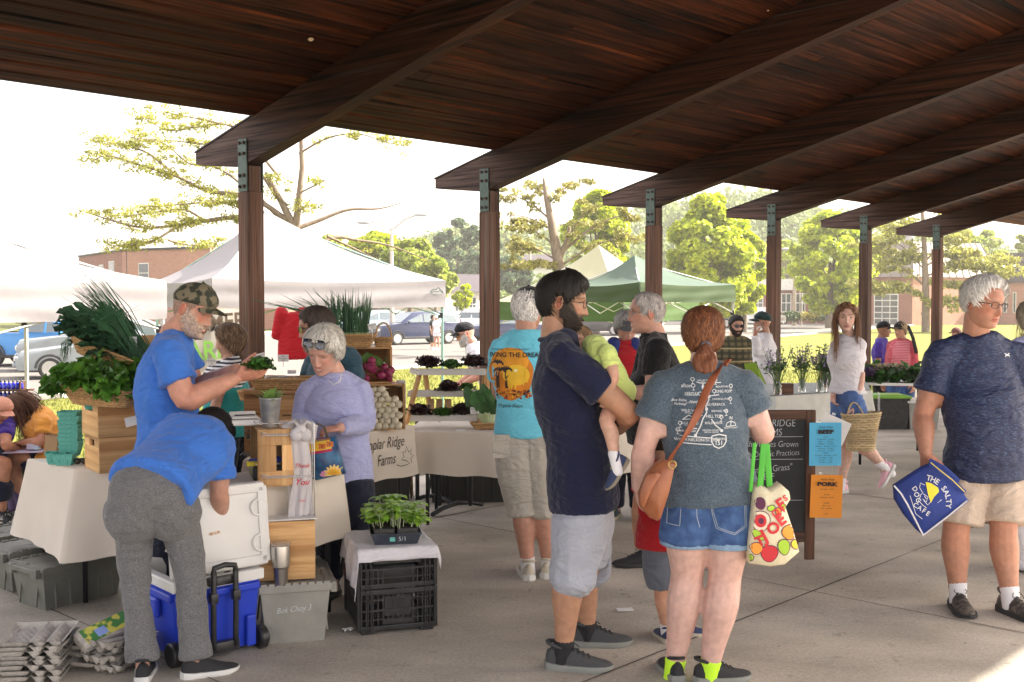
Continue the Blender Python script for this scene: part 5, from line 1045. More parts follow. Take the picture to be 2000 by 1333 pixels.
G1=person('seated girl with long curly brown hair and marigold shirt',(-3.75,Y,gh(-3.75,8.3)),1.60,(-1,-.05),female=True,skin=(.42,.20,.12),res=.010,hi=True,armr=1.1,legr=1.1,J=dict(pelvis=(92,890,Y),hipL=(85,893,Y-.1),hipR=(85,890,Y+.1),knL=(12,895,Y-.1),anL=(40,978,Y-.12),knR=(20,892,Y+.1),anR=(25,970,Y+.1),toeL=(-.9,-.3,0),toeR=(-1,0,0),chest=(88,835,Y),neck=(72,808,Y),head=(42,800,Y),hfwd=(-.8,-.3,-.6),shL=(86,826,Y-.14),shR=(78,824,Y+.14),elL=(82,862,Y-.2),wrL=(45,865,Y-.18),elR=(60,860,Y+.15),wrR=(38,868,Y)),head=dict(s=1.0,hair=dict(style='full',thick=.024,col=(.09,.04,.02),strand=.006)),top=dict(mat=ORANGE,sleeve=.62,hem=.02,flare=1.25),bottom=dict(mat=NAVYP,kind='shorts',hem=.5),shoes=dict(mats=[mat('patterned_sneaker',(.05,.05,.05),.8,scale=40,col2=(.4,.38,.35),contrast=(.45,.55)),CREAM,CREAM],L=.26),sock=(PURPS,.14))
HL=G1['HL']
g=[[HL(sx_*.04,.05-.03*k,.11),HL(sx_*.095,.04-.04*k,.02),HL(sx_*.10,.03-.04*k,-.04)+V((0,0,-.03)),HL(sx_*.10,.02-.04*k,-.05)+V((0,0,-.13)),HL(sx_*.10,.02-.04*k,-.05)+V((.01,0,-.26))]for sx_ in(-1,1)for k in range(5)]
strands(g,.004,(.12,.055,.03),3,'curly_hair',G1['body'],per=40,spread=.022,steps=10)
person('seated child in peach cap and violet top at the left edge',(-3.95,8.0,gh(-4,8)),1.45,(.6,-.5),skin=(.42,.2,.12),res=.012,hi=False,J=dict(pelvis=(-40,900,8.1),hipL=(-40,900,8.0),hipR=(-40,900,8.2),knL=(10,905,8.0),anL=(5,985,8.0),knR=(20,900,8.2),anR=(15,960,8.3),chest=(-20,850,8.1),neck=(-12,825,8.1),head=(2,803,8.05),hfwd=(.75,-.5,-.45),elL=(10,870,7.95),wrL=(30,875,8.1)),head=dict(hair=dict(style='full',thick=.015,col=(.1,.05,.03)),hat=dict(mat=CAPP)),top=dict(mat=PURPLE,hem=.03),bottom=dict(mat=NAVYP,hem=1.9),shoes=dict(mats=[SB,SOLEG,LACE]))
Y=12.2
person('man in black cap and white shirt stooping beyond the lettuce rack',(-.42,Y,gh(-.4,12.2)),1.74,(-1,-.1),skin=(.55,.28,.2),res=.012,hi=True,J=dict(pelvis=(955,735,Y),hipL=(955,745,Y-.1),hipR=(955,745,Y+.1),knL=(945,810,Y-.1),knR=(950,810,Y+.1),anL=(955,868,Y-.1),anR=(955,868,Y+.1),chest=(933,695,Y),neck=(925,673,Y),head=(909,653,Y),hfwd=(-1,-.15,-.35),hup=(-.3,0,1),shL=(930,690,Y-.2),shR=(925,690,Y+.2),elL=(934,735,Y-.22),wrL=(905,750,Y-.2),elR=(920,735,Y+.2),wrR=(900,745,Y+.2)),head=dict(s=1.08,hat=dict(mat=CAPB),glasses=dict(mat=FRAME),beard=(.6,.58,.55),beard_w=.9,beardshell=dict(thick=.01,col=(.6,.57,.53))),top=dict(mat=WHITEC,sleeve=.6),bottom=dict(mat=KHAKI,kind='shorts',hem=1.1),shoes=dict(mats=[SB,SOLEG,LACE]))
Y=52.
person('woman in white top standing by the dark minivan',((853-1000)*Y/FPX,Y,-.71),1.62,(-.3,-1),female=True,skin=(.45,.25,.18),res=.03,hi=False,head=dict(hair=dict(style='full',thick=.02,col=BLACKH),hat=dict(mat=WHITEC)),top=dict(mat=WHITEC),bottom=dict(mat=WHITEC,kind='shorts',hem=.5),shoes=dict(mats=[SOLEW,SOLEW,SOLEW]))
person('woman in black top with a bag standing by the dark minivan',((843-1000)*Y/FPX,Y+.5,-.71),1.64,(1,-.4),female=True,skin=(.35,.2,.13),res=.03,hi=False,head=dict(hair=dict(style='full',thick=.03,col=BLACKH)),top=dict(mat=BLACKC),bottom=dict(mat=BLACKC,kind='leggings',hem=1.3),shoes=dict(mats=[SOLEW,SOLEW,SOLEW]))
Y=50.
person('person in blue jeans crouching on the car park',((927-1000)*Y/FPX,Y,-.71),1.6,(-1,-.4),skin=(.45,.25,.18),res=.03,hi=False,J=dict(pelvis=('l',0,-.05,.13),hipL=('l',-.05,-.05,.13),hipR=('l',.05,-.05,.13),knL=('l',-.07,.16,.27),knR=('l',.07,.16,.27),chest=('l',0,.08,.34),neck=('l',0,.12,.43),head=('l',0,.16,.5),shL=('l',-.1,.1,.4),shR=('l',.1,.1,.4),elL=('l',-.12,.2,.28),elR=('l',.12,.2,.28),wrL=('l',-.06,.28,.2),wrR=('l',.06,.28,.2)),head=dict(hair=dict(style='full',thick=.02,col=BLACKH)),top=dict(mat=PURPLE),bottom=dict(mat=DENIM,hem=1.9),shoes=dict(mats=[SB,SOLEW,LACE]))
PINE=timber('pine_crate_wood',(.42,.21,.075),(.66,.42,.19),rough=.6,streak=14)
PINED=timber('aged_pine_wood',(.26,.12,.045),(.46,.26,.11),rough=.65,streak=14)
WICK=mat('wicker',(.36,.19,.07),.7,scale=70,col2=(.60,.38,.17),bump=.3,bscale=200,island=.2);STRAW=mat('straw_weave',(.40,.29,.15),.85,scale=60,col2=(.58,.46,.27),bump=.3,island=.2)
LINEN=mat('beige_linen',(.70,.63,.54),.9,.03,5,.35,400,sheen=.2);WHITEP=mat('white_paper',(.8,.79,.77),.8);PLW=mat('white_plastic',(.74,.73,.70),.35,.04);TOTE=mat('grey_green_plastic',(.125,.13,.11),.5,scale=9,col2=(.17,.175,.15),bump=.12,bscale=40);TOTEL=mat('warm_grey_plastic',(.24,.235,.21),.5,scale=9,col2=(.31,.305,.27),bump=.1,bscale=40)
BLKP=mat('black_plastic',(.012,.012,.013),.4,var=.4,scale=20,col2=(.035,.035,.036));CHROME=mat('bright_wire',(.6,.6,.6),.25,metal=.9);ZINC=mat('galvanised_zinc',(.32,.33,.34),.42,scale=14,col2=(.5,.5,.5),metal=.75,contrast=(.4,.6));STEELB=mat('brushed_steel',(.55,.53,.5),.28,metal=1.,scale=3,stretch=(1,1,.05));BLUEP=mat('cobalt_plastic',(.012,.045,.50),.42,.06,8,.05)
PULP=mat('teal_pulp',(.11,.42,.36),.95,scale=60,col2=(.16,.52,.45),bump=.5,bscale=120);PULPG=mat('grey_pulp',(.42,.39,.35),.95,scale=30,col2=(.56,.53,.49),bump=.6,bscale=120);DKM=mat('dark_table_metal',(.02,.022,.025),.45,metal=.4)
KALE=mat('kale_leaf',(.022,.07,.035),.45,scale=14,col2=(.06,.16,.07),bump=.5,bscale=60,trans=.12,island=.35);CHARD=mat('chard_leaf',(.035,.12,.012),.35,scale=14,col2=(.12,.29,.03),bump=.6,bscale=50,trans=.15,island=.35);DLET=mat('dark_red_lettuce',(.014,.007,.011),.4,scale=20,col2=(.07,.028,.032),bump=.5,bscale=60,island=.5);GLET=mat('green_lettuce',(.025,.10,.01),.4,scale=20,col2=(.08,.24,.03),bump=.5,trans=.15,island=.35);BASIL=mat('basil_leaf',(.26,.50,.04),.35,scale=20,col2=(.48,.72,.11),bump=.3,bscale=60,trans=.3,island=.3)
SCAL=mat('scallion_green',(.015,.07,.03),.4,scale=20,col2=(.04,.15,.05),stretch=(1,1,.1),island=.4);SCALW=mat('scallion_white',(.45,.55,.25),.4,island=.3);STEM=mat('pale_stem',(.45,.58,.30),.45,scale=14,col2=(.65,.72,.5));BEET=mat('beet_skin',(.14,.008,.04),.45,scale=12,col2=(.30,.02,.09));TURN=mat('turnip_skin',(.62,.53,.36),.45,scale=9,col2=(.80,.74,.58));SOIL=mat('dark_soil',(.02,.014,.01),1.)
def grain(o):
 co=[v.co for v in o.data.vertices];d=[max(c[i]for c in co)-min(c[i]for c in co)for i in range(3)];i=d.index(max(d));j=sorted(range(3),key=lambda k:d[k])[1]
 a=V((0,0,0));a[i]=1;b=V((0,0,0));b[j]=1
 o.data.transform(Matrix.Translation((0,0,0)));grainuv(o,a,b);return o
def R3(rz=0.,rx=0.,ry=0.):return(Matrix.Rotation(rz,3,'Z')@Matrix.Rotation(ry,3,'Y')@Matrix.Rotation(rx,3,'X'))
def thing3(name,loc,R,label,cat,group=None):
 o=empty(name,loc,label,cat,group);o.rotation_euler=R.to_euler();return o
def crate(loc,size,R,label,group='wooden crates on the stall',wood=None,slot=True,openside='top',ns=2):
 """slatted crate; local z up, open at the top; rotate it to lay it down"""
 w,d,h=size;wood=wood or PINE;t=thing3('wooden_crate',loc,R,label,'crate',group)
 for s in(-1,1):
  m=MB();x=s*(w/2-.009)
  if slot:
   for z,hh in((h*.36,h*.72),(h*.955,h*.09)):m.box((x,0,z),(.018,d-.002,hh),bev=.002)
   for y in(-1,1):m.box((x,y*(d*.25+.024),h*.815),(.018,d/2-.05,h*.19+.001),bev=.001)
  else:m.box((x,0,h/2),(.018,d-.002,h),bev=.002)
  grain(m.build('end_panel',wood,t,world=False))
  for k in range(ns):
   sh=(h-.008*(ns-1))/ns;m=MB();m.box((0,s*(d/2+.0045),sh/2+k*(sh+.008)),(w,.009,sh),bev=.0015);grain(m.build('slat',wood,t,world=False))
 m=MB();m.box((0,0,.006),(w-.04,d-.004,.01));grain(m.build('crate_bottom',wood,t,world=False));return t
def wicker(loc,w,d,h,R,label,flare=.04,cat='basket',group='wicker baskets',m_=None,rows=None,round_=False,name='wicker_basket',handle=False):
 t=thing3(name,loc,R,label,cat,group);m=MB();rows=rows or max(5,int(h/.011));st=max(24,int((w+d)/.028)//2*2)
 def outline(k,z):
  f=flare*z/h;a=math.tau*k/st;ww,dd=w/2-flare+f,d/2-flare+f
  if round_:return V((ww*math.cos(a),dd*math.sin(a),z))
  c,s=math.cos(a),math.sin(a);e=.32;return V((ww*abs(c)**e*math.copysign(1,c),dd*abs(s)**e*math.copysign(1,s),z))
 for r in range(rows):
  z=h*(r+.5)/rows;pts=[]
  for k in range(st*2):
   p=outline(k/2,z);n=V((p.x/(w*w),p.y/(d*d),0)).normalized();pts.append(p+n*.0032*math.sin(math.pi*k/2+math.pi*r+.0))
  m.tube(pts,(h/rows*.30+.0008,h/rows*.56),6,right=V((1,0,0)),closed=True)if False else m.tube(pts,h/rows*.52,5,closed=True)
 m.build('woven_side',m_ or WICK,t,smooth=True,world=False)
 m=MB()
 for k in range(0,st):m.tube([outline(k,0),outline(k,h)],.0022,4)
 m.build('stakes',m_ or WICK,t,smooth=True,world=False)
 m=MB();m.tube([outline(k,h)+V((0,0,.002*math.sin(k*2.1)))for k in range(st)],.0065,6,closed=True);m.build('rim',m_ or WICK,t,smooth=True,world=False)
 m=MB();m.tube([outline(k,.004)for k in range(st)],.003,5,closed=True);m.add([outline(k,.006)*.99 for k in range(st)],[tuple(range(st))]);m.build('base',m_ or WICK,t,world=False)
 if handle:
  m=MB();m.tube([V((w*.46*math.cos(a),0,h+h*1.5*math.sin(a)))for a in np.linspace(0,math.pi,15)],.006,6);m.build('handle',m_ or WICK,t,smooth=True,world=False)
 return t
def leafm(m,p,d,n,L,W,ruf=.12,bend=.5,nu=5,nv=5,seed=0,taper=1.):
 """one ruffled leaf blade growing from p along d, face normal n"""
 R=random.Random(seed);d=V(d).normalized();n=V(n);n=(n-d*n.dot(d)).normalized();s=d.cross(n);ph=R.random()*6;q=V(p);ang=0;pts=[]
 for j in range(nv+1):
  v=j/nv;w=W*.5*(math.sin(math.pi*min(1,v*.86+.10)**taper))**.75
  for i in range(nu+1):
   u=i/nu*2-1;z=ruf*W*(abs(u)**1.5)*math.sin(v*13+ph+u*2)+abs(u)*W*.10
   pts.append(q+s*(w*u)+n*z)
  ang=bend*(v);dd=(d*math.cos(ang)-n*math.sin(ang));q=q+dd*(L/nv)
 m.add(pts,[(j*(nu+1)+i,j*(nu+1)+i+1,(j+1)*(nu+1)+i+1,(j+1)*(nu+1)+i)for j in range(nv)for i in range(nu)])
def rosette(c,r,m_,seed,label,name='lettuce',group='heads of lettuce on the rack',n=34,h=1.1,stem=None):
 R=random.Random(seed);m=MB();c=V(c)
 for k in range(n):
  f=(k+.5)/n;el=math.radians(88-76*f+R.uniform(-8,8));a=k*2.4+R.random()*.5;d=V((math.cos(a)*math.cos(el),math.sin(a)*math.cos(el),math.sin(el)*h));nn=V((-math.cos(a)*math.sin(el),-math.sin(a)*math.sin(el),math.cos(el)))
  leafm(m,c+V((math.cos(a),math.sin(a),0))*r*.08,d,nn,r*(.80+.28*f)*R.uniform(.9,1.15),r*R.uniform(.85,1.15),.20,R.uniform(-.1,.6),6,5,R.randint(0,9999))
 return m.thing(name,m_,c,label,'lettuce',group,smooth=True)
def card(px,py,Y,w,h,lines,label,stake=.06,rz=0.,tilt=0.,size=None,parent=None):
 c=P(px,py,Y);o=thing3('price_card',c,R3(rz),label,'price card','handwritten price cards');m=MB();m.box((0,0,0),(w,.0012,h),M=Matrix.Rotation(tilt,3,'Y').to_4x4());m.build('card',WHITEP,o,world=False)
 if stake:m=MB();m.tube([(0,.002,-h*.4),(0,.002,-h/2-stake)],.002,5);m.build('stake',PLW,o,world=False)
 dc=Decal(V((0,-.001,0)),(1,0,0),(0,0,1),lift=.0008);n=len(lines)
 for i,t in enumerate(lines):dc.text(t,0,h*(.5-(i+.7)/(n+.4)),size or h*.34,shear=.3,rot=tilt*-1)
 o2=dc.mb.build('handwriting',INKD,o,world=False);return o
def drape(name,corners,zt,zh,label,cat='tablecloth',m_=None,wave=.020,seed=1,flare=.03,group=None,step=.022,k=5.5):
 """cloth over a table: flat top, rounded edge, folds that deepen towards the hem (zh: hem height per corner)"""
 cs=[V((c[0],c[1],0))for c in corners];n=len(cs);ctr=sum(cs,V())/n;path=[];hem=[];arc=0;A=[]
 area=sum(cs[i].x*cs[(i+1)%n].y-cs[(i+1)%n].x*cs[i].y for i in range(n))
 if area<0:cs=cs[::-1];zh=zh[::-1]if isinstance(zh,list)else zh
 zh=zh if isinstance(zh,list)else[zh]*n;nr=[]
 for i in range(n):
  a,b=cs[i],cs[(i+1)%n];L=(b-a).length;kx=max(2,int(L/step));e=(b-a).normalized();no=V((e.y,-e.x,0))
  pa,pb=cs[i-1],cs[(i+2)%n];na=(a-pa).normalized();na=V((na.y,-na.x,0));nb=(pb-b).normalized();nb=V((nb.y,-nb.x,0))
  for j in range(kx):
   u=j/kx;path.append(a.lerp(b,u));hem.append(zh[i]*(1-u)+zh[(i+1)%n]*u)
   ca,cb=max(0,1-u*L/.10),max(0,1-(1-u)*L/.10);nn=(no+na*ca*.99+nb*cb*.99).normalized();nr.append(nn*(1+.5*max(ca,cb)));A.append(arc+u*L)
  arc+=L
 R=random.Random(seed);f1,f2,f3=R.random()*6,R.random()*6,R.random()*6;N_=len(path);rows=[0,.35,1.]+[1+i for i in range(1,10)]
 vs=[]
 for j,(p,nn,h,s)in enumerate(zip(path,nr,hem,A)):
  wv=math.sin(s*k*2.2+f1+1.2*math.sin(s*k*.9+f2))*.6+math.sin(s*k*5.1+f3)*.25+.35
  for i in range(13):
   if i<3:t=i/3*math.pi/2;q=p+nn*(.012*math.sin(t));z=zt-.012*(1-math.cos(t))
   else:
    v=(i-3)/9;q=p+nn*(.012+flare*v+wave*wv*v**1.1);z=zt-.012-(zt-.012-h)*v+.006*math.sin(s*k*3+f2)*v
   vs.append(V((q.x,q.y,z)))
 fs=[(j*13+i,j*13+i+1,((j+1)%N_)*13+i+1,((j+1)%N_)*13+i)for j in range(N_)for i in range(12)]
 m=MB();m.add(vs,fs);m.add([V((p.x,p.y,zt))for p in path]+[V((ctr.x,ctr.y,zt))],[(j,(j+1)%N_,N_)for j in range(N_)])
 return m.thing(name,m_ or LINEN,(ctr.x,ctr.y,zt),label,cat,group,smooth=True)
def table(corners,zt,label,legs=True,group='folding tables'):
 cs=[V((c[0],c[1],0))for c in corners];ctr=sum(cs,V())/len(cs);t=empty('folding_table',(ctr.x,ctr.y,0),label,'table',group)
 m=MB();sc=[ctr+(c-ctr)*.97 for c in cs];m.prism([V((c.x,c.y,zt-.035))for c in sc],(0,0,0),(0,0,.03));m.build('tabletop',PLW,t)
 for c in sc:
  q=ctr+(c-ctr)*.86;m=MB();m.tube([V((q.x,q.y,.012)),V((q.x,q.y,zt-.035))],.014,8,caps='flat');m.build('leg',DKM,t,smooth=True)
 return t
def px_of(v):
 return v
def toteb(loc,w,d,h,rz,label,m_=None,lid=True,group='lidded totes',writing=None):
 m_=m_ or TOTE;t=empty('lidded_tote',loc,label,'tote',group,rz=rz)
 def ring(z,g,ex=0):return[V((sx*(w/2-g+ex),sy*(d/2-g+ex),z))for sx,sy in((-1,-1),(1,-1),(1,1),(-1,1))]
 m=MB();a,b=ring(0,.035),ring(h*.90,.008);m.add(a+b,[(3,2,1,0)]+[(i,(i+1)%4,4+(i+1)%4,4+i)for i in range(4)]+[(4,5,6,7)])
 for k in range(5 if group else 0):
  x=(k-2)*w*.17
  for sy in(-1,1):m.box((x,sy*(d/2-.020+.004),h*.46),(.006,.012,h*.80),M=Matrix.Rotation(sy*.10,4,'X'))
 for s in(-1,1):
  for y in(-.25,.25):m.box((s*(w/2-.02),y*d,h*.42),(.010,.005,h*.72),M=Matrix.Rotation(-s*.10,4,'Y'))
 m.build('tote_body',m_,t,world=False)
 m=MB();m.box((0,-d/2+.004,h*.91),(w,.016,.035),bev=.003);m.box((0,d/2-.004,h*.91),(w,.016,.035),bev=.003)
 for s in(-1,1):
  m.box((s*(w/2-.004),0,h*.93),(.016,d,.02),bev=.003);m.box((s*(w/2+.012),-d*.36,h*.87),(.03,d*.16,.05),bev=.003);m.box((s*(w/2+.012),d*.36,h*.87),(.03,d*.16,.05),bev=.003);m.box((s*(w/2+.016),0,h*.9),(.02,d*.62,.03),bev=.006)
 m.build('rim',m_,t,world=False)
 if lid:
  for s in(-1,1):
   m=MB();m.box((0,s*d*.25,h*.955),(w-.02,d*.5-.002,.012),bev=.002)
   for k in range(9):m.box(((k-4)*w*.108,s*(d*.485),h*.975),(w*.085,.022,.018),bev=.002)
   for k in(-1,1):m.box((k*(w/2-.02),s*d*.25,h*.972),(.018,d*.44,.014),bev=.002)
   m.box((w*.07*s,s*.012,h*.968),(w*.30,.03,.010),rz=s*.3,bev=.002)
   m.build('lid_flap',m_,t,world=False)
 return t
def X(p):return(p.x,p.y)
TA=[X(G(58,897,.74)),X(G(150,918,.74)),(-1.72,5.85),(-1.95,6.55)]
TA=[TA[0],TA[1],(TA[1][0]+.62,TA[1][1]+.05),(TA[0][0]+.75,TA[0][1]+.10)]
table(TA,.73,'folding table under the beige cloth at the left, holding the crates of greens');drape('tablecloth',TA,.742,[.30,.27,.3,.3],'beige cloth trailing low over the leftmost table beside the grey totes',wave=.035,seed=4,flare=.05,group='beige tablecloths')
fr=V((-.90,5.75,0));fl=V((-1.38,5.16,0));TB=[X(fl),X(fr),X(fr+WW*.42),X(fl+WW*.42)]
table(TB,.73,'folding table under the beige cloth behind the blue cooler');drape('tablecloth',TB,.742,[.42,.40,.42,.42],'beige cloth over the table behind the bag rack and tumbler',wave=.025,seed=9,group='beige tablecloths')
Rz=.62;base=G(194,926,.742);e1=V((math.cos(Rz),math.sin(Rz),0));e2=V((-math.sin(Rz),math.cos(Rz),0));cc=base+e1*.22+e2*.14
c1=crate(cc,(.44,.27,.185),R3(Rz),'knotty wooden crate at the bottom of the stack on the left table',ns=1)
c2=crate(cc+V((-.01,0,.187)),(.44,.27,.185),R3(Rz+.03),'wooden crate on top of the bottom one, with a paper note on its side',ns=1)
ztc=.742+.187+.186
o=thing3('paper_note',cc+V((.06,-.155,.27)),R3(Rz),'white paper note stuck on the upper wooden crate behind the bending man','note');m=MB();m.box((0,0,0),(.10,.001,.05),M=Matrix.Rotation(-.2,4,'Y'));m.build('sheet',WHITEP,o,world=False)
Yc=5.95
m=MB()
def berry(m,c,s=1.,rz=0.):
 R=Matrix.Rotation(rz,3,'Z');a=[V((x*.040*s,y*.040*s,0))for x,y in((-1,-1),(1,-1),(1,1),(-1,1))];b=[V((x*.054*s,y*.054*s,.062*s))for x,y in((-1,-1),(1,-1),(1,1),(-1,1))]
 m.add([V(c)+R@q for q in a+b],[(3,2,1,0)]+[(i,(i+1)%4,4+(i+1)%4,4+i)for i in range(4)]);m.add([V(c)+R@(q*.9+V((0,0,.006)))for q in a+b],[(0,1,2,3)]+[(i,4+i,4+(i+1)%4,(i+1)%4)for i in range(4)])
 m.tube([V(c)+R@q for q in b],.0035*s,6,closed=True)
 for sd in range(4):
  for k in(-1,0,1):rot=Matrix.Rotation(sd*math.pi/2+rz,3,'Z');m.box(V(c)+rot@V((k*.022*s,-.0465*s,.02*s)),(.006*s,.003,.022*s),M=(rot@Matrix.Rotation(.22,3,'X')).to_4x4())
def berrybox(c,label,s=1.,rz=0.,g='teal pulp berry boxes'):
 m=MB();berry(m,c,s,rz);return m.thing('berry_box',PULP,c,label,'berry box',g)
b0=G(125,906,.742)
berrybox(b0+V((-.045,.01,0)),'teal berry box standing left of the tall berry box stack',rz=.3);berrybox(b0+V((.02,-.03,0)),'teal berry box in front of the tall berry box stack',rz=.1)
for k in range(9):berrybox(b0+V((.015+.003*math.sin(k*2),.06,.035+k*.0235)),'teal berry box nested in the tall stack beside the crates',rz=.1+.05*math.sin(k*3))
berrybox(P(186,799,5.9),'teal berry box propping up the basket of chard',1.05,.2)
m=MB();c=G(92,893,.742)+V((.0,.08,0));m.add([c+V(q)for q in((-.045,-.02,0),(.03,-.03,0),(.04,.02,0),(-.04,.03,0),(-.035,-.015,.12),(.04,-.025,.115),(.045,.01,.12),(-.03,.02,.125))],[(0,1,5,4),(1,2,6,5),(2,3,7,6),(3,0,4,7),(3,2,1,0)]);m.thing('paper_bag',mat('kraft_paper',(.38,.24,.13),.9,bump=.4),c,'small brown kraft paper bag at the left end of the table','paper bag')
m=MB();c=G(152,908,.742);m.ball(c+V((0,0,.02)),.02,10,rz=.018);m.ball(c+V((.035,.01,.02)),.02,10,rz=.018);m.tube([c+V((-.01,0,.03)),c+V((.04,.0,.035))],.004,6);m.thing('sunglasses',FRAME,c,'dark sunglasses lying folded beside the bottom crate','sunglasses',smooth=True)
crate(P(245,797,6.1)+V((.05,.0,0)),(.30,.22,.40),R3(.3),'upright wooden crate propping the tilted kale basket',wood=PINE,ns=3)
bk=P(207,788,5.75)+V((.0,0,0));Rb=R3(-.15,.1,.06)
wicker(bk,.40,.26,.10,Rb,'long wicker basket heaped with crinkled green chard',.05)
R=random.Random(5);m=MB()
for k in range(120):
 u,v_=R.random()*2-1,R.random()*2-1;base_=bk+Rb@V((u*.17-.03,v_*.10,.07+.12*R.random()*(1-abs(u)*.6)));d=V((u*.8-.25+R.uniform(-.5,.5),v_*.4-.45+R.uniform(-.5,.5),R.uniform(-.1,.9)))
 leafm(m,base_,d,V((R.uniform(-.5,.5),-.6,1)),R.uniform(.09,.15),R.uniform(.08,.12),.24,R.uniform(.5,1.5),8,8,R.randint(0,9999))
for k in range(9):
 leafm(m,bk+Rb@V((-.15,-.05,.07+.01*k)),V((-1,-.2+R.uniform(-.2,.2),.1-.05*k)),V((0,-.7,1)),.18,.10,.14,.5,6,6,k)
m.thing('chard',CHARD,bk,'crinkled green chard leaves spilling over the lower wicker basket','chard',smooth=True)
bk=P(216,693,5.95);Rb=R3(-.1,.15,.36)
wicker(bk+V((0,0,-.03)),.42,.26,.09,Rb,'tilted wicker basket holding dark kale and chives',.045)
m=MB()
for k in range(110):
 u,v_=R.random()*2-1,R.random()*2-1;p=bk+Rb@V((u*.15-.02,v_*.10,.05+.11*R.random()*(1-u*u*.5)));d=Rb@V((-1+R.uniform(-.2,.5),-.3+R.uniform(-.5,.3),R.uniform(-.05,.5)))
 leafm(m,p,d,V((R.uniform(-.4,.4),-.6,1)),R.uniform(.12,.19),R.uniform(.06,.10),.22,R.uniform(.2,.9),6,6,R.randint(0,9999))
m.thing('kale',KALE,bk,'bunches of dark blue green kale in the tilted basket','kale',smooth=True)
m=MB()
for k in range(150):
 p=bk+Rb@V((R.uniform(.16,.22),R.uniform(-.11,.06),R.uniform(.03,.10)));d=(Rb@V((-1,-.1,.55+R.uniform(-.3,.3))))+V((R.uniform(-.15,.15),R.uniform(-.1,.1),R.uniform(-.1,.2)));L_=R.uniform(.30,.42);b_=R.uniform(-.02,.05)
 m.tube([p,p+d*L_*.5+V((0,0,.02)),p+d*L_+V((-.02,0,-b_))],[.0026,.0024,.0006],4)
for k in range(34):
 p=bk+Rb@V((-.2,R.uniform(-.12,0),R.uniform(-.01,.05)));m.tube([p,p+V((-.03,-.02,-.03)),p+V((-.035+R.uniform(-.03,.03),-.02,-.09-R.random()*.05))],[.0018,.0016,.0005],4)
for k in range(16):
 p=bk+Rb@V((-.05,-.12,.10));m.tube([p+V((R.uniform(-.1,.1),0,0)),p+V((R.uniform(-.1,.2),-.03,.12)),p+V((R.uniform(-.22,.3),-.04,.14+R.random()*.05))],[.002,.0015,.0004],4)
m.thing('chives',SCAL,bk,'long dark green chives laid over the kale','chives',smooth=True)
card(260,668,5.85,.04,.055,['Chard','$3'],'small white card on the upright crate behind the vendor',0)
rosette(P(505,722,5.40),.075,GLET,3,'small bright green lettuce in the hands of the vendor in the camouflage cap',group=None,n=30,h=.8)
Rm=math.atan2(UU.y,UU.x)-.50;base=G(497,950,.742);e1=V((math.cos(Rm),math.sin(Rm),0));e2=V((-math.sin(Rm),math.cos(Rm),0))
mc=base+e1*.13+e2*.17
R_=R3(Rm)@Matrix.Rotation(math.pi/2,3,'Z')@Matrix.Rotation(-math.pi/2,3,'X')
t=thing3('wooden_crate',mc,R3(Rm),'honey pine crate lying on its side under the white kitchen scale, open to the left','crate','wooden crates on the stall')
W_,D_,H_=.235,.40,.27
for y in(-1,1):
 m=MB()
 if y<0:
  for(a,b,c_,d_)in((0,0,W_,.075),(0,.2,W_,.075)):m.box((0,y*D_/2,b+d_/2),(W_,.018,d_),bev=.002)
  for(x0,x1)in((-W_/2,-.028),(.0,W_/2)):m.box(((x0+x1)/2,y*D_/2,.1375),(x1-x0,.018,.125),bev=.001)
 else:m.box((0,y*D_/2,H_/2),(W_,.018,H_),bev=.002)
 grain(m.build('end_panel',PINE,t,world=False))
for z in(.006,H_+.004):
 for x in(-1,1):m=MB();m.box((x*W_*.252,0,z),(W_*.492,D_+.018,.010),bev=.0015);grain(m.build('slat',PINE,t,world=False))
for z in(.07,.20):m=MB();m.box((W_/2+.004,0,z),(.009,D_+.018,.12),bev=.0015);grain(m.build('slat',PINED,t,world=False))
zt_=.742+H_+.010
m=MB();c=mc+V((-.03,-.02,.02));m.box(c+V((0,0,.035)),(.20,.26,.07),rz=Rm,bev=.01);m.thing('cash_box',BLKP,c,'black box stowed inside the pine crate on its side','box')
m=MB();m.tube([c+V((-.08,-.08,.085)),c+V((.06,-.10,.10))],.016,8);m.thing('pouch',mat('royal_blue_nylon',(.02,.05,.35),.6),c,'rolled blue pouch on the black box inside the crate','pouch')
m=MB();m.box(c+V((-.05,-.13,.083)),(.08,.03,.022),rz=.3,bev=.004);m.thing('marker_box',mat('yellow_card',(.75,.62,.02),.6),c+V((0,0,.07)),'yellow card packet on the black box inside the crate','packet')
c=P(476,832,5.5);c.z=zt_;t=thing3('kitchen_scale',c,R3(.35),'flat white kitchen scale on the honey pine crate','scale');m=MB();m.box((0,0,.018),(.17,.14,.030),bev=.008);m.build('base',PLW,t,world=False);m=MB();m.box((.0,.01,.040),(.14,.10,.008),bev=.003);m.box((-.0,.055,.050),(.13,.012,.03),bev=.004,M=Matrix.Rotation(-.6,4,'X'));m.build('platform',PLW,t,world=False);m=MB();m.box((.01,.045,.047),(.10,.02,.003),M=Matrix.Rotation(.3,4,'X'));m.build('dark_strip',BLKP,t,world=False)
c=P(528,836,5.42);c.z=zt_;t=thing3('metal_bucket',c,R3(0),'galvanised metal bucket planted with a green herb','bucket');m=MB();m.lathe([(0,0),(.039,0),(.041,.004),(.052,.135),(.0545,.139),(.0545,.145),(.051,.146),(.048,.12),(.046,.115),(0,.115)],(0,0,0),32);m.build('pail',ZINC,t,world=False,auto=35)
m=MB();m.lathe([(0,.118),(.047,.118)],(0,0,0),20);m.build('soil',SOIL,t,world=False)
m=MB()
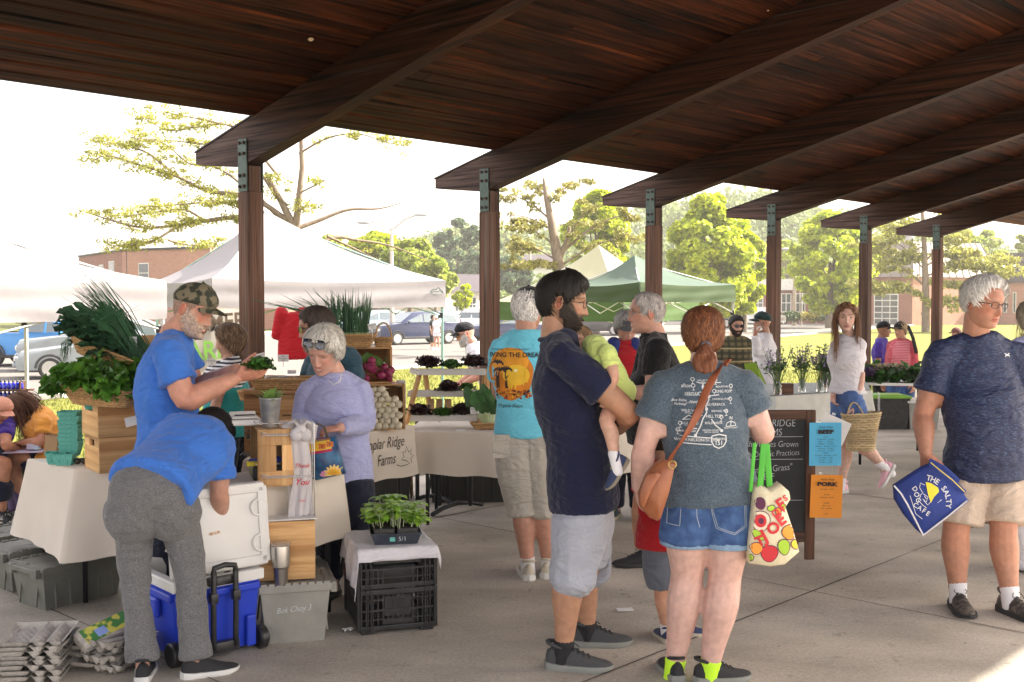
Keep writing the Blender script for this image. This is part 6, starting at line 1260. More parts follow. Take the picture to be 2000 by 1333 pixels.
for k in range(46):
 a=R.random()*6.28;rr_=R.random()*.035;el=R.uniform(.5,1.4);leafm(m,V((rr_*math.cos(a),rr_*math.sin(a),.115+R.random()*.04)),V((math.cos(a)*math.cos(el),math.sin(a)*math.cos(el),math.sin(el))),V((0,0,1)),R.uniform(.04,.065),.022,.08,.6,3,4,k)
m.build('herb_plant',mat('pale_sage_leaf',(.16,.32,.06),.5,scale=20,col2=(.3,.48,.14),trans=.25,island=.3),t,world=False,smooth=True)
m=MB();c=P(440,838,5.45);c.z=zt_;m.box(c+V((0,0,.003)),(.09,.06,.005),rz=.5);m.thing('notepad',WHITEP,c,'pale notepad at the left end of the honey pine crate','notepad')
TF=[(-1.52,6.25),(-1.08,6.25),(-1.08,6.85),(-1.52,6.85)]
table(TF,.73,'folding table behind the vendor, mostly hidden');drape('tablecloth',TF,.742,.4,'beige cloth on the table behind the vendor and the lavender topped woman',seed=12,group='beige tablecloths')
crate(V((-1.20,6.45,.745)),(.30,.25,.36),R3(.1),'tall wooden crate supporting the plank shelf behind the bucket',wood=PINE,ns=3)
crate(V((-1.46,6.52,.745)),(.20,.25,.36),R3(.0),'wooden crate supporting the left end of the plank shelf',wood=PINED,ns=3)
m=MB();m.box((-1.32,6.45,1.12),(.44,.32,.022),bev=.003);o=m.thing('shelf_plank',PINED,(-1.32,6.45,1.12),'brown plank shelf carrying the shallow wicker tray','shelf plank');grain(o)
wicker(V((-1.33,6.42,1.133)),.37,.26,.062,R3(0),'shallow wicker tray with clear plastic boxes beside the lavender topped woman',.03)
CLEAR=mat('clear_plastic',(.85,.87,.88),.15,transmission=.75,alpha=.55)
for k,(px,lab)in enumerate(((562,'clear plastic clamshell box in the wicker tray, right of the two'),(538,'clear plastic clamshell box in the wicker tray, behind the held lettuce'))):
 c=P(px,735,6.38);c.z=1.142;m=MB();m.lathe([(0,0),(.055,0),(.07,.02),(.07,.045),(.06,.065),(0,.07)],c,24);m.thing('plastic_box',CLEAR,c,lab,'box',smooth=True)
card(553,700,6.3,.062,.040,['Spicy','Microgreens','$4.00'],'white microgreens card on a plastic stand in the wicker tray',.03,size=.010);card(507,697,6.35,.062,.036,['Micro greens','$4'],'white card tilted above the held lettuce',.03,tilt=-.25,size=.010);card(570,727,6.24,.05,.022,['Baby greens'],'pale label on the front clear box',0,size=.008);card(413,708,7.2,.06,.045,['Pea Shoots','$4'],'white card in front of the ponytailed woman',.03,size=.012)
wicker(V((-1.62,7.15,1.0)),.3,.2,.06,R3(0),'small wicker tray in front of the ponytailed woman',.02)
m=MB();leafc=V((-1.33,6.15,.76))
for k in range(60):a=R.random()*6.28;leafm(m,leafc+V((R.uniform(-.14,.16),R.uniform(-.06,.06),R.random()*.14)),V((math.cos(a),math.sin(a),R.random())),V((0,0,1)),.06,.035,.2,.8,3,4,k)
m.thing('salad_greens',mat('grey_green_salad',(.03,.05,.035),.4,col2=(.09,.13,.07),island=.4),leafc,'bagged grey green salad leaves behind the bucket','salad greens',smooth=True)
c0=V((-1.30,7.02,0));c1_=V((-.715,7.80,0));TC=[X(c0),X(c1_),X(c1_+WW*.55),X(c0+WW*.55)]
table(TC,.745,'folding table under the beige cloth with black script lettering');bn=drape('tablecloth',TC,.757,[.41,.41,.45,.45],'beige cloth with black script farm lettering and leaf outlines',wave=.012,seed=3,group='beige tablecloths',flare=.015)
bvh=bvh_of(bn);n_=-WW;e_=UU
dc=Decal(c0.lerp(c1_,.62)+V((0,0,.60)),e_,(0,0,1),bvh,.003)
def scr(t,x,y,s):dc.text(t,x,y,s,shear=.28,sx=.72,bold=-.004)
scr('Poplar Ridge',.07,.06,.108);scr('Farms',.085,-.055,.108)
for x0,sg in((-.16,1),(.28,-1)):
 L_=[(-.05,-.12),(-.045,-.09),(-.075,-.07),(-.045,-.06),(-.06,-.02),(-.03,-.045),(-.005,.0),(.0,-.04),(.03,-.035),(.02,-.07),(.045,-.09),(.0,-.10),(-.03,-.125),(.0,-.13),(.05,-.135),(.09,-.12)]
 dc.line([(x0+sg*a,b+.02)for a,b in L_],.005)
dc.build('farm_lettering',INKD,bn)
Rt=math.atan2(UU.y,UU.x)-.55
def box_open(c,w,d,h,rz,label,wood=PINE):
 t=thing3('wooden_crate',c,R3(rz),label,'crate','wooden crates on the stall')
 for s in(-1,1):m=MB();m.box((s*(w/2-.008),0,h/2),(.016,d,h),bev=.002);grain(m.build('end_panel',wood,t,world=False))
 for z in(.006,h-.006):
  for y in(-.25,.25):m=MB();m.box((0,y*d,z),(w-.034,d*.5-.004,.011),bev=.001);grain(m.build('slat',wood,t,world=False))
 for z in(.25,.75):m=MB();m.box((0,d/2-.006,h*z),(w-.034,.011,h*.46),bev=.001);grain(m.build('slat',PINED,t,world=False))
 return t
ct=P(722,838,7.62);ct.z=.758;box_open(ct,.46,.26,.315,.25,'wooden crate on its side full of cream turnips')
cb=ct+V((-.06,.02,.317));box_open(cb,.40,.25,.25,.25,'wooden crate above the turnips holding bunches of beets')
RB=R3(.25);R=random.Random(12);kt=0
pts=[]
for row in range(8):
 for col in range(9):
  x=-.19+col*.047+(row%2)*.022+R.uniform(-.004,.004);z=.028+row*.036;y=-.10-.035*(1-row/8)+R.uniform(-.01,.01)
  if x>.20 or(row>5 and(x>.12 or x<-.1))or(row==7 and x>.08):continue
  pts.append((x,y,z))
for k,(x,y,z)in enumerate(pts):
 r_=R.uniform(.022,.029);c=ct+RB@V((x,y,z));m=MB();m.lathe([(0,-r_),(r_*.6,-r_*.85),(r_,-.1*r_),(r_*.95,.3*r_),(r_*.55,.85*r_),(r_*.12,1.05*r_),(r_*.03,r_*2.0)],c,10,R3(R.random()*6,R.uniform(1.0,2.4),R.uniform(-.5,.5)));o=m.thing('turnip',TURN,c,'round cream turnip among the pile in the wooden crate','turnip','cream turnips piled in the crate',smooth=True)
for k in range(24):
 r_=R.uniform(.024,.034);x=R.uniform(-.10,.19);z=.03+R.random()*.15*(1-abs(x)*2.2);c=cb+RB@V((x,-.13-.04*R.random(),z));m=MB();m.lathe([(0,-r_),(r_*.6,-r_*.8),(r_,0),(r_*.6,.8*r_),(r_*.12,r_*1.15),(r_*.02,r_*3)],c,12,R3(R.random()*6,R.uniform(1.2,2.6),R.uniform(-.5,.5)));m.thing('beet',BEET,c,'magenta beet in the heap hanging out of the upper crate','beet','magenta beets heaped in the crate',smooth=True)
m=MB()
for k in range(5):leafm(m,cb+RB@V((-.02+.04*k,-.08,.12)),V((.3-.2*k,-.3,.6)),V((0,-1,.3)),.10,.045,.1,.8,4,5,k)
for k in range(10):p=cb+RB@V((-.05+.02*k,-.12,.12));m.tube([p,p+V((R.uniform(-.04,.06),-.02,.06)),p+V((R.uniform(-.08,.12),-.03,-.02))],.0022,4)
m.thing('beet_greens',mat('beet_leaf',(.06,.16,.02),.5,col2=(.16,.30,.05)),cb,'broad beet leaves and pale stalks on the beet bunches','beet greens',smooth=True)
cs_=P(690,680,7.55);cs_.z=cb.z+.252;wicker(cs_,.32,.22,.085,R3(.1),'flared wicker basket standing full of scallions',.05)
m=MB();mw=MB()
for k in range(150):
 x,y=R.uniform(-.15,.10),R.uniform(-.05,.06);p=cs_+V((x,y,.03));lean=(x+.02)*.9+R.uniform(-.10,.08);h=R.uniform(.24,.38)
 if k<26:lean-=R.uniform(.5,1.6);h*=1.1
 q=[p,p+V((lean*.04,-.01,.07)),p+V((lean*h*.45,R.uniform(-.02,.02),h*.55)),p+V((lean*h,R.uniform(-.05,.05),h*(1-.18*abs(lean))))]
 mw.tube(q[:2],.0048,5);m.tube(q[1:],[.0048,.0044,.0006],5)
o=m.thing('scallions',SCAL,cs_,'tall upright bundle of dark green scallions','scallions',smooth=True);mw.build('white_stems',SCALW,o,smooth=True)
wicker(cs_+V((.20,.06,-.01)),.12,.10,.07,R3(0),'small handled basket behind the scallions',.015,handle=True)
card(727,638,7.4,.055,.04,['Spring Onions','$3'],'white card on a clear stand right of the scallions',.05,tilt=-.2,size=.010);card(783,749,7.6,.062,.045,['Salad Turnips','$ 3.00'],'white turnip price card clipped to the crate corner',0,size=.012);card(810,725,8.1,.072,.045,['Lettuce Heads','$ 3.00 ea'],'white card clipped to the left leg of the lettuce rack',.03,tilt=.25,size=.012);card(927,802,8.0,.062,.046,['Bok Choy','$ 3.00'],'white card beside the pale bok choy',.03,size=.013)
m=MB();c=P(788,778,7.75);m.box(c,(.035,.02,.16),bev=.008);m.thing('plastic_bag',mat('thin_white_plastic',(.75,.72,.72),.4,trans=.3),c,'white plastic bag hanging between turnips and lettuce rack','plastic bag',smooth=True)
TD_=[X(G(797,843,.70)),X(G(1150,848,.70)),(1.2,8.45),(-.72,8.6)]
table(TD_,.69,'folding table under the beige cloth carrying the lettuce rack');drape('tablecloth',TD_,.702,[.40,.36,.4,.4],'long beige cloth hanging in front of the dark totes below the lettuce rack',wave=.022,seed=6,group='beige tablecloths',flare=.01)
t=empty('lettuce_rack',P(868,822,8.3),'wooden A frame rack with three white shelves of lettuce','rack')
for(px,py,w_)in((882,728,.52),(868,770,.54),(864,817,.56)):
 c=P(px,py,8.15 if py>800 else 8.3);c2_=c;m=MB();m.box(c,(w_,.16,.010),bev=.002);m.box(c+V((0,-.08,.008)),(w_,.008,.045),bev=.002);m.box(c+V((0,.08,.01)),(w_,.008,.03),bev=.002);m.build('shelf',mat('white_shelf_paint',(.62,.61,.58),.6,.08),t)
for a,b in(((822,722,8.3),(790,832,8.0)),((830,724,8.32),(842,826,8.6)),((948,722,8.3),(936,832,8.0)),((950,724,8.32),(955,826,8.6))):
 p,q=P(*a),P(*b);q.z=.704;m=MB();d=(q-p).normalized();m.tube([p,q],(.020,.010),4,right=(1,0,0),caps='flat');o=m.build('leg',PINE,t);grain(o)
LT=((838,706,8.28,.10,0,'dark red lettuce at the left end of the top shelf'),(881,708,8.28,.078,1,'small green lettuce in the middle of the top shelf'),(925,704,8.28,.098,0,'dark red lettuce at the right end of the top shelf'),(877,753,8.25,.092,0,'dark red lettuce alone on the middle shelf'),(912,750,8.3,.06,1,'green leaves beside the lettuce on the middle shelf'),(818,800,8.12,.098,0,'dark red lettuce at the left end of the bottom shelf'),(864,803,8.12,.082,1,'green lettuce in the middle of the bottom shelf'),(905,798,8.12,.092,0,'dark red lettuce behind the bok choy card'))
for k,(px,py,Y,r_,g_,lab)in enumerate(LT):rosette(P(px,py+12,Y)+V((0,0,-.0)),r_,GLET if g_ else DLET,40+k,lab,n=40)
for k,px in enumerate((842,858,875)):
 c=P(px,790,8.35);m=MB();m.box(c,(.045,.03,.08),bev=.004,rz=.2*k);m.thing('paper_bag',MATS['kraft_paper'],c,'small kraft paper bag %s on the bottom shelf'%('at the left','in the middle','at the right')[k],'paper bag','small kraft bags')
c=P(950,832,8.05);c.z=.705;wicker(c,.23,.16,.045,R3(0),'shallow flared wicker basket under the bok choy',.04)
m=MB();ml=MB()
for k in range(22):
 a=k*2.4;p=c+V((.01+.035*math.cos(a),.02*math.sin(a),.03));d=V((.25*math.cos(a)-.1,.2*math.sin(a),1));q=p+d*R.uniform(.13,.19)
 m.tube([p,p.lerp(q,.4)+V((.01*math.cos(a),0,0)),q],[(.014,.006),(.011,.004),(.004,.003)],8)
 leafm(ml,q-d*.05,d+V((-.3 if k%2 else .3,-.3,0)),V((-.3,-1,.2)),R.uniform(.13,.19),R.uniform(.08,.12),.08,R.uniform(.3,.9),5,6,k)
o=m.thing('bok_choy',STEM,c,'bunch of bok choy with thick white stems and broad green leaves','bok choy',smooth=True);ml.build('leaves',mat('bok_choy_leaf',(.03,.11,.03),.4,scale=14,col2=(.09,.22,.07),trans=.15,island=.3),o,smooth=True)
m=MB();c=P(900,834,7.95);c.z=.707;m.box(c,(.07,.05,.008),bev=.002);m.thing('paper_slip',WHITEP,c,'folded white slip on the rack table','paper slip')
m=MB()
t=empty('trestle',P(855,1000,8.1),'dark T footed metal trestle under the lettuce table','trestle')
for px0,px1,py0,py1,Yf in((815,884,980,990,8.5),(845,940,1010,990,8.35)):
 a,b=G(px0,py0),G(px1,py1);mid=a.lerp(b,.5);m=MB();m.tube([a+V((0,0,.02)),a.lerp(b,.2)+V((0,0,.05)),mid+V((0,0,.07)),b.lerp(a,.2)+V((0,0,.05)),b+V((0,0,.02))],.018,8);m.build('foot',DKM,t,smooth=True)
 for s in(-.14,.10):m=MB();m.tube([mid+V((s,0,.06)),mid+V((s,0,.69))],.017,8);m.build('post',DKM,t,smooth=True)
DT=mat('dark_olive_plastic',(.028,.03,.027),.5,var=.2)
for k,(px,py,w_,h_,lab)in enumerate(((875,985,.36,.34,'dark tote under the lettuce table, behind the trestle'),(960,985,.50,.36,'wide dark tote under the lettuce table, left of the man in aqua'),(760,985,.34,.28,'dark tote under the cloth with black script lettering'),(1110,975,.4,.34,'dark tote under the lettuce table behind the two men'))):
 c=G(px,py);toteb(c+V((0,.22,0)),w_,.36,h_,.1,lab,DT,group='dark totes under the tables')
for k,px in enumerate((776,812)):
 a=P(px-14,838,8.35);b=G(px+8-k*16,968);m=MB();m.tube([V((a.x,a.y,.68)),b],.016,6);o=m.thing('wooden_trestle_leg',PINE,b,'slanted wooden trestle leg %s of the gap below the banner cloth'%('left','right')[k],'trestle leg');grain(o)
toteb(G(150,1180)+V((-.09,.12,0)),.50,.33,.235,math.atan2(.35,.26),'nearest of three grey green lidded totes at the left edge',group='grey green totes on the left')
toteb(G(150,1180)+V((-.09,.12,0))+V((-.33,.36,0)),.50,.33,.235,math.atan2(.35,.26)-.03,'middle of three grey green lidded totes at the left edge',group='grey green totes on the left')
toteb(G(150,1180)+V((-.09,.12,0))+V((-.66,.66,0)),.50,.33,.235,math.atan2(.35,.26)+.02,'farthest of three grey green lidded totes, against the tablecloth',group='grey green totes on the left')
toteb(G(215,1062)+V((.05,.2,0)),.40,.3,.26,.9,'grey green tote half hidden under the leftmost tablecloth',group='grey green totes on the left')
ang=math.atan2(.26,.30);k0=V((-1.505,4.87,0));e1=V((math.cos(ang),math.sin(ang),0));e2=V((-math.sin(ang),math.cos(ang),0));cc=k0+e1*.215+e2*.27
t=empty('cooler',cc,'cobalt blue wheeled cooler with its white lid open','cooler',rz=ang);t.scale=(1,1,.93)
w_,d_=.43,.54
m=MB();a=[V((sx*(w_/2-.02),sy*(d_/2-.02),.03))for sx,sy in((-1,-1),(1,-1),(1,1),(-1,1))];b=[V((sx*w_/2,sy*d_/2,.36))for sx,sy in((-1,-1),(1,-1),(1,1),(-1,1))]
m.add(a+b,[(3,2,1,0)]+[(i,(i+1)%4,4+(i+1)%4,4+i)for i in range(4)]);bo=m.build('body',BLUEP,t,world=False)
bm=bmesh.new();bm.from_mesh(bo.data);bmesh.ops.bevel(bm,geom=[e for e in bm.edges if abs((e.verts[0].co-e.verts[1].co).normalized().z)>.8],offset=.035,segments=4,affect='EDGES',profile=.5);bm.to_mesh(bo.data);bm.free();bo.data.polygons.foreach_set('use_smooth',[True]*len(bo.data.polygons));bo.data.set_sharp_from_angle(angle=.6)
m=MB();m.box((0,-d_/2-.004,.335),(w_*.92,.03,.035),bev=.008);m.box((-w_/2-.002,.0,.33),(.03,d_*.9,.04),bev=.008);m.box((-w_*.30,-d_/2+.002,.11),(.06,.03,.16),bev=.012);m.box((w_*.36,-d_/2+.002,.11),(.05,.03,.16),bev=.012);m.build('moulding',BLUEP,bo,world=False)
m=MB();oo,ii=w_/2+.006,w_/2-.035
for sx in(-1,1):m.box((sx*(w_/2-.012),0,.388),(.045,d_+.012,.056),bev=.008)
for sy in(-1,1):m.box((0,sy*(d_/2-.012),.388),(w_-.05,.045,.056),bev=.008)
m.box((0,0,.06),(w_-.07,d_-.07,.02));m.build('white_rim',PLW,t,world=False)
m=MB();g=[V((sx*(w_/2-.034),sy*(d_/2-.034),z))for z in(.08,.41)for sx,sy in((-1,-1),(1,-1),(1,1),(-1,1))];m.add(g,[(i,4+i,4+(i+1)%4,(i+1)%4)for i in range(4)]);m.build('liner',PLW,t,world=False)
Rl=Matrix.Rotation(math.radians(-6),4,'X');ld=MB();LW_,LH=.49,.43;n0=0
ld.box((0,0,LH/2),(LW_,.045,LH),bev=.02)
for s in(-1,1):
 ld.box((s*(LW_/2-.025),-.026,LH/2),(.05,.018,LH*.9),bev=.008)
ld.box((0,-.026,LH-.03),(LW_*.94,.018,.05),bev=.008);ld.box((0,-.026,.035),(LW_*.94,.018,.05),bev=.008)
for s in(-1,1):
 for z in(.30,.12):
  ld.tube([V((s*(LW_/2-.045)+.040*math.cos(q),-.030,z+.040*math.sin(q)))for q in[math.tau*i/20 for i in range(20)]],.007,6,closed=True)
off=V((.03,-d_/2+.05,.415));ld.v=[tuple(off+Rl.to_3x3()@V(q))for q in ld.v];lo=ld.build('lid',PLW,t,world=False,auto=35)
m=MB();q=off+Rl.to_3x3()@V((-.03,-.0245,.20));m.box(q,(.055,.001,.014),M=Rl@Matrix.Rotation(-.08,4,'Y'));m.build('faded_label',mat('faded_label',(.62,.5,.35),.8,scale=90,col2=(.45,.15,.1),contrast=(.5,.6)),lo,world=False)
m=MB()
for s in(-1,1):m.tube([V((s*.055,-d_/2-.045,.07)),V((s*.055,-d_/2-.05,.30)),V((s*.053,-d_/2-.052,.44))],.0135,10)
m.tube([V((-.055,-d_/2-.052,.44)),V((-.05,-d_/2-.052,.468)),V((0,-d_/2-.052,.478)),V((.05,-d_/2-.052,.468)),V((.055,-d_/2-.052,.44))],.014,10)
m.box((0,-d_/2-.03,.07),(.15,.04,.05),bev=.006);m.box((0,-d_/2-.02,.395),(.14,.05,.04),bev=.006)
for s in(-1,1):m.box((s*.055,-d_/2-.05,.32),(.036,.036,.05),bev=.005)
m.build('tow_handle',BLKP,t,world=False,auto=40)
for s in(-1,1):
 m=MB();m.lathe([(.0,-.022),(.052,-.022),(.060,-.014),(.060,.014),(.052,.022),(0,.022)],(s*(w_/2-.0),-d_/2+.02,.06),24,Matrix.Rotation(math.pi/2,3,'Y'));m.build('wheel',BLKP,t,world=False,auto=40)
m=MB();m.box((-w_/2-.012,-.04,.26),(.03,.15,.10),bev=.012);m.build('side_grip',BLUEP,t,world=False)
m=MB();m.ball((.01,-d_/2-.006,.045),.035,10,ry=.004,rz=.013);m.build('fish_emblem',PLW,t,world=False)
rzt=.27;f0=V((-1.035,5.22,0));e1=V((math.cos(rzt),math.sin(rzt),0));e2=V((-math.sin(rzt),math.cos(rzt),0));tc_=f0+e2*.27
bt=toteb(tc_,.345,.54,.295,rzt,'warm grey lidded tote chalked Bok Choy 3 beside the cooler',TOTEL,group=None)
dc=Decal(f0+V((-.01,-.0,.165))-e2*.005,e1,(0,0,1),bvh_of([c for c in bpy.data.objects if c.parent==bt and c.name.startswith('tote_body')][0]),.0025);dc.text('Bok Choy 3',0,0,.040,shear=.35,sx=.85,bold=-.012,rot=.05);dc.build('chalk_writing',INK,bt)
wc=f0+e1*.0+e2*.20+V((-.055,0,.295));crate(wc+V((.015,0,0)),(.29,.26,.285),R3(rzt-.05),'pale pine crate standing on the grey tote under the bag stand',slot=False,ns=1)
m=MB();pc=wc+V((.0,0,.293));m.box(pc,(.33,.30,.006),rz=rzt,bev=.002);t=m.thing('bag_stand',PLW,pc,'wire stand with looped arms for shopping bags on a white base plate','bag stand')
m=MB();up=[pc+e1*.155-e2*.10,pc+e1*.155+e2*.02]
for q in up:m.tube([q,q+V((0,0,.46))],.0028,6)
m.tube([up[0]+V((0,0,.46)),up[1]+V((0,0,.46))],.0028,6)
m.build('uprights',CHROME,t,smooth=True)
for zz,yy in((.455,-.02),(.405,-.10),(.255,-.02),(.20,-.10)):
 m=MB();a=pc+e1*.155+e2*(yy+.02)+V((0,0,zz));L_=.27 if yy>-.05 else .24
 m.tube([a,a-e1*(L_-.02)+V((0,0,.005)),a-e1*L_-e2*.004+V((0,0,.015)),a-e1*(L_+.012)-e2*.010+V((0,0,.012)),a-e1*(L_+.008)-e2*.02+V((0,0,.002)),a-e1*(L_-.02)-e2*.018,a-e2*.016],.0026,6);m.build('wire_arm',CHROME,t,smooth=True)
BAG=mat('thin_bag_plastic',(.72,.69,.70),.35,.05,trans=.25,bump=.3,bscale=30)
m=MB();bc=pc+e1*.06-e2*.05
for k in range(7):
 m.grid(lambda u,v:bc+e1*((u-.5)*(.07+.03*v)+.012*math.sin(k+v*5)+.03)+e2*(-.012*k+.04+.010*math.sin(u*9+k*2)*(.4+v))+V((0,0,.40-.40*v-.01*math.sin(u*6+k))),12,16)
for s in(-1,1):m.tube([bc+e1*(.03+s*.045)+V((0,0,.36)),bc+e1*(.03+s*.055)+V((0,0,.44)),bc+e1*(.03+s*.02)-e2*.03+V((0,0,.47)),bc+e1*(.03-s*.02)-e2*.05+V((0,0,.42))],[(.03,.008),(.035,.012),(.028,.012),(.03,.008)],10)
for k in range(3):m.ball(bc+e1*(.03+.022*(k-1))-e2*.05+V((0,0,.405+.02*(k%2))),.032,10,ry=.02,rz=.035)
o=m.thing('shopping_bags',BAG,bc,'sheaf of thin white thank you shopping bags hanging on the wire stand','shopping bags',smooth=True)
dc=Decal(bc+e1*.035-e2*.055+V((0,0,.20)),e1,(0,0,1),bvh_of(o),.003);dc.text('You',0,-.03,.042,shear=.4,bold=.01);dc.text('Thank',0,.05,.03,shear=.4);dc.text('You',0,-.12,.02,shear=.4);dc.build('red_script',mat('red_bag_ink',(.65,.03,.06),.6),o)
c=P(549,1147,5.22);c.z=.292;t=thing3('tumbler',c,R3(0),'tall stainless steel tumbler on the lid of the grey tote','tumbler');m=MB();m.lathe([(0,0),(.030,0),(.031,.004),(.036,.075),(.0375,.08),(.045,.088),(.047,.18),(.046,.186),(.043,.186),(.043,.18),(0,.178)],(0,0,0),40);m.build('cup',STEELB,t,world=False,auto=35);m=MB();m.lathe([(0,.188),(.044,.188),(.0475,.192),(.0475,.196),(.040,.199),(0,.196)],(0,0,0),32);m.build('lid',CLEAR,t,world=False,auto=35)
rzc=.30;f0=V((-.565,5.40,0));e1=V((math.cos(rzc),math.sin(rzc),0));e2=V((-math.sin(rzc),math.cos(rzc),0));kc=f0+e2*.22
def bcrate(c,h,label,foot,kind):
 t=empty('black_crate',c,label,'crate','black plastic crates',rz=rzc);w,d=.375,.44;m=MB()
 for s in(-1,1):
  m.box((0,s*d/2,h-.012),(w,.016,.024),bev=.003);m.box((s*w/2,0,h-.012),(.016,d,.024),bev=.003)
  m.box((0,s*d/2,.014),(w*.98,.014,.024),bev=.003);m.box((s*w/2,0,.014),(.014,d*.98,.024),bev=.003)
  m.box((0,s*d/2,h*.5),(w*.98,.012,.010));m.box((s*w/2,0,h*.55),(.012,d*.98,.010));m.box((0,s*d/2,h*.28),(w*.98,.012,.006));m.box((0,s*d/2,h*.76),(w*.98,.012,.006))
  for s2 in(-1,1):
   for k in range(3):m.box((s*(w/2-.004-.024*k),s2*(d/2+.003),h/2),(.006,.02,h),bev=.001)
   for k in range(2):m.box((s*(w/2+.003),s2*(d/2-.03*k-.004),h/2),(.02,.006,h),bev=.001)
 m.build('frame',BLKP,t,world=False)
 for s in(-1,1):
  m=MB();n=13
  for k in range(n):
   x=(k-(n-1)/2)*w*.066
   if kind==0 and abs(k-(n-1)/2)<3 and s<0:continue
   m.box((x,s*d/2,h*(.30 if kind==0 else .55)),(.006,.006,h*(.42 if kind==0 else .8)))
  m.box((0,s*(d/2-.002),h*(.80 if kind==0 else .58)),(w*(.62 if kind==0 else .36),.006,h*(.34 if kind==0 else .46)),bev=.002)
  if kind==1:m.box((0,s*(d/2),h*.2),(w*.42,.012,.022),bev=.003);m.ball((0,s*(d/2+.004),h*.36),.012,8,ry=.006)
  m.build('end_grille',BLKP,t,world=False)
  m=MB()
  for k in range(15):m.box((s*w/2,(k-7)*d*.058,h*.5),(.006,.008,h*.9))
  m.build('side_grille',BLKP,t,world=False)
 m=MB();m.box((0,0,.008),(w-.01,d-.01,.006));m.build('floor',BLKP,t,world=False)
 if foot:
  m=MB()
  for sx in(-1,1):
   for sy in(-1,1):m.box((sx*(w/2-.04),sy*(d/2-.03),-.008),(.07,.05,.018),bev=.003)
  m.build('feet',BLKP,t,world=False)
bcrate(kc+V((0,0,.018)),.205,'lower black plastic crate on the floor',True,1);bcrate(kc+V((0,0,.226)),.195,'upper black plastic crate under the white towel',False,0)
zt2=.425;cs4=[kc+e1*a*.175+e2*b*.205 for a,b in((-1,-1),(1,-1),(1,1),(-1,1))]
def towelf(u,v):
 x,y=(u-.5)*.53-.02,(v-.5)*.56;p=kc+e1*x+e2*y;ex=max(0,abs(x)-.200);ey=max(0,abs(y)-.236);dz=ex*1.35+ey*1.35;sx_=math.copysign(1,x);sy_=math.copysign(1,y)
 p=kc+e1*(sx_*min(abs(x),.200+ex*.25)+.006*math.sin(v*21)*min(1,ex*30))+e2*(sy_*min(abs(y),.236+ey*.28)+.006*math.sin(u*19)*min(1,ey*30));p.z=zt2+.004-dz*1.0+.0015*math.sin(u*30)*math.sin(v*23);
 if x<0 and y<0:p.z-=ex*.9
 return p
m=MB();m.grid(towelf,44,44);o=m.thing('towel',WHITEC,kc+V((0,0,zt2)),'white cloth towel draped over the black crates','towel',smooth=True);sm=o.modifiers.new('thickness','SOLIDIFY');sm.thickness=.003
tr=kc+V((.03,-.04,zt2+.008));TR=R3(rzc-.12);t=thing3('plant_tray',tr,TR,'black nursery tray of basil seedlings marked in chalk','plant tray');w_,d_=.25,.30
m=MB();a=[V((sx*(w_/2-.02),sy*(d_/2-.02),0))for sx,sy in((-1,-1),(1,-1),(1,1),(-1,1))];b=[V((sx*w_/2,sy*d_/2,.055))for sx,sy in((-1,-1),(1,-1),(1,1),(-1,1))];m.add(a+b,[(3,2,1,0)]+[(i,(i+1)%4,4+(i+1)%4,4+i)for i in range(4)]);m.tube(b,.004,6,closed=True);m.build('tray',mat('slate_tray_plastic',(.025,.035,.05),.45,col2=(.05,.06,.08)),t,world=False)
m=MB()
for i in range(2):
 for j in range(3):m.box(((i-.5)*.115,(j-1)*.092,.052),(.105,.084,.055),bev=.006)
m.build('cell_packs',BLKP,t,world=False);m=MB()
for i in range(2):
 for j in range(3):m.box(((i-.5)*.115,(j-1)*.092,.079),(.092,.072,.004))
m.build('soil',SOIL,t,world=False)
dc=Decal(V((.03,-d_/2+.006,.028)),(1,0,0),(0,.35,1),lift=.004);dc.text('5/1',0,0,.032,bold=-.01);dc.mb.build('chalk_date',INK,t,world=False);m=MB();m.box((-.02,-d_/2+.004,.028),(.026,.002,.02),M=Matrix.Rotation(-.3,4,'X'));m.build('teal_sticker',PULP,t,world=False)
m=MB();ms=MB();R=random.Random(8)
for k in range(60):
 x,y=R.uniform(-.115,.115),R.uniform(-.14,.14);h=R.uniform(.05,.13)*(1-.3*(abs(x)/.12));q=V((x*1.15,y*1.15,.08+h));ms.tube([V((x,y,.08)),q],.0016,4)
 for lv,sc_ in((1.,1.),(.6,.8)):
  qq=V((x,y,.08)).lerp(q,lv);a0=R.random()*3.14
  for i in range(4):
   a=a0+i*math.pi/2;L_=R.uniform(.05,.075)*sc_*(1 if i%2 else .8);leafm(m,qq,V((math.cos(a),math.sin(a),.35)),V((-math.cos(a)*.3,-math.sin(a)*.3,1)),L_,L_*.62,.03,R.uniform(.7,1.5),4,5,R.randint(0,999))
m.build('basil_leaves',BASIL,t,world=False,smooth=True);ms.build('stems',STEM,t,world=False)
m=MB();m.grid(lambda u,v:V((.125+.03*u*math.sin(v*3),-.10+.10*v,.09+.05*u-.04*v+.01*math.sin(v*9))),5,10);m.build('clear_sleeve',CLEAR,t,world=False,smooth=True)
def carton(c,rz,label,group,tilt=0.,closed=False):
 t=MB();R_=R3(rz,tilt,tilt*.4);c=V(c);NX,NY=40,36
 def f(u,v,lo):
  x=(u-.5)*.27;y=(v-.5)*.29;ed=min(1,min(u,1-u)*14,min(v,1-v)*16)
  if u<.49:z=-.024*min(1,ed,(.49-u)*14)+(.004*math.sin(v*40)*math.sin(u*60)if ed>=1 else 0)
  elif u>.51:cup=(math.cos((u-.51)/.49*4*math.pi)*.5-.5)*(.55+.45*abs(math.cos(v*6*math.pi)));z=(-.042*abs(cup)-.003)*min(1,ed*1.2)
  else:z=0
  return c+R_@V((x,y,z+lo))
 t.grid(lambda u,v:f(u,v,.045),NX,NY);t.grid(lambda u,v:f(1-u,v,.0425),NX,NY)
 return t.thing('egg_carton',PULPG,c,label,'egg carton',group,smooth=True)
c=G(75,1322);c.z=0
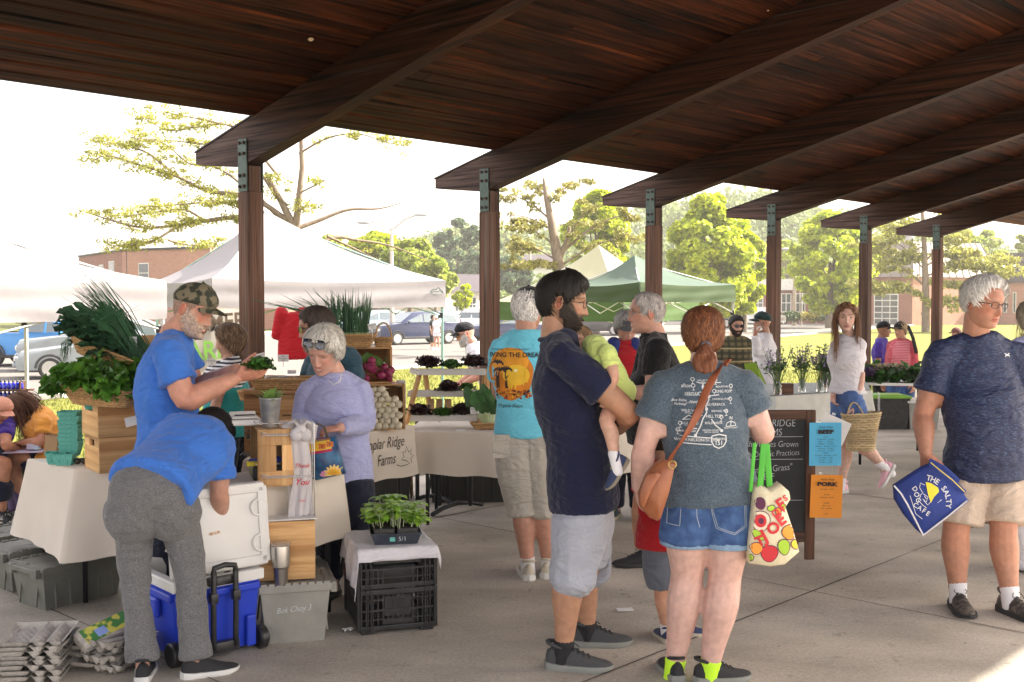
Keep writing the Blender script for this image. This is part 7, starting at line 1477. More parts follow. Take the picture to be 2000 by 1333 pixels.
for k in range(8):carton(c+V((.012*math.sin(k*2.2),.010*math.cos(k*1.7)-.0,.0+k*.020+.012*(k>0))),.12+.10*math.sin(k*3.1),'open grey pulp egg carton in the left stack on the floor','egg cartons in the left stack',tilt=.02*math.sin(k*2))
c=G(215,1300);c.z=0
for k in range(6):carton(c+V((.02*math.sin(k*2.9),.02*math.cos(k*1.7),k*.021)),-.35+.25*math.sin(k*2.1),'open grey pulp egg carton in the toppled stack beside the sweatpants','egg cartons in the right stack',tilt=.09*math.sin(k*2.3))
m=MB();cc=c+V((-.005,-.03,.165));RR=R3(-.6,.25,.5);m.box(cc,(.10,.27,.055),M=RR.to_4x4(),bev=.015);t=m.thing('egg_carton',PULPG,cc,'closed egg carton with green printed lid leaning on the right stack','egg carton');m=MB();m.box(cc+RR@V((.0,0,.028)),(.085,.22,.002),M=RR.to_4x4());lb=m.build('printed_label',mat('green_yellow_print',(.06,.22,.06),.6,scale=26,col2=(.6,.55,.1),contrast=(.45,.55),detail=1),t);m=MB();m.box(cc+RR@V((.01,-.03,.0295)),(.045,.05,.001),M=RR.to_4x4());m.build('blue_panel',mat('blue_print',(.25,.35,.7),.6),lb)
for(px,py,w_,d_,rz,lab)in((1221,1194,.085,.065,.1,'small white paper lying flat on the concrete by the toddler carrier'),(680,1235,.05,.03,.6,'crumpled white paper scrap beside the black crates')):
 c=G(px,py);m=MB();m.grid(lambda u,v:c+Matrix.Rotation(rz,3,'Z')@V(((u-.5)*w_,(v-.5)*d_,.008+(.012*abs(math.sin(u*5+v*4))if w_<.06 else .003*u*u))),8,6);m.thing('paper_scrap',WHITEP,c,lab,'paper scrap',smooth=True)
Y=4.62
def pts_px(l,Y):return[P(a,b,Y)for a,b in l]
t=empty('handbag',P(1285,960,4.58),'brown leather crossbody bag on the hip of the woman in slate','handbag');LEA=mat('brown_leather',(.24,.075,.030),.42,.15,14,.25,120,col2=(.32,.115,.05))
def pad(m,poly,Y,th,bulge=.0,dY=0.):
 f=[P(a,b,Y+(b-poly[0][1])*dY)for a,b in poly];n=len(f);c=sum(f,V())/n;D_=V((0,1,0))
 r1=[c+(p-c)*.93-D_*th/2 for p in f];r2=[p-D_*th*.25 for p in f];r3=[p+D_*th*.25 for p in f];r4=[c+(p-c)*.93+D_*th/2 for p in f]
 vs=[c-D_*(th/2+bulge)]+r1+r2+r3+r4+[c+D_*(th/2+bulge)]
 fs=[(0,1+(i+1)%n,1+i)for i in range(n)]
 for k in range(3):fs+=[(1+k*n+i,1+k*n+(i+1)%n,1+(k+1)*n+(i+1)%n,1+(k+1)*n+i)for i in range(n)]
 fs+=[(4*n+1,1+3*n+i,1+3*n+(i+1)%n)for i in range(n)];m.add(vs,fs)
m=MB();pad(m,[(1293,897),(1318,905),(1306,960),(1290,1010),(1284,1017),(1268,1010),(1248,988),(1247,962),(1262,925),(1280,905)],4.57,.07,.01);m.build('pouch',LEA,t,smooth=True)
m=MB();pad(m,[(1283,922),(1262,927),(1250,960),(1249,985),(1258,992),(1273,955),(1290,928)],4.52,.02,.004);m.build('pocket',LEA,t,smooth=True)
st=[P(1314,912,4.56),P(1322,890,4.565),P(1340,860,4.55),P(1362,820,4.535),P(1385,770,4.525),P(1404,735,4.54),P(1417,714,4.59),P(1424,708,4.68)]
bvt=bvh_of(GW['top']);sp2=[]
for k in cr([list(q)for q in st],6):
 q=V(k);h=bvt.ray_cast(q-V((0,.5,0)),V((0,1,0)),1.2);sp2.append(h[0]-V((0,.006,0))if h[0]is not None else q)
for _ in range(3):sp2=[sp2[0]]+[(sp2[i-1]+sp2[i]*2+sp2[i+1])/4 for i in range(1,len(sp2)-1)]+[sp2[-1]]
m=MB();m.tube([q-V((0,.004,0))for q in sp2],(.0175,.0022),10,right=V((.75,0,.66)));m.build('strap',mat('tan_strap_leather',(.27,.08,.035),.45),t,smooth=True)
m=MB();c=P(1313,908,4.52);m.tube([c+V((.016*math.cos(a),0,.016*math.sin(a)))for a in[math.tau*i/16 for i in range(16)]],.003,6,closed=True);m.build('buckle',mat('brass',(.5,.33,.12),.3,metal=1.),t,smooth=True)
t=empty('fruit_tote_bag',P(1505,1000,4.6),'cream tote bag printed with fruit and red letters, hung by green handles from an elbow','tote bag');CRM=mat('cream_tote_fabric',(.66,.58,.38),.6,scale=60,col2=(.74,.68,.50),bump=.2)
m=MB();pad(m,[(1470,950),(1480,942),(1500,955),(1520,942),(1538,958),(1540,968),(1530,985),(1545,1030),(1558,1075),(1530,1100),(1500,1104),(1460,1098),(1458,1060),(1466,1000)],4.62,.10,.02)
o=m.build('bag_body',CRM,t,smooth=True);bv=bvh_of(o);o_=(1505,1020);dc=Decal(P(*o_,4.62),(1,0,0),(0,0,1),bv,.003);s=S(4.62)
def dd(x,y,rx,ry,mi,rot=0.,e=0.,fn=None):dc.disc((x-o_[0])/s,-(y-o_[1])/s,rx/s,ry/s,mi,18,3,e,rot,fn)
for x,y,rx,ry,mi,rot in((1479,1012,17,19,3,0),(1478,978,9,11,4,.3),(1499,987,7,5,2,.3),(1475,1040,13,7,2,-.7),(1497,1076,16,16,0,0),(1472,1066,11,11,1,0),(1535,1034,14,14,1,.3),(1525,1063,11,15,2,.2),(1548,1058,8,9,5,.3),(1460,1085,6,6,2,0),(1513,995,5,9,1,.3),(1523,985,4,6,2,0)):
 dd(x,y,rx+1.6,ry+1.6,4,rot,0,lambda a:1+.05*math.sin(3*a));dd(x,y,rx,ry,mi,rot,.001,lambda a:1+.05*math.sin(3*a))
dd(1479,1012,11,13,0,0,.002);dd(1480,1012,5,6,4,0,.003)
for tx,x,y,sz,r_ in(('J',1486,1042,34,.5),('O',1503,1026,30,.6),('E',1518,1010,32,.6),("'",1527,998,24,.5),('T',1478,1052,26,.45),('E',1518,980,30,.6),('O',1507,996,18,.6),('S',1527,968,16,.6)):dc.text(tx,(x-o_[0])/s,-(y-o_[1])/s,sz/s,0,rot=r_,bold=.04,extra=.004)
dc.build('fruit_print',[mat('print_red',(.55,.02,.03),.6),mat('print_orange',(.8,.30,.03),.6),mat('print_lime',(.38,.60,.04),.6),mat('print_cream',(.75,.65,.5),.6),mat('print_plum',(.10,.015,.06),.6),mat('print_yellow',(.8,.6,.05),.6)],t)
m=MB();m.tube([P(1500,1100,4.63),P(1530,1096,4.63),P(1556,1079,4.63)],.006,6);m.build('green_piping',mat('grass_green_webbing',(.07,.42,.04),.6),t)
GRN=MATS['grass_green_webbing']
for a,b,c_,d_ in((1492,868,1484,955),(1497,868,1503,950),(1474,866,1466,960)):
 m=MB();m.tube([P(a,b,4.56),P((a+c_)/2,(b+d_)/2,4.565),P(c_,d_,4.585)],(.0135 if a!=1474 else .008,.0015),8,right=V((1,0,0)));m.build('handle',GRN,t,smooth=True)
t=empty('blue_bag',P(1818,960,5.7),'royal blue cloth bag with white lettering held by the white haired man','tote bag');BB=mat('royal_blue_bag',(.012,.035,.22),.75,.15,8,.3,60)
m=MB();pad(m,[(1800,912),(1818,905),(1850,930),(1870,950),(1890,978),(1850,1010),(1803,1046),(1790,1035),(1765,1005),(1747,975),(1745,948),(1775,928)],5.66,.06,.012);o=m.build('bag_body',BB,t,smooth=True)
bv=bvh_of(o);o_=(1815,965);dc=Decal(P(*o_,5.66),(1,0,0),(0,0,1),bv,.003);s=S(5.66)
def arc(txt,cx,cy,r,a0,da,sz,mi=0):
 for i,ch in enumerate(txt):a=a0+i*da;dc.text(ch,(cx+r*math.cos(a)-o_[0])/s,-(cy-r*math.sin(a)-o_[1])/s,sz/s,mi,rot=a-math.pi/2,bold=.015,extra=.002)
arc('THE SALTY',1795,982,52,1.32,-.175,15);dc.text('!',(1829-o_[0])/s,-(977-o_[1])/s,14/s,0,rot=-.9)
for i,ch in enumerate('DOG'):dc.text(ch,(1781+i*3.2-o_[0])/s,-(953+i*11-o_[1])/s,13/s,0,rot=-.95,bold=.015)
for i,ch in enumerate('CAFE'):dc.text(ch,(1783+i*8.0-o_[0])/s,-(985+i*5.5-o_[1])/s,13/s,0,rot=-.5,bold=.015)
dc.line([((x-o_[0])/s,-(y-o_[1])/s)for x,y in((1772,966),(1784,1002),(1797,1012))],.003,0)
vs=[V(((x-o_[0])/s,-(y-o_[1])/s,0))for x,y in((1802,939),(1812,941),(1826,950),(1828,958),(1818,968),(1812,980),(1806,962))];dc.put(vs,[tuple(range(7))[::-1]],mi=1,extra=.0015)
for pl in([(1800,945),(1792,941),(1790,950),(1796,960),(1790,966)],[(1797,962),(1806,968),(1803,978),(1796,972)],[(1798,975),(1806,984),(1811,978)],[(1792,966),(1788,975),(1796,984),(1804,990)],[(1799,966),(1803,972)]):dc.line([((x-o_[0])/s,-(y-o_[1])/s)for x,y in pl],.0035,0,.002)
dc.build('lettering',[INK,mat('hat_yellow_print',(.75,.62,.03),.6)],t)
for pl,nm in(([(1888,979),(1850,1010),(1803,1046)],'white_piping'),([(1747,950),(1760,965),(1772,985),(1803,1046)],'white_piping')):m=MB();m.tube([P(a,b,5.625)for a,b in pl],.0045,6);m.build(nm,WHITEC,t)
m=MB();m.tube([P(1816,905,5.60),P(1835,920,5.59),P(1858,938,5.60),P(1884,962,5.62)],(.012,.003),8,right=V((.5,0,.8)));m.tube([P(1816,900,5.66),P(1845,915,5.65),P(1872,940,5.66)],(.012,.003),8,right=V((.5,0,.8)));m.build('handles',BB,t);m=MB();m.tube([P(1818,904,5.592),P(1836,919,5.582),P(1859,937,5.59),P(1884,961,5.61)],.0025,6);m.build('handle_stripe',MATS['hat_yellow_print'],t)
t=empty('straw_basket',P(1680,880,9.15),'woven straw basket with two handles carried by the young woman','basket');m=MB()
for r in range(16):
 v=r/15;hw=.145*(.74+.34*v-.05*math.sin(v*3));hd=.055+.03*v;c=P(1680,878,9.15)+V((0,0,v*.30))+V((.004,0,0));st_=40
 m.tube([c+V((hw*math.copysign(abs(math.cos(a))**.55,math.cos(a)),hd*math.copysign(abs(math.sin(a))**.7,math.sin(a)),.003*math.sin(a*19+r*3.14)+.010*v*math.cos(a)))for a in[math.tau*i/st_ for i in range(st_)]],.0112,5,closed=True)
m.build('woven_body',STRAW,t,smooth=True);m=MB();c=P(1680,877,9.15);m.lathe([(0,0),(.08,0)],c,20);m.build('base',STRAW,t)
for dy in(-.06,.06):m=MB();c=P(1667,817,9.15);m.tube([c+V((-.075+.15*u,dy*(1-math.sin(u*math.pi)),.0+.13*math.sin(u*math.pi)**.8))for u in np.linspace(0,1,12)],.007,6);m.build('handle',STRAW,t,smooth=True)
t=empty('butterfly_bag',P(640,900,5.62),'colourful shopping bag printed with butterflies and a water lily','shopping bag');m=MB();pad(m,[(585,862),(655,852),(668,900),(675,925),(620,937),(596,930),(575,875)],5.62,.10,.01);o=m.build('bag_body',mat('deep_blue_print',(.01,.03,.12),.4,scale=22,col2=(.03,.16,.32)),t,smooth=True)
bv=bvh_of(o);o_=(630,890);dc=Decal(P(*o_,5.62),(1,0,0),(0,0,1),bv,.003);s=S(5.62)
def quad(p,mi,e=0.):
 n=8;vs=[];a,b,c_,d_=[V(((x-o_[0])/s,-(y-o_[1])/s,0))for x,y in p]
 for j in range(n+1):
  for i in range(n+1):vs.append(a.lerp(b,i/n).lerp(d_.lerp(c_,i/n),j/n))
 dc.put(vs,[(j*(n+1)+i,j*(n+1)+i+1,(j+1)*(n+1)+i+1,(j+1)*(n+1)+i)[::-1]for j in range(n)for i in range(n)],mi=mi,extra=e)
quad([(590,862),(656,853),(661,872),(590,884)],0);quad([(590,858),(655,849),(656,853),(590,862)],1,.0005);quad([(590,884),(661,872),(662,877),(590,889)],1,.0005)
def petal(x,y,L_,w_,a,mi,e):
 dc.disc((x+L_*.5*math.cos(a)-o_[0])/s,-(y-L_*.5*math.sin(a)-o_[1])/s,L_*.5/s,w_*.5/s,mi,12,2,e,a)
for bx,by in((648,865),(633,869)):
 for a in(.5,2.6,-.5,3.7):petal(bx,by,8,6,a,2,.0015)
 dc.line([((bx-o_[0])/s,-(by-5-o_[1])/s),((bx-o_[0])/s,-(by+5-o_[1])/s)],.003,3,.002)
for k,a in enumerate(np.linspace(-.1,3.2,9)):petal(656,924,20,6,a,4,.0015)
for k,a in enumerate(np.linspace(.4,2.8,6)):petal(656,925,15,5,a,5,.0025)
for k,a in enumerate(np.linspace(.8,2.8,5)):petal(640,928,13,6,a,6,.001)
dc.build('printed_picture',[mat('print_sun_yellow',(.8,.5,.04),.4),mat('print_magenta',(.45,.01,.08),.4),mat('print_butterfly_orange',(.65,.16,.03),.4),INKD,mat('print_petal_cream',(.85,.6,.2),.4),mat('print_petal_gold',(.85,.45,.03),.4),mat('print_petal_pink',(.7,.3,.5),.4)],t)
m=MB();m.tube([P(640,858,5.6),P(634,835,5.6),P(622,828,5.6),P(612,845,5.6)],.006,6);m.build('handle',mat('olive_strap',(.10,.09,.05),.8),t)
Yk=6.95;t=empty('chalkboard_sign',G(1528,1094),'standing wooden framed chalkboard with white chalk writing and two price sheets','chalkboard');FRW=timber('dark_frame_wood',(.045,.02,.012),(.15,.065,.035),rough=.5)
x0,x1=P(1440,900,Yk).x,P(1592,900,Yk).x;zt_=P(1590,801,Yk).z;zb=P(1590,1062,Yk).z;fw_=.062
for x in(x0+fw_/2,x1-fw_/2):m=MB();m.box((x,Yk,zt_/2),(fw_,.025,zt_),bev=.004);grain(m.build('stile',FRW,t))
for z in(zt_-fw_/2,zb+fw_/2+.01):m=MB();m.box(((x0+x1)/2,Yk,z),(x1-x0-2*fw_-.001,.023,fw_),bev=.004);grain(m.build('rail',FRW,t))
m=MB();m.box(((x0+x1)/2,Yk+.004,(zt_+zb)/2),(x1-x0-2*fw_+.02,.012,zt_-zb-.08));bd=m.build('slate',mat('chalkboard_slate',(.014,.018,.020),.7,scale=3,col2=(.03,.034,.036),detail=8),t)
for s_ in(0,1):m=MB();m.tube([V((x0+.03+s_*(x1-x0-.06),Yk+.02,zt_-.05)),V((x0+.03+s_*(x1-x0-.06),Yk+.33,.01))],.014,6);m.build('rear_leg',FRW,t)
dc=Decal(V((0,Yk-.0035,0)),(1,0,0),(0,0,1),lift=.0012)
def ck(tx,px,py,sz,al='LEFT',rot=0.):q=P(px,py,Yk);dc.text(tx,q.x,q.z,sz/S(Yk),align=al,shear=.12,bold=-.012,sx=.82,rot=rot)
ck('POPLAR RIDGE',1553,827,20,'RIGHT');ck('FARMS',1527,845,20,'RIGHT');ck('Fresh Veggies Grown',1559,868,17,'RIGHT');ck('with Organic Practices',1561,884,15.5,'RIGHT',.05);ck('"Taste of Grass"',1547,912,18,'RIGHT',.1);ck('BEEF',1512,931,18,'RIGHT',.06)
for py in(853,897,977):a,b=P(1458,py,Yk),P(1568,py,Yk);dc.line([(a.x,a.z),(a.x+.1,a.z-.002),(b.x,b.z)],.003)
dc.build('chalk_writing',mat('chalk',(.55,.57,.58),.95),t)
def sheet(px,py,w_,h_,Y,m_,head,lines,label,rot=0.):
 c=P(px,py,Y);t=thing3('price_sheet',c,R3(.05,0,rot),label,'price sheet','laminated price sheets');m=MB();m.grid(lambda u,v:V(((u-.5)*w_,.006*math.sin(u*3)*math.sin(v*2)-.0,(v-.5)*h_)),8,8);m.build('sheet',m_,t,world=False,smooth=True);dc=Decal(V((0,-.0,0)),(1,0,0),(0,0,1),lift=.007)
 if head:
  dc.text('Poplar Ridge',0,h_*.40,h_*.065,shear=.3);dc.text(head,0,h_*.285,h_*.12,bold=.06,sx=1.5)
  R=random.Random(len(head))
  for i,tx in enumerate(lines):dc.text(tx,0,h_*(.17-.64*i/len(lines)),h_*.033,bold=.012)
  dc.mb.build('print',INKD,t,world=False)
 m=MB();m.lathe([(0,0),(.01,0),(.012,.012),(0,.014)],(-.04,-.008,h_/2+.005),8);m.build('clip',CLEAR,t,world=False);return t
sheet(1628,838,.19,.15,Yk-.03,WHITEP,None,[],'blank white sheet tilted above the blue price sheet',.42)
sheet(1612,868,.205,.272,Yk-.05,mat('sky_blue_paper',(.10,.50,.80),.35,.03),'BEEF',['STEAKS','NY Strip Steak . . . $ 22.00 lb','Ribeye . . . . . . . $ 22.00 lb','Filet Mignon . . . . $ 30.00 lb','Flank Steak  . . Skirt Steak . . $ 15.00','Sirloin Steak . . . $ 14.00 lb','Cubed Steak . . . . $ 11.00 lb','ROASTS','Chuck Roast . . Rump Roast . . $ 9.00','Ground Beef . . . . $ 8.00','Short Ribs . . . . . $ 7.00','Stew Beef . . . . . $ 8.00'],'sky blue laminated sheet headed BEEF clipped to the chalkboard',.0)
sheet(1614,970,.205,.272,Yk-.05,mat('bright_orange_paper',(.85,.30,.02),.35,.03),'PORK',['Pork Chops . . . $ 10.00','','BACON','Sliced Bacon . . $ 12.00','','SAUSAGE','Mild . . . Hot','Links . . . Bratwurst','','ROAST'],'bright orange laminated sheet headed PORK clipped to the chalkboard',.03)
GREYC=mat('grey_cotton_throw',(.36,.40,.40),.9,scale=30,col2=(.46,.49,.48),bump=.3,sheen=.1);PALEC=mat('pale_linen_throw',(.50,.50,.46),.9,bump=.3)
TDs=[X(G(1475,775,.76)),X(G(1700,762,.76)),X(G(1690,745,.76)),X(G(1480,752,.76))]
table(TDs,.745,'folding table under the grey fringed cloth with jars of flowers');fc_=drape('tablecloth',TDs,.757,[.52,.48,.5,.5],'pale grey cloth with tasselled fringe on the flower table',m_=PALEC,wave=.02,seed=2)
top=V((0,0,0));m=MB();cs=[V((*q,.763))for q in TDs];m.add(cs,[(0,1,2,3)]);m.grid(lambda u,v:cs[0].lerp(cs[1],u*.16)+V((0,-.045-.02*v,-.01-.17*v)),10,6);m.build('grey_runner',GREYC,fc_)
m=MB();R=random.Random(4)
for k in range(26):q=cs[0].lerp(cs[1],.16*k/25)+V((0,-.068,-.18));m.tube([q,q+V((R.uniform(-.004,.004),0,-.05))],.003,4)
for k in range(40):q=cs[0].lerp(cs[1],.80+.22*k/39)+V((0,-.06,-.24));m.tube([q,q+V((R.uniform(-.005,.005),0,-.045))],.003,4)
for k in range(16):q=cs[1]+V((.055,-.06,-.02-.22*k/15));m.tube([q,q+V((.02,0,-.015))],.003,4)
m.build('fringe',WHITEC,fc_)
GLS=mat('clear_glass',(.8,.85,.85),.05,transmission=.85,alpha=.6);PET=mat('lilac_petals',(.20,.12,.34),.7,scale=30,col2=(.36,.26,.50),trans=.2,island=.4);FST=mat('flower_stem',(.06,.13,.03),.6,col2=(.12,.22,.06),island=.3)
for k,(px,py,h,n,lab)in enumerate(((1519,757,.32,26,'glass jar of tall lilac flowers at the left end of the flower table'),(1567,747,.34,30,'glass jar of lilac flowers second from the left on the flower table'),(1602,749,.34,30,'glass jar of lilac flowers third from the left on the flower table'),(1621,748,.24,18,'glass jar of flowers beside the young woman'))):
 c=P(px,py,10.5 if k else 10.2);c.z=.766;t=thing3('flower_jar',c,R3(0),lab,'flower jar','jars of lilac flowers');m=MB();m.lathe([(0,.002),(.034,.002),(.037,.01),(.037,.09),(.028,.105),(.028,.125),(.030,.125)],(0,0,0),20);m.build('jar',GLS,t,world=False,smooth=True)
 R=random.Random(k+20);ms=MB();ml=MB();mf=MB()
 for i in range(n):
  a=R.random()*6.28;r_=R.uniform(.02,.16);hh=h*R.uniform(.55,1.1);e=V((r_*math.cos(a),r_*math.sin(a),.10+hh));ms.tube([V((0,0,.02)),V((e.x*.3,e.y*.3,.14)),e],.0022,4)
  for j in range(11):
   v=R.uniform(.45,1);q=V((e.x*(.3+.7*(v-.3)/.7),e.y*(.3+.7*(v-.3)/.7),.14+(e.z-.14)*(v-.2)/.8))+V((R.uniform(-.02,.02),R.uniform(-.02,.02),R.uniform(-.01,.01)))
   leafm(mf if(v>.62 and i%3)else ml,q,V((R.uniform(-1,1),R.uniform(-1,1),R.uniform(-.2,1))),V((R.uniform(-1,1),-.5,1)),R.uniform(.015,.03)if v>.62 else R.uniform(.03,.06),R.uniform(.014,.024),.05,.5,2,2,j)
 ms.build('stems',FST,t,world=False);ml.build('leaves',FST,t,world=False);mf.build('petals',PET,t,world=False)
c=P(1530,757,10.35);c.z=.765;m=MB();m.box(c+V((0,0,.05)),(.17,.1,.10),bev=.004);o=m.thing('wooden_box',FRW,c,'small dark red wooden box behind the left flower jar','box');grain(o)
c=P(1625,745,11.0);c.z=.77;t=thing3('menu_board',c,R3(0),'small framed menu chalkboard behind the flower jars','menu board');m=MB();m.box((-.02,.02,.17),(.19,.015,.34),bev=.003);m.build('frame',PINED,t,world=False);m=MB();m.box((-.02,.009,.17),(.15,.006,.29));m.build('slate',MATS['chalkboard_slate'],t,world=False)
dc=Decal(V((-.02,.0055,.17)),(1,0,0),(0,0,1),lift=.001)
for i,tx in enumerate(('Mixed','Bouquets','$ 10','each')):dc.text(tx,0,.10-.06*i,.034)
dc.mb.build('chalk_writing',MATS['chalk'],t,world=False)
TE=[X(G(1685,746,.76)),X(G(1800,748,.76)),(5.6,12.9),(3.95,13.2)]
table(TE,.755,'grey folding table heaped with cabbages and greens');m=MB();R=random.Random(9);q0,q1=V((*TE[0],.76)),V((*TE[1],.76))
for k in range(420):
 q=q0.lerp(q1,R.random()*1.25)+V((0,R.uniform(.03,.45),R.random()**1.5*.13));leafm(m,q,V((R.uniform(-1,1),R.uniform(-1,.3),R.random())),V((0,-.6,1)),R.uniform(.08,.14),R.uniform(.05,.09),.2,.8,3,4,k)
m.thing('leafy_greens',mat('mixed_dark_greens',(.012,.045,.01),.5,scale=8,col2=(.06,.17,.03),island=.5,trans=.1),q0,'long heap of dark leafy greens on the far produce table','leafy greens',smooth=True)
c=q0+V((.07,.05,.06));o=rosette(c,.11,mat('purple_cabbage_leaf',(.05,.025,.07),.5,col2=(.14,.08,.18),island=.3),77,'purple cabbage at the left end of the produce heap','cabbage',None,30);o['category']='cabbage'
m=MB();
for k in range(70):q=q0+V((.25+R.uniform(-.12,.25),.08+R.uniform(-.04,.1),.12+R.random()*.04));leafm(m,q,V((R.uniform(-1,1),R.uniform(-1,.3),R.random())),V((0,-.6,1)),.06,.04,.2,.8,3,3,k)
m.thing('pale_lettuces',mat('pale_pink_lettuce',(.35,.32,.16),.6,col2=(.55,.42,.34),island=.3,trans=.2),q0+V((.25,0,.1)),'pale frilly lettuces on top of the produce heap','lettuce',smooth=True)
for px,py,w_,d_,h_,lab,m_,lm in((1732,838,.52,.4,.40,'black storage box with lime green lid under the produce table',BLKP,mat('lime_plastic',(.18,.42,.03),.4)),(1800,838,.4,.4,.34,'grey storage box beyond the lime lidded one',TOTEL,PLW)):
 c=G(px,py,-.0)+V((0,.1,0));t=empty('storage_box',c,lab,'storage box','storage boxes under the produce table');m=MB();a=[V((sx*(w_/2-.03),sy*(d_/2-.03),0))for sx,sy in((-1,-1),(1,-1),(1,1),(-1,1))];b=[V((sx*w_/2,sy*d_/2,h_))for sx,sy in((-1,-1),(1,-1),(1,1),(-1,1))];m.add(a+b,[(3,2,1,0)]+[(i,(i+1)%4,4+(i+1)%4,4+i)for i in range(4)]+[(4,5,6,7)]);m.build('box_body',m_,t,world=False);m=MB();m.box((0,0,h_+.012),(w_+.04,d_+.04,.03),bev=.008);m.box((0,0,h_+.03),(w_-.06,d_-.06,.02),bev=.006);m.build('lid',lm,t,world=False)
t=empty('camp_chair',P(1475,780,11.6),'lime green folding camp chair left of the flower table','chair');m=MB();m.add([P(1452,712,11.6),P(1476,708,11.6),P(1502,765,11.6),P(1497,795,11.4),P(1470,760,11.5)],[(0,1,2,3,4)]);o=m.build('seat_cloth',mat('lime_camp_fabric',(.20,.33,.02),.8,bump=.2),t);sm=o.modifiers.new('t','SOLIDIFY');sm.thickness=.01
for a,b in(((1476,708),(1505,830)),((1452,712),(1500,830)),((1502,765),(1470,830))):m=MB();m.tube([P(*a,11.6),P(*b,11.5)],.012,6);m.build('leg',DKM,t)
TW=mat('white_canopy_cloth',(.32,.30,.305),.8,.02,3,.25,14,trans=.15);TG=mat('green_canopy_cloth',(.045,.078,.025),.8,.05,3,.2,14,trans=.3);TGT=mat('teal_green_canopy_roof',(.10,.15,.11),.75,.05,3,.15,14,trans=.3);TY=mat('pale_lime_canopy_roof',(.52,.50,.37),.75,.03,3,.15,14,trans=.4);TGV=mat('grass_green_valance',(.07,.13,.035),.8,.05,trans=.3)
PLT=mat('aqua_canopy_pole',(.33,.52,.45),.4,metal=.2);PWH=mat('white_canopy_pole',(.62,.61,.58),.4)
def canopy(c,ze,zp,val,roof,vmat,pole,label,apex=None,ground=None,logo=None,group='market canopies',legs=(0,1,2,3)):
 cs=[V((*q[:2],ze))for q in c];ctr=sum(cs,V())/4;ap=V((apex[0],apex[1],zp))if apex else V((ctr.x,ctr.y,zp));t=empty('canopy',(ctr.x,ctr.y,gh(ctr.x,ctr.y)),label,'canopy',group);m=MB()
 for i in range(4):
  a,b=cs[i],cs[(i+1)%4];n=14
  def fn(u,v,a=a,b=b):
   w=v;e=a.lerp(b,u);p=e.lerp(ap,w);sag=.16*math.sin(math.pi*w)*(1-.25*abs(2*u-1));p.z-=sag*(.9 if True else 1)+.04*math.sin(math.pi*u)*(1-w)**3;return p
  m.grid(fn,n,12)
 m.build('roof',roof,t,smooth=True);vm=MB()
 for i in range(4):
  a,b=cs[i],cs[(i+1)%4];d=(b-a).normalized();no=V((d.y,-d.x,0));no=no if no.dot(a+b-2*ctr)>0 else-no
  def fv(u,v,a=a,b=b,no=no,i=i):return a.lerp(b,u)+no*(.006+.014*math.sin(v*9+u*3+i)*v*(1-v)*4*.5+.012*math.sin(u*17+v*4+i)*v)+V((0,0,-val*v-.04*math.sin(math.pi*u)*(1-v)-.012*math.sin(u*math.pi)*v))
  vm.grid(fv,30,10)
 vo=vm.build('valance',vmat,t,smooth=True)
 for i in legs:
  q=cs[i].lerp(ctr,.02);g=gh(q.x,q.y);m=MB();m.box((q.x,q.y,(ze-.06+g)/2),(.035,.035,ze-.06-g),bev=.003);m.build('pole',pole,t)
  q2=cs[i].lerp(ctr,.03);m=MB();m.box((q2.x,q2.y,ze-.46),(.06,.06,.07),bev=.008);m.build('slider',BLKP,t)
 m=MB()
 for i in range(4):
  a,b=cs[i].lerp(ctr,.02),cs[(i+1)%4].lerp(ctr,.02);mid=a.lerp(b,.5)
  for z0,z1,p,q in((-.46,-.10,a,mid),(-.10,-.46,a,mid),(-.10,-.46,mid,b),(-.46,-.10,mid,b)):m.tube([p+V((0,0,z0)),q+V((0,0,z1))],.010,4)
  m.tube([a+V((0,0,-.06)),ap+V((0,0,-.10))],.010,4)
 m.build('truss',pole,t);return t,vo,cs
C1=V((-3.23,10.3,0));canopy([C1,C1-UU*3.05,C1-UU*3.05+WW*3.05,C1+WW*3.05],1.83,2.50,.36,TW,TW,PWH,'white canopy cut off by the left edge over the seated girls')
A_=V((-3.53,12.96,0));B_=V((-.877,14.5,0));pd_=V((-.505,.87,0))*3.05
t2,vo,cs=canopy([A_,B_,B_+pd_,A_+pd_],1.905,2.85,.35,TW,TW,PLT,'white canopy with a small mountain emblem, behind the vendor and the first post',apex=(-3.32,14.9))
e_=(B_-A_).normalized();o_=A_.lerp(B_,.955)+V((0,0,1.76));dc=Decal(o_,e_,(0,0,1),lift=.03);dc.line([(-.10,-.01),(-.05,.03),(-.02,.02),(.02,.05),(.09,-.01)],.012);dc.line([(-.10,-.03),(-.04,.005),(.0,-.01),(.04,.01),(.10,-.03)],.010);dc.line([(-.08,-.045),(.08,-.045)],.006);dc.build('mountain_emblem',mat('dark_green_ink',(.02,.06,.05),.7),vo)
K3=V((2.1,20.7,0));u3=V((.6,.8,0));w3=V((-.8,.6,0));canopy([K3,K3+u3*3.05,K3+u3*3.05+w3*3.05,K3+w3*3.05],1.62,2.78,.38,TY,TGV,PWH,'canopy with pale lime roof and green valance behind the bearded man')
K4=V((1.80,15.5,0));w4=V((-.3,.95,0));canopy([K4,K4+u3*3.05,K4+u3*3.05+w4*3.05,K4+w4*3.05],1.90,2.38,.28,TGT,TG,PWH,'green canopy beyond the third post',apex=(2.0,18.))
t=empty('market_banner',P(440,640,11.5),'cream Farmers Market banner with brown and lime letters','banner');q=P(355,610,11.3);q2=P(487,606,11.6);d=(q2-q);d.z=0;L_=d.length;d.normalize();m=MB();m.grid(lambda u,v:V((q.x,q.y,0))+d*(u*L_)+V((0,.01*math.sin(u*9),1.56-.72*v)),14,8);m.build('banner_cloth',mat('cream_banner_vinyl',(.42,.39,.33),.6),t)
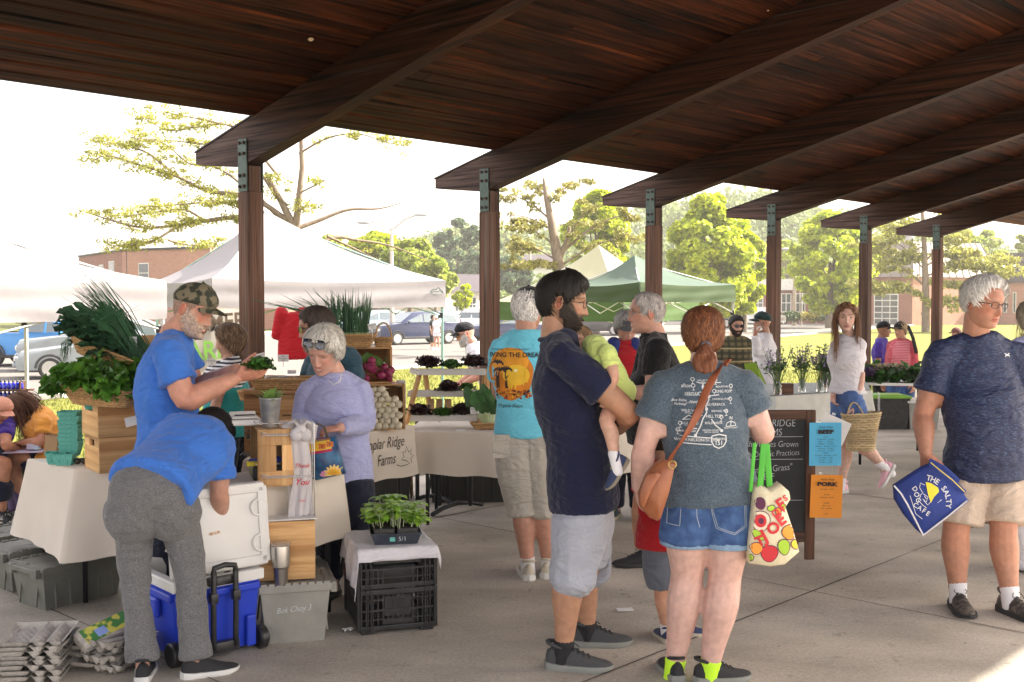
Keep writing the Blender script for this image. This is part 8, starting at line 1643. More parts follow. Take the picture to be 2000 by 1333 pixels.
dc=Decal(V((q.x,q.y,0))+d*(L_*.5),d,(0,0,1),lift=.03);dc.text('FARMERS',-.02,1.41,.235,0,bold=.02,rot=.06,sx=.85);dc.text('MARKET',-.04,1.12,.27,1,bold=.02,rot=.06,sx=.85);dc.build('letters',[mat('brown_banner_ink',(.09,.06,.035),.7),mat('lime_banner_ink',(.14,.32,.04),.7)],t)
t=empty('hanging_shirt',P(575,650,9.2),'red shirt hanging under the white canopy','shirt');m=MB();stube(m,[P(575,612,9.3),P(577,640,9.3),P(580,700,9.3)],[(.13,.03),(.135,.05),(.155,.05)],14,right=(1,0,0),caps='flat');m.tube([P(550,612,9.3),P(540,655,9.3)],[.05,.035],8);m.tube([P(592,612,9.3),P(604,655,9.3)],[.05,.035],8);v,n,f=vox(m,.012,2);mesh_thing('shirt_cloth',folds(folds(v,n,.012,12,4,(0,0,1),.2),n,.006,40,6,(0,0,1),.1),f,RED,None,t);m=MB();m.tube([P(560,606,9.3),P(576,600,9.3),P(592,606,9.3)],.006,5);m.build('hanger',CHROME,t)
t=empty('bottle_rack',P(20,790,8.9),'two tier wooden rack of small blue bottles at the left edge','rack');
for py in(762,781):c=P(18,py,8.9);m=MB();m.box(c,(.36,.12,.012));m.build('shelf',FRW,t)
for px in(-22,44):a,b=P(px,745,8.9),P(px,830,8.9);m=MB();m.box((a+b)/2,(.014,.10,abs(a.z-b.z)),bev=.002);m.build('side',FRW,t)
for row,py in enumerate((760,779)):
 for k in range(7):
  c=P(-6+k*8,py,8.88+.02*(k%2));t=thing3('blue_bottle',c,R3(0),'small cobalt blue dropper bottle on the %s shelf of the wooden rack'%('upper','lower')[row],'bottle','cobalt bottles on the %s shelf'%('upper','lower')[row]);m=MB();m.lathe([(0,0),(.014,0),(.015,.004),(.015,.042),(.007,.052),(.007,.058)],(0,0,0),12);m.build('glass',mat('cobalt_glass',(.01,.015,.35),.15,coat=.5),t,world=False,smooth=True);m=MB();m.lathe([(.008,.056),(.008,.068),(.0035,.07),(.0035,.084),(0,.085)],(0,0,0),10);m.build('dropper',BLKP,t,world=False,smooth=True)
m=MB();m.box(V((-4.15,8.65,.2)),(.9,.5,.46));m.thing('dark_crate',mat('dark_painted_wood',(.03,.02,.03),.8),(-4.15,8.65,0),'dark crate the girls sit on under the white canopy','crate')
m=MB();c=P(45,880,8.1);m.box(c,(.30,.16,.006),bev=.002,M=R3(.2,.1).to_4x4());m.box(c+V((.08,.0,.03)),(.09,.05,.045),bev=.004);m.thing('craft_tray',mat('pink_lilac_card',(.5,.2,.3),.6,scale=12,col2=(.4,.5,.6)),c,'pale tray with a red packet on the lap of the curly haired girl','tray')
HAZE=.0008
GLASSC=mat('car_window_glass',(.10,.13,.14),.06,.1,spec=1.,coat=.3);TYRE=mat('tyre_rubber',(.025,.024,.023),.8);RIM=mat('silver_rim',(.5,.49,.46),.35,metal=.7);LAMP=mat('headlight_glass',(.62,.60,.55),.12,coat=.6);TAIL=mat('tail_light_red',(.35,.01,.01),.2,coat=.5);CARTRIM=mat('black_car_trim',(.02,.02,.022),.55)
def paint(n,c):return mat(n,c,.32,.04,2,coat=.7,metal=.25)
PROF={'van':dict(L=5.1,W=1.95,body=[(-2.5,.35),(-2.55,.75),(-2.48,1.02),(-1.35,1.14),(-.2,1.15),(1.2,1.16),(2.4,1.12),(2.52,.8),(2.48,.32)],roof=[(-1.40,1.12),(-.55,1.66),(.4,1.75),(1.8,1.72),(2.25,1.55),(2.42,1.10)]),'suv':dict(L=4.75,W=1.9,body=[(-2.3,.38),(-2.36,.8),(-2.25,1.04),(-1.15,1.15),(0,1.17),(1.2,1.17),(2.25,1.12),(2.36,.85),(2.3,.38)],roof=[(-1.15,1.12),(-.45,1.62),(.5,1.74),(1.6,1.71),(2.05,1.55),(2.25,1.10)]),'sedan':dict(L=4.7,W=1.8,body=[(-2.3,.3),(-2.35,.62),(-2.2,.82),(-1.1,.96),(0,.97),(1.3,.97),(2.2,.92),(2.32,.65),(2.26,.3)],roof=[(-1.15,.94),(-.35,1.36),(.5,1.45),(1.1,1.40),(1.85,.92)]),'pickup':dict(L=5.5,W=1.95,body=[(-2.7,.42),(-2.75,.85),(-2.65,1.08),(-1.3,1.18),(-.2,1.2),(.75,1.2),(2.6,1.2),(2.72,1.1),(2.7,.45)],roof=[(-1.25,1.16),(-.65,1.70),(.2,1.80),(.65,1.76),(.85,1.16)])}
def car(kind,c,heading,paintm,label,group='vehicles parked across the street'):
 """front of the vehicle faces local -x"""
 p=PROF[kind];t=empty('parked_'+('pickup_truck' if kind=='pickup' else 'car' if kind=='sedan' else 'minivan' if kind=='van' else 'suv'),c,label,{'pickup':'pickup truck','van':'minivan','suv':'SUV','sedan':'car'}[kind],group,rz=heading);W=p['W']/2
 def shell_(prof,wf,closed=True):
  m=MB();n=len(prof);rings=[]
  for f,k in((-1,0),(-.94,1),(0,2),(.94,1),(1,0)):
   for x,z in prof:
    w=wf(z);s={0:.965,1:1,2:1.01}[k];cx=sum(q[0]for q in prof)/n;rings.append((cx+(x-cx)*s,f*w,z*1.0 if k else z-.02))
  fs=[(r*n+i,r*n+(i+1)%n,(r+1)*n+(i+1)%n,(r+1)*n+i)for r in range(4)for i in range(n)]+[tuple(reversed(range(n))),tuple(4*n+i for i in range(n))]
  m.add(rings,fs);return m
 belt=p['roof'][0][1];zt=max(z for x,z in p['roof'])
 shell_(p['body'],lambda z:W*(.97 if z<.5 else 1.0 if z<.95 else .965)).build('body',paintm,t,world=False,auto=50)
 shell_(p['roof'],lambda z:W*(.93-.17*(z-belt)/(zt-belt))).build('cabin',paintm,t,world=False,auto=50)
 r=p['roof'];yw=lambda z:W*(.93-.17*(z-belt)/(zt-belt))+.008
 xs0=r[0][0]+.35;xs1=r[-1][0]-.25;
 def topz(x):
  return np.interp(x,[q[0]for q in r],[q[1]for q in r])
 nwin={'van':3,'suv':3,'sedan':2,'pickup':2}[kind]
 for s in(-1,1):
  for k in range(nwin):
   a=xs0+(xs1-xs0)*k/nwin+.04;b=xs0+(xs1-xs0)*(k+1)/nwin-.04;z0=belt+.05
   ta,tb=min(topz(a+.05)-.10,zt-.13),min(topz(b-.05)-.10,zt-.13);a2=a+(.18 if k==0 else 0);b2=b-(.12 if k==nwin-1 else 0)
   if ta<z0+.08:ta=z0+.08
   m=MB();m.add([(a,s*yw(z0),z0),(b,s*yw(z0),z0),(b2,s*yw(tb),tb),(a2,s*yw(ta),ta)],[(0,1,2,3)]);m.build('side_window',GLASSC,t,world=False)
 (xa,za),(xb,zb)=r[0],r[1]
 def screen(xa,za,xb,zb,nm):
  dx,dz=xb-xa,zb-za;n=V((-dz,0,dx)).normalized();n=n if n.z>0 else-n;m=MB();a=V((xa+dx*.10,0,za+dz*.10))+n*.012;b=V((xa+dx*.93,0,za+dz*.93))+n*.012
  m.add([(a.x,-yw(a.z)*.93,a.z),(a.x,yw(a.z)*.93,a.z),(b.x,yw(b.z)*.92,b.z),(b.x,-yw(b.z)*.92,b.z)],[(0,1,2,3)]);m.build(nm,GLASSC,t,world=False)
 screen(xa,za,xb,zb,'windscreen');screen(r[-1][0]+.0,r[-1][1],r[-2][0],r[-2][1],'rear_window')
 fx,rx=p['body'][1][0],p['body'][-2][0];wr={'van':.34,'suv':.37,'sedan':.33,'pickup':.39}[kind]
 for x in(fx+.95,rx-.98):
  for s in(-1,1):
   m=MB();Rw=Matrix.Rotation(math.pi/2,3,'X');m.lathe([(0,-.11),(wr*.9,-.11),(wr,-.07),(wr,.07),(wr*.9,.11),(wr*.66,.112),(wr*.6,.07)],(x,s*(W-.10),wr),28,Rw if s<0 else Matrix.Rotation(-math.pi/2,3,'X'));ty=m.build('wheel',TYRE,t,world=False,auto=40)
   m=MB();m.lathe([(0,.10),(wr*.12,.10),(wr*.14,.085),(wr*.60,.075),(wr*.64,.10),(wr*.67,.113)],(x,s*(W-.10),wr),24,Rw if s<0 else Matrix.Rotation(-math.pi/2,3,'X'));m.build('rim',RIM,ty,world=False,auto=40)
   m=MB()
   for k in range(7):a=k*math.tau/7;m.box((x+wr*.42*math.cos(a),s*(W-.005),wr+wr*.42*math.sin(a)),(wr*.16,.012,wr*.12),M=Matrix.Rotation(-a,4,'Y'))
   m.build('rim_openings',CARTRIM,ty,world=False)
   m=MB();m.tube([(x+(wr+.06)*math.cos(a),s*(W+.0),wr+(wr+.06)*math.sin(a))for a in np.linspace(.1,math.pi-.1,14)],.035,6);m.build('wheel_arch',CARTRIM,t,world=False)
 hz=.78 if kind!='sedan' else .62;W9=W*.93
 for s in(-1,1):
  m=MB();m.box((fx+.13,s*W*.76,hz),(.28,.36,.17),bev=.05,rz=-s*.35);m.build('headlight',LAMP,t,world=False)
  m=MB();m.box((rx-.05,s*W*.84,hz+.10),(.12,.22,.34),bev=.03);m.build('tail_light',TAIL,t,world=False)
  m=MB();m.box((r[0][0]+.45,s*(W+.09),belt+.06),(.10,.17,.12),bev=.03);m.build('wing_mirror',paintm,t,world=False)
  m=MB();m.box(((fx+rx)/2,s*(W*.985),.36),(rx-fx-2.6,.05,.12),bev=.02);m.build('sill',CARTRIM,t,world=False)
 m=MB()
 for k in range(4):m.box((fx-.005,0,hz-.10+.055*k),(.03,W*.85,.022),bev=.005)
 m.build('grille',CARTRIM,t,world=False);m=MB();m.box((fx-.015,0,hz+.11),(.02,W*.95,.02),bev=.004);m.box((fx-.02,0,hz),(.02,.14,.10),bev=.01);m.build('chrome_trim',CHROME,t,world=False)
 m=MB();m.box((fx+.0,0,.42),(.16,W*1.7,.12),bev=.04);m.box((rx-.0,0,.45),(.14,W*1.7,.14),bev=.04);m.build('bumper',CARTRIM if kind=='pickup' else paintm,t,world=False)
 m=MB();m.box((fx-.085,0,.48),(.01,.32,.15),bev=.003);m.box((rx+.08,0,.72),(.01,.32,.15),bev=.003);m.build('number_plate',WHITEP,t,world=False)
 if kind=='pickup':
  m=MB();m.box((1.75,0,1.0),(1.75,W*1.55,.40));m.build('load_bed',CARTRIM,t,world=False)
 return t
def cp(px,py,dz=0):return G(px,py,-.7)
car('van',cp(810,672),.62,paint('navy_car_paint',(.012,.022,.07)),'dark blue minivan parked behind the scallions')
car('suv',cp(705,668)+V((0,5,0)),.5,paint('pale_blue_car_paint',(.30,.40,.48)),'pale blue SUV behind the dark blue minivan')
car('suv',cp(925,645),1.2,paint('white_car_paint',(.70,.69,.67)),'white SUV seen from behind to the right of the minivan')
car('suv',cp(945,652)+V((0,-2,0)),-1.9,paint('white_car_paint',(.7,.69,.67)),'second white SUV close behind the man in black cap')
car('sedan',cp(985,665),.4,paint('navy_car_paint',(.012,.022,.07)),'dark blue car half hidden by the man in aqua')
car('suv',cp(1168,655),2.75,paint('graphite_car_paint',(.05,.045,.045)),'dark graphite SUV between the bearded man and the grey haired man')
car('sedan',cp(1205,643),2.6,paint('silver_blue_car_paint',(.20,.26,.34)),'silver blue car just right of the graphite SUV')
car('suv',cp(1322,634),-.1,paint('navy_car_paint',(.012,.022,.07)),'dark blue SUV beyond the third post')
car('pickup',cp(1466,641),2.55,paint('white_car_paint',(.7,.69,.67)),'white pickup truck beyond the woman in slate')
car('suv',cp(1708,628),2.9,paint('black_car_paint',(.03,.04,.045)),'dark SUV parked by the garage doors behind the fifth post')
car('sedan',cp(1665,632),2.9,paint('black_car_paint',(.03,.04,.045)),'dark car left of the fifth post')
car('pickup',cp(105,714),math.pi-.08,paint('bright_blue_car_paint',(.02,.20,.50)),'bright blue pickup truck under the left canopy')
car('suv',cp(185,722),.35,paint('silver_car_paint',(.24,.27,.28)),'silver SUV behind the kale basket');car('sedan',cp(215,726)+V((.6,-2.4,0)),.35,paint('silver_car_paint',(.24,.27,.28)),'low silver car in front of the silver SUV')
def brick(name,c1,c2,s=1.):
 m=bpy.data.materials.new(name);m.use_nodes=True;nt=m.node_tree;N=nt.nodes;L=nt.links;b=N['Principled BSDF'];b.inputs['Roughness'].default_value=.9;tc=N.new('ShaderNodeTexCoord');mp=N.new('ShaderNodeMapping');mp.inputs['Rotation'].default_value=(math.pi/2,0,0);L.new(tc.outputs['Object'],mp.inputs[0]);br=N.new('ShaderNodeTexBrick');br.inputs['Scale'].default_value=2.4*s;br.inputs['Color1'].default_value=(*c1,1);br.inputs['Color2'].default_value=(*c2,1);br.inputs['Mortar'].default_value=(.35,.28,.24,1);br.inputs['Mortar Size'].default_value=.012
 L.new(mp.outputs[0],br.inputs['Vector']);n=N.new('ShaderNodeTexNoise');n.inputs['Scale'].default_value=.5;L.new(tc.outputs['Object'],n.inputs['Vector']);mr=N.new('ShaderNodeMapRange');mr.inputs['To Min'].default_value=.8;mr.inputs['To Max'].default_value=1.2;L.new(n.outputs['Fac'],mr.inputs['Value']);hs=N.new('ShaderNodeHueSaturation');L.new(br.outputs['Color'],hs.inputs['Color']);L.new(mr.outputs[0],hs.inputs['Value']);L.new(hs.outputs[0],b.inputs['Base Color']);MATS[name]=m;return m
BRK=brick('red_and_shaded_brick',(.22,.075,.042),(.27,.10,.06));SAL=brick('salmon_and_sunlit_brick',(.36,.16,.10),(.42,.20,.13));WGL=mat('window_glass',(.06,.075,.08),.1,.2,spec=1.);WTR=mat('white_window_trim',(.65,.63,.58),.7);MROOF=mat('weathered_metal_roof',(.17,.14,.115),.55,scale=3,col2=(.25,.21,.18),stretch=(4,4,.3),metal=.3);DROOF=mat('dark_brown_metal_roof',(.035,.025,.028),.5,col2=(.06,.045,.05))  # these two bricks also colour shaded and sunlit sides of one building
def wallbox(t,name,a,b,depth,z0,z1,m_,side=1):
 """upright block whose front face runs a->b"""
 a=V((*a[:2],0));b=V((*b[:2],0));d=(b-a).normalized();n=V((-d.y,d.x,0))*side;m=MB();q=[a,b,b+n*depth,a+n*depth];m.add([V((p.x,p.y,z0))for p in q]+[V((p.x,p.y,z1))for p in q],[(0,1,2,3)[::-1],(4,5,6,7)]+[(i,(i+1)%4,4+(i+1)%4,4+i)for i in range(4)]);return m.build(name,m_,t)
def opening(t,name,a,b,u0,u1,z0,z1,m_=None,cols=2,rows=2,frame=.08,proud=.03,fm=None):
 a=V((*a[:2],0));b=V((*b[:2],0));d=(b-a).normalized();L=(b-a).length;n=V((d.y,-d.x,0));R_=Matrix((d,-n,V((0,0,1)))).transposed().to_4x4();c=a+d*(L*(u0+u1)/2)+n*proud*.4+V((0,0,(z0+z1)/2));w=L*(u1-u0);m=MB();m.box(c,(w,proud,z1-z0),M=R_);fr=m.build(name,fm or WTR,t);c2=c+n*(proud*.5+.012);m=MB();cw=(w-frame*(cols+1))/cols;rh=((z1-z0)-frame*(rows+1))/rows
 for i in range(cols):
  for j in range(rows):m.box(c2+d*(-w/2+frame+cw/2+i*(cw+frame))+V((0,0,-(z1-z0)/2+frame+rh/2+j*(rh+frame))),(cw,.012,rh),M=R_)
 m.build('panes',m_ or WGL,fr);return fr
k=P(238,490,90);l=P(154,502,103);r=P(410,484,84);t=empty('brick_building',(k.x,k.y,-.7),'salmon brick building above the white canopies at the left','building')
wallbox(t,'right_wing',k,r,12,-.7,k.z,SAL);wallbox(t,'left_wing',l,(k.x,k.y-.02),12,-.7,k.z-.02,BRK);opening(t,'window',k,r,.20,.32,3.0,4.6,cols=1,rows=2);opening(t,'window',l,k,.72,.84,3.6,4.9,cols=1,rows=1);opening(t,'window',l,k,.50,.60,3.6,4.7,cols=1,rows=1)  # shade painted by darker brick on the left wing, sunlight by salmon
m=MB();m.tube([k+V((.5,-.3,0)),V((k.x+.5,k.y-.3,0))],.06,6);m.tube([k+V((3.3,-.9,0)),V((k.x+3.3,k.y-.9,0))],.08,6);m.build('downpipe',DKM,t);m=MB();q=k.lerp(r,.5)
for a,b in((l,k),(k,r)):d=(b-a).normalized();m.tube([a+V((0,-.1,.05)),b+V((0,-.1,.05))],.10,6)
m.build('roof_coping',DKM,t)
a,b=P(868,562,96),P(945,562,99);t=empty('white_house',(a.x,a.y,-.7),'low white house with dark roof left of the second post','building');wallbox(t,'wall',a,b,8,-.7,2.4,WTR);opening(t,'window',a,b,.25,.45,.6,1.9);opening(t,'window',a,b,.6,.8,.6,1.9);m=MB();m.prism([V((a.x-.4,a.y-.6,2.4)),V((a.x-.4,a.y+8,2.4)),V((a.x-.4,a.y+4,4.0))],(0,0,0),(b.x-a.x+1,b.y-a.y,0));m.build('roof',DROOF,t)
a,b=P(1010,546,150),P(1078,546,152);t=empty('hillside_house',(a.x,a.y,3),'pale house among trees up the slope behind the lime canopy','building');wallbox(t,'wall',a,b,8,-1.5,6.2,WTR);opening(t,'window',a,b,.2,.4,3.5,5);opening(t,'window',a,b,.6,.8,3.5,5);m=MB();m.prism([V((a.x-.4,a.y-.6,6.2)),V((a.x-.4,a.y+8,6.2)),V((a.x-.4,a.y+4,8.0))],(0,0,0),(b.x-a.x+1,b.y-a.y,0));m.build('roof',DROOF,t)
a,b=P(1270,560,112),P(1725,560,108);t=empty('brick_block',(a.x,a.y,-.7),'long low red brick block with white fascia behind the maples','building');wallbox(t,'wall',a,b,10,-.7,2.6,BRK);wallbox(t,'fascia',a-V((.3,.5,0)),b+V((.3,-.5,0)),11,2.6,3.7,WTR);wallbox(t,'low_white_wall',(a.x,a.y-2),(a.x+.48*(b.x-a.x),b.y-1.2),.3,-.7,.95,WTR)
for k in range(9):opening(t,'window',a,b,.45+k*.06,.45+k*.06+.045,.4,2.3,cols=2,rows=2,frame=.1)
a,b=P(1700,520,104),P(1783,520,101);c=P(1945,520,106);t=empty('fire_station',(b.x,b.y,-.7),'salmon brick garage building with sloping metal roof and white doors','building')
zt_=P(1783,541,101).z;wallbox(t,'garage_wall',a,b,11,-.7,zt_,BRK);wallbox(t,'side_wall',b,c,11,-.7,zt_-.01,SAL)  # garage front coloured darker to stand for shade, side wall paler for sun
for u0,u1 in((.10,.68),):opening(t,'garage_door',a,b,u0,u1,-.7,2.2,cols=3,rows=5,frame=.10,fm=WTR)
def mans(t,pts,z0,z1,ins,m_,nm='roof'):
 ctr=sum((V((*p[:2],0))for p in pts),V())/len(pts);m=MB();n=len(pts);lo=[ctr+(V((*p[:2],0))-ctr)*1.04 for p in pts];hi=[ctr+(V((*p[:2],0))-ctr)*ins for p in pts];m.add([V((p.x,p.y,z0))for p in lo]+[V((p.x,p.y,z1))for p in hi],[tuple(range(n))[::-1],tuple(range(n,2*n))]+[(i,(i+1)%n,n+(i+1)%n,n+i)for i in range(n)])
 o=m.build(nm,m_,t);m=MB()
 for i in range(n):
  L=(lo[(i+1)%n]-lo[i]).length;kx=max(2,int(L/.9))
  for j in range(kx+1):p=lo[i].lerp(lo[(i+1)%n],j/kx);q=hi[i].lerp(hi[(i+1)%n],j/kx);m.tube([V((p.x,p.y,z0+.03)),V((q.x,q.y,z1+.03))],.045,4)
 m.build('standing_seams',m_,o);return o
nrm=V((0,11,0));mans(t,[a,b,c,c+nrm,a+nrm],zt_,P(1740,474,104).z,.82,MROOF);m=MB();q=P(1776,474,106);m.lathe([(.45,0),(.45,1.0),(.6,1.05),(.6,1.3),(0,1.4)],q+V((0,0,-.2)),14);m.build('roof_vent',ZINC,t)
m=MB();p=P(1875,575,100)
for k in range(8):m.tube([P(1800+k*3.4,612-k*5.2,101),P(1806+k*3.4,612-k*5.2,101)],.06,4)
m.tube([P(1800,614,101),P(1828,572,101)],.07,4);m.tube([P(1807,616,101),P(1834,574,101)],.07,4);m.build('outside_stair',BOLT,t)
a2,b2=P(1935,555,108),P(2075,555,104);t=empty('brown_roofed_building',(a2.x,a2.y,-.7),'pale brick building with dark brown metal roof at the right edge','building');wallbox(t,'wall',a2,b2,10,-.7,P(1960,553,106).z,SAL);mans(t,[a2,b2,b2+nrm,a2+nrm],P(1960,553,106).z,P(1960,494,106).z,.97,DROOF);opening(t,'window',a2,b2,.18,.24,.4,2.4,cols=1,rows=1);opening(t,'window',a2,b2,.32,.37,.4,2.4,cols=1,rows=1)
t=empty('picnic_table',G(1972,612,-.7),'brown picnic table before the brown roofed building','picnic table');q=G(1972,612,-.7);m=MB();m.box(q+V((0,0,.74)),(1.8,.75,.05));m.build('tabletop',PINED,t)
for s in(-1,1):
 m=MB();m.box(q+V((0,s*.7,.44)),(1.8,.25,.05));m.build('bench',PINED,t);m=MB();m.tube([q+V((s*.6,-.7,0)),q+V((s*.6,.2,.72))],.05,4);m.tube([q+V((s*.6,.7,0)),q+V((s*.6,-.2,.72))],.05,4);m.build('trestle',PINED,t)
t=empty('notice_board',G(1567,622,-.7),'white notice board standing on the far lawn','notice board');q=G(1567,622,-.7);m=MB();m.box(q+V((0,0,1.7)),(1.9,.15,1.5),bev=.03);m.build('panel',WTR,t);m=MB();m.tube([q,q+V((0,0,.95))],.12,6);m.build('stand',BRK,t);dc=Decal(q+V((0,-.09,1.75)),(1,0,0),(0,0,1),lift=.01);dc.rect(-.45,0,.16,.3);dc.rect(.5,.1,.25,.4);dc.build('notices',mat('grey_notice',(.15,.15,.16),.7),t)
for px,py,Yl,h,nm,lab in((1551,626,100,4.2,'utility_pole','pale utility pole right of the fourth post'),(1035,560,140,7.5,'utility_pole','thin utility pole by the hillside house'),(1438,640,95,3.2,'utility_pole','short grey pole beside the white pickup truck'),(1562,620,108,6,'flag_pole','white flagpole before the brick block')):
 q=P(px,py,Yl);q.z=-.7;m=MB();m.tube([q,q+V((0,0,h+.7 if Yl!=140 else h+2))],[.20,.13]if nm!='flag_pole' else[.07,.05],8);
 if Yl==140:m.box(q+V((0,0,h+1.2)),(2.2,.15,.15))
 m.thing(nm,mat('weathered_pole',(.38,.32,.25),.9),q,lab,'pole',smooth=True)
q=G(1484,632,-.7)
for k,(px,py,r_,lab)in enumerate(((1587,616,.9,'small yellow bush left of the fifth post'),(1540,616,.8,'small green bush right of the fourth post'),(1608,612,1.1,'rounded green bush before the brick block'))):
 c=P(px,py+3,98);v,f=leaves(clump_points([c+V((dx,dy,0))for dx,dy in((0,0),(.5,.1),(-.5,0))],260,r_*.7,k),.16,k);o=mesh_thing('bush',v,f,mat('yellow_shrub',(.35,.30,.03),.6,island=.4,trans=.3)if k==0 else mat('green_shrub',(.05,.10,.015),.6,island=.4,trans=.2),c);tag(o,lab,'bush','bushes before the brick block')
q=G(770,650,-.7);q=V((P(765,500,58).x,58,-.7));t=empty('street_lamp',q,'double armed street lamp standing beyond the white canopy','street lamp');zt_=P(765,447,58).z;m=MB();m.tube([q,V((q.x,q.y,zt_))],[.13,.08],10);m.build('pole',mat('pale_lamp_pole',(.5,.46,.40),.6),t,smooth=True)
for px,py,s in((716,434,-1),(817,419,1)):e=P(px,py,58);m=MB();m.tube([V((q.x,q.y,zt_-.1)),V(((q.x+e.x)/2,q.y,(zt_+e.z)/2+.12)),e],.05,6);a_=m.build('arm',MATS['pale_lamp_pole'],t,smooth=True);m=MB();m.ball(e+V((s*.15,0,-.03)),.38,10,ry=.16,rz=.10);m.build('lamp_head',mat('lamp_head_grey',(.4,.41,.42),.5),a_,smooth=True)
for k,(px,py,lab)in enumerate(((1392,456,'street lamp head showing over the second maple'),(1535,487,'street lamp head beside the fourth post'))):
 e=P(px,py,100);t=empty('street_lamp',(e.x+1.5,100,-.7),lab,'street lamp','single street lamps');m=MB();m.tube([V((e.x+1.5,100,-.7)),V((e.x+1.5,100,e.z-.5)),e],.05,6);m.build('pole',MATS['pale_lamp_pole'],t,smooth=True);m=MB();m.ball(e,.42,10,ry=.2,rz=.14);m.build('lamp_head',MATS['lamp_head_grey'],t,smooth=True)
for k,(x0,y0,x1,y1,Yw,lab)in enumerate(((860,503,1000,500,120,'upper overhead wire left of the second post'),(870,545,1000,520,118,'middle overhead wire left of the second post'),(860,560,1000,537,116,'lower overhead wire left of the second post'),(1930,466,2060,455,120,'overhead wire in the gap at the right edge'))):
 a,b=P(x0,y0,Yw),P(x1,y1,Yw);m=MB();m.tube([a.lerp(b,u)-V((0,0,.8*math.sin(math.pi*u)))for u in np.linspace(0,1,9)],.035,4);m.thing('overhead_wire',mat('cable_black',(.06,.06,.06),.7),a,lab,'wire','overhead wires')
SW=mat('pale_sidewalk',(.38,.36,.33),.9)
a1,a2=V((-10.9,26,0)),V((21.3,76.5,0));d=(a2-a1).normalized();nr=V((-d.y,d.x,0))
for off,w_,nm in((.05,.22,'kerb'),(30.5,.3,'far_kerb'),(32.5,1.6,'sidewalk')):
 m=MB();p=a1-d*40+nr*off;q=a2+d*90+nr*off;z=-.7;m.add([V((v_.x,v_.y,z+zz))for zz in(0,.10)for v_ in(p,q,q+nr*w_,p+nr*w_)],[(4,5,6,7),(0,1,5,4),(2,3,7,6),(1,2,6,5),(3,0,4,7)]);struct(m.build(nm,SW))
BARK=mat('grey_brown_bark',(.13,.10,.075),.95,scale=12,col2=(.25,.20,.15),bump=.6,stretch=(1,1,.25));PBARK=mat('pale_pine_bark',(.15,.11,.08),.95,scale=10,col2=(.26,.20,.15),bump=.5,stretch=(1,1,.3))
MAPLE=mat('maple_foliage',(.30,.40,.006),.5,.2,1.5,col2=(.60,.64,.02),trans=.45,island=.45);FARG=mat('mixed_tree_foliage',(.24,.33,.03),.6,.2,.8,col2=(.42,.47,.06),trans=.35,island=.45);PINEG=mat('pine_foliage',(.24,.26,.045),.55,.2,3,col2=(.44,.42,.09),trans=.35,island=.4);PINEB=mat('bluish_pine_foliage',(.08,.14,.07),.6,.2,1,col2=(.14,.21,.10),trans=.25,island=.4);HILLF=mat('hill_foliage',(.14,.20,.05),.7,.2,.12,col2=(.25,.31,.08),trans=.2,island=.4)
def dtree(px,pyt,pyb,hw,Y,label,fm=None,seed=1,group='leafy trees beyond the lawn',n=80,per=190,leaf=.30,trunk=True,zg=-.7,squash=.8):
 top=P(px,pyt,Y);cz0=P(px,pyb,Y).z;H=top.z-cz0;rx=hw*Y/FPX;c=V((top.x,Y,cz0+H*.5));t=empty('leafy_tree',(top.x,Y,zg),label,'tree',group);R=np.random.RandomState(seed);cl=[]
 for k in range(n):
  u=R.rand();z=-1+2*u;wd=math.sqrt(max(0,1-abs(z)**2.2))*(1 if z<0 else 1-.25*z);a=R.rand()*6.28;rr_=(.35+.65*R.rand()**.5)*wd*.93;cl.append((c.x+rx*rr_*math.cos(a),Y+rx*rr_*math.sin(a)*.9,c.z+H*.5*z*.93))
 p=clump_points(cl,per,rx*.20,seed,.75,shell=True);nn=p-np.array([c.x,c.y,c.z-H*.2]);v,f=leaves(p,leaf,seed,1.3,nn/np.linalg.norm(nn,axis=1)[:,None],jit=.7)
 mesh_thing('crown',v,f,fm or MAPLE,None,t,smooth=False)
 if trunk:
  m=MB();b=V((top.x,Y,zg));m.tube([b,b+V((.05,0,(c.z-zg)*.5)),V((c.x,Y,c.z))],[rx*.075+.08,rx*.055+.05,rx*.03],10)
  for k in range(9):q=V(cl[k*7%n]);s_=V((c.x,Y,cz0+H*(.05+.05*k)));m.tube([s_,s_.lerp(q,.5)+V((0,0,-.1)),q],[rx*.035,rx*.022,.02],6)
  m.build('trunk',BARK,t,smooth=True)
 return t
dtree(1385,385,622,92,78,'tall bright maple left of the fourth post',seed=3,n=110)
dtree(1455,455,618,52,80,'lower right shoulder maple joined to the tall bright one',seed=8,n=60)
dtree(1622,420,608,88,92,'bright maple with dark trunk between the fourth and fifth posts',seed=5,n=100)
dtree(1165,378,560,72,76,'bright tree behind the pale pine and the lime canopy',seed=6,n=80)
dtree(905,556,604,22,86,'small round bright tree before the white house',seed=9,n=22,per=120,leaf=.22)
for k,(px,pt,hw,Y,lab)in enumerate(((640,465,60,88,'leftmost tree of the bright row above the white canopy'),(735,452,72,90,'broad tree of the bright row left of the lamp pole'),(800,470,70,86,'broad tree of the bright row right of the lamp pole'),(850,505,40,82,'lowest tree at the right end of the bright row'))):dtree(px,pt,585,hw,Y,lab,FARG if k!=1 else MAPLE,20+k,'row of trees above the white canopy',n=55,per=150,leaf=.30,trunk=True)
for k,(px,pt,hw,Y,lab)in enumerate(((1880,450,50,125,'green tree right of the sixth post'),(1925,452,45,128,'green tree behind the brown roofed building'),(1990,458,30,120,'dark tree at the right edge'),(1535,470,45,120,'rounded tree just right of the fourth post'),(1745,440,50,120,'tree behind the fifth post'))):dtree(px,pt,580,hw,Y,lab,FARG,40+k,'trees behind the brick buildings',n=45,per=130,leaf=.36)
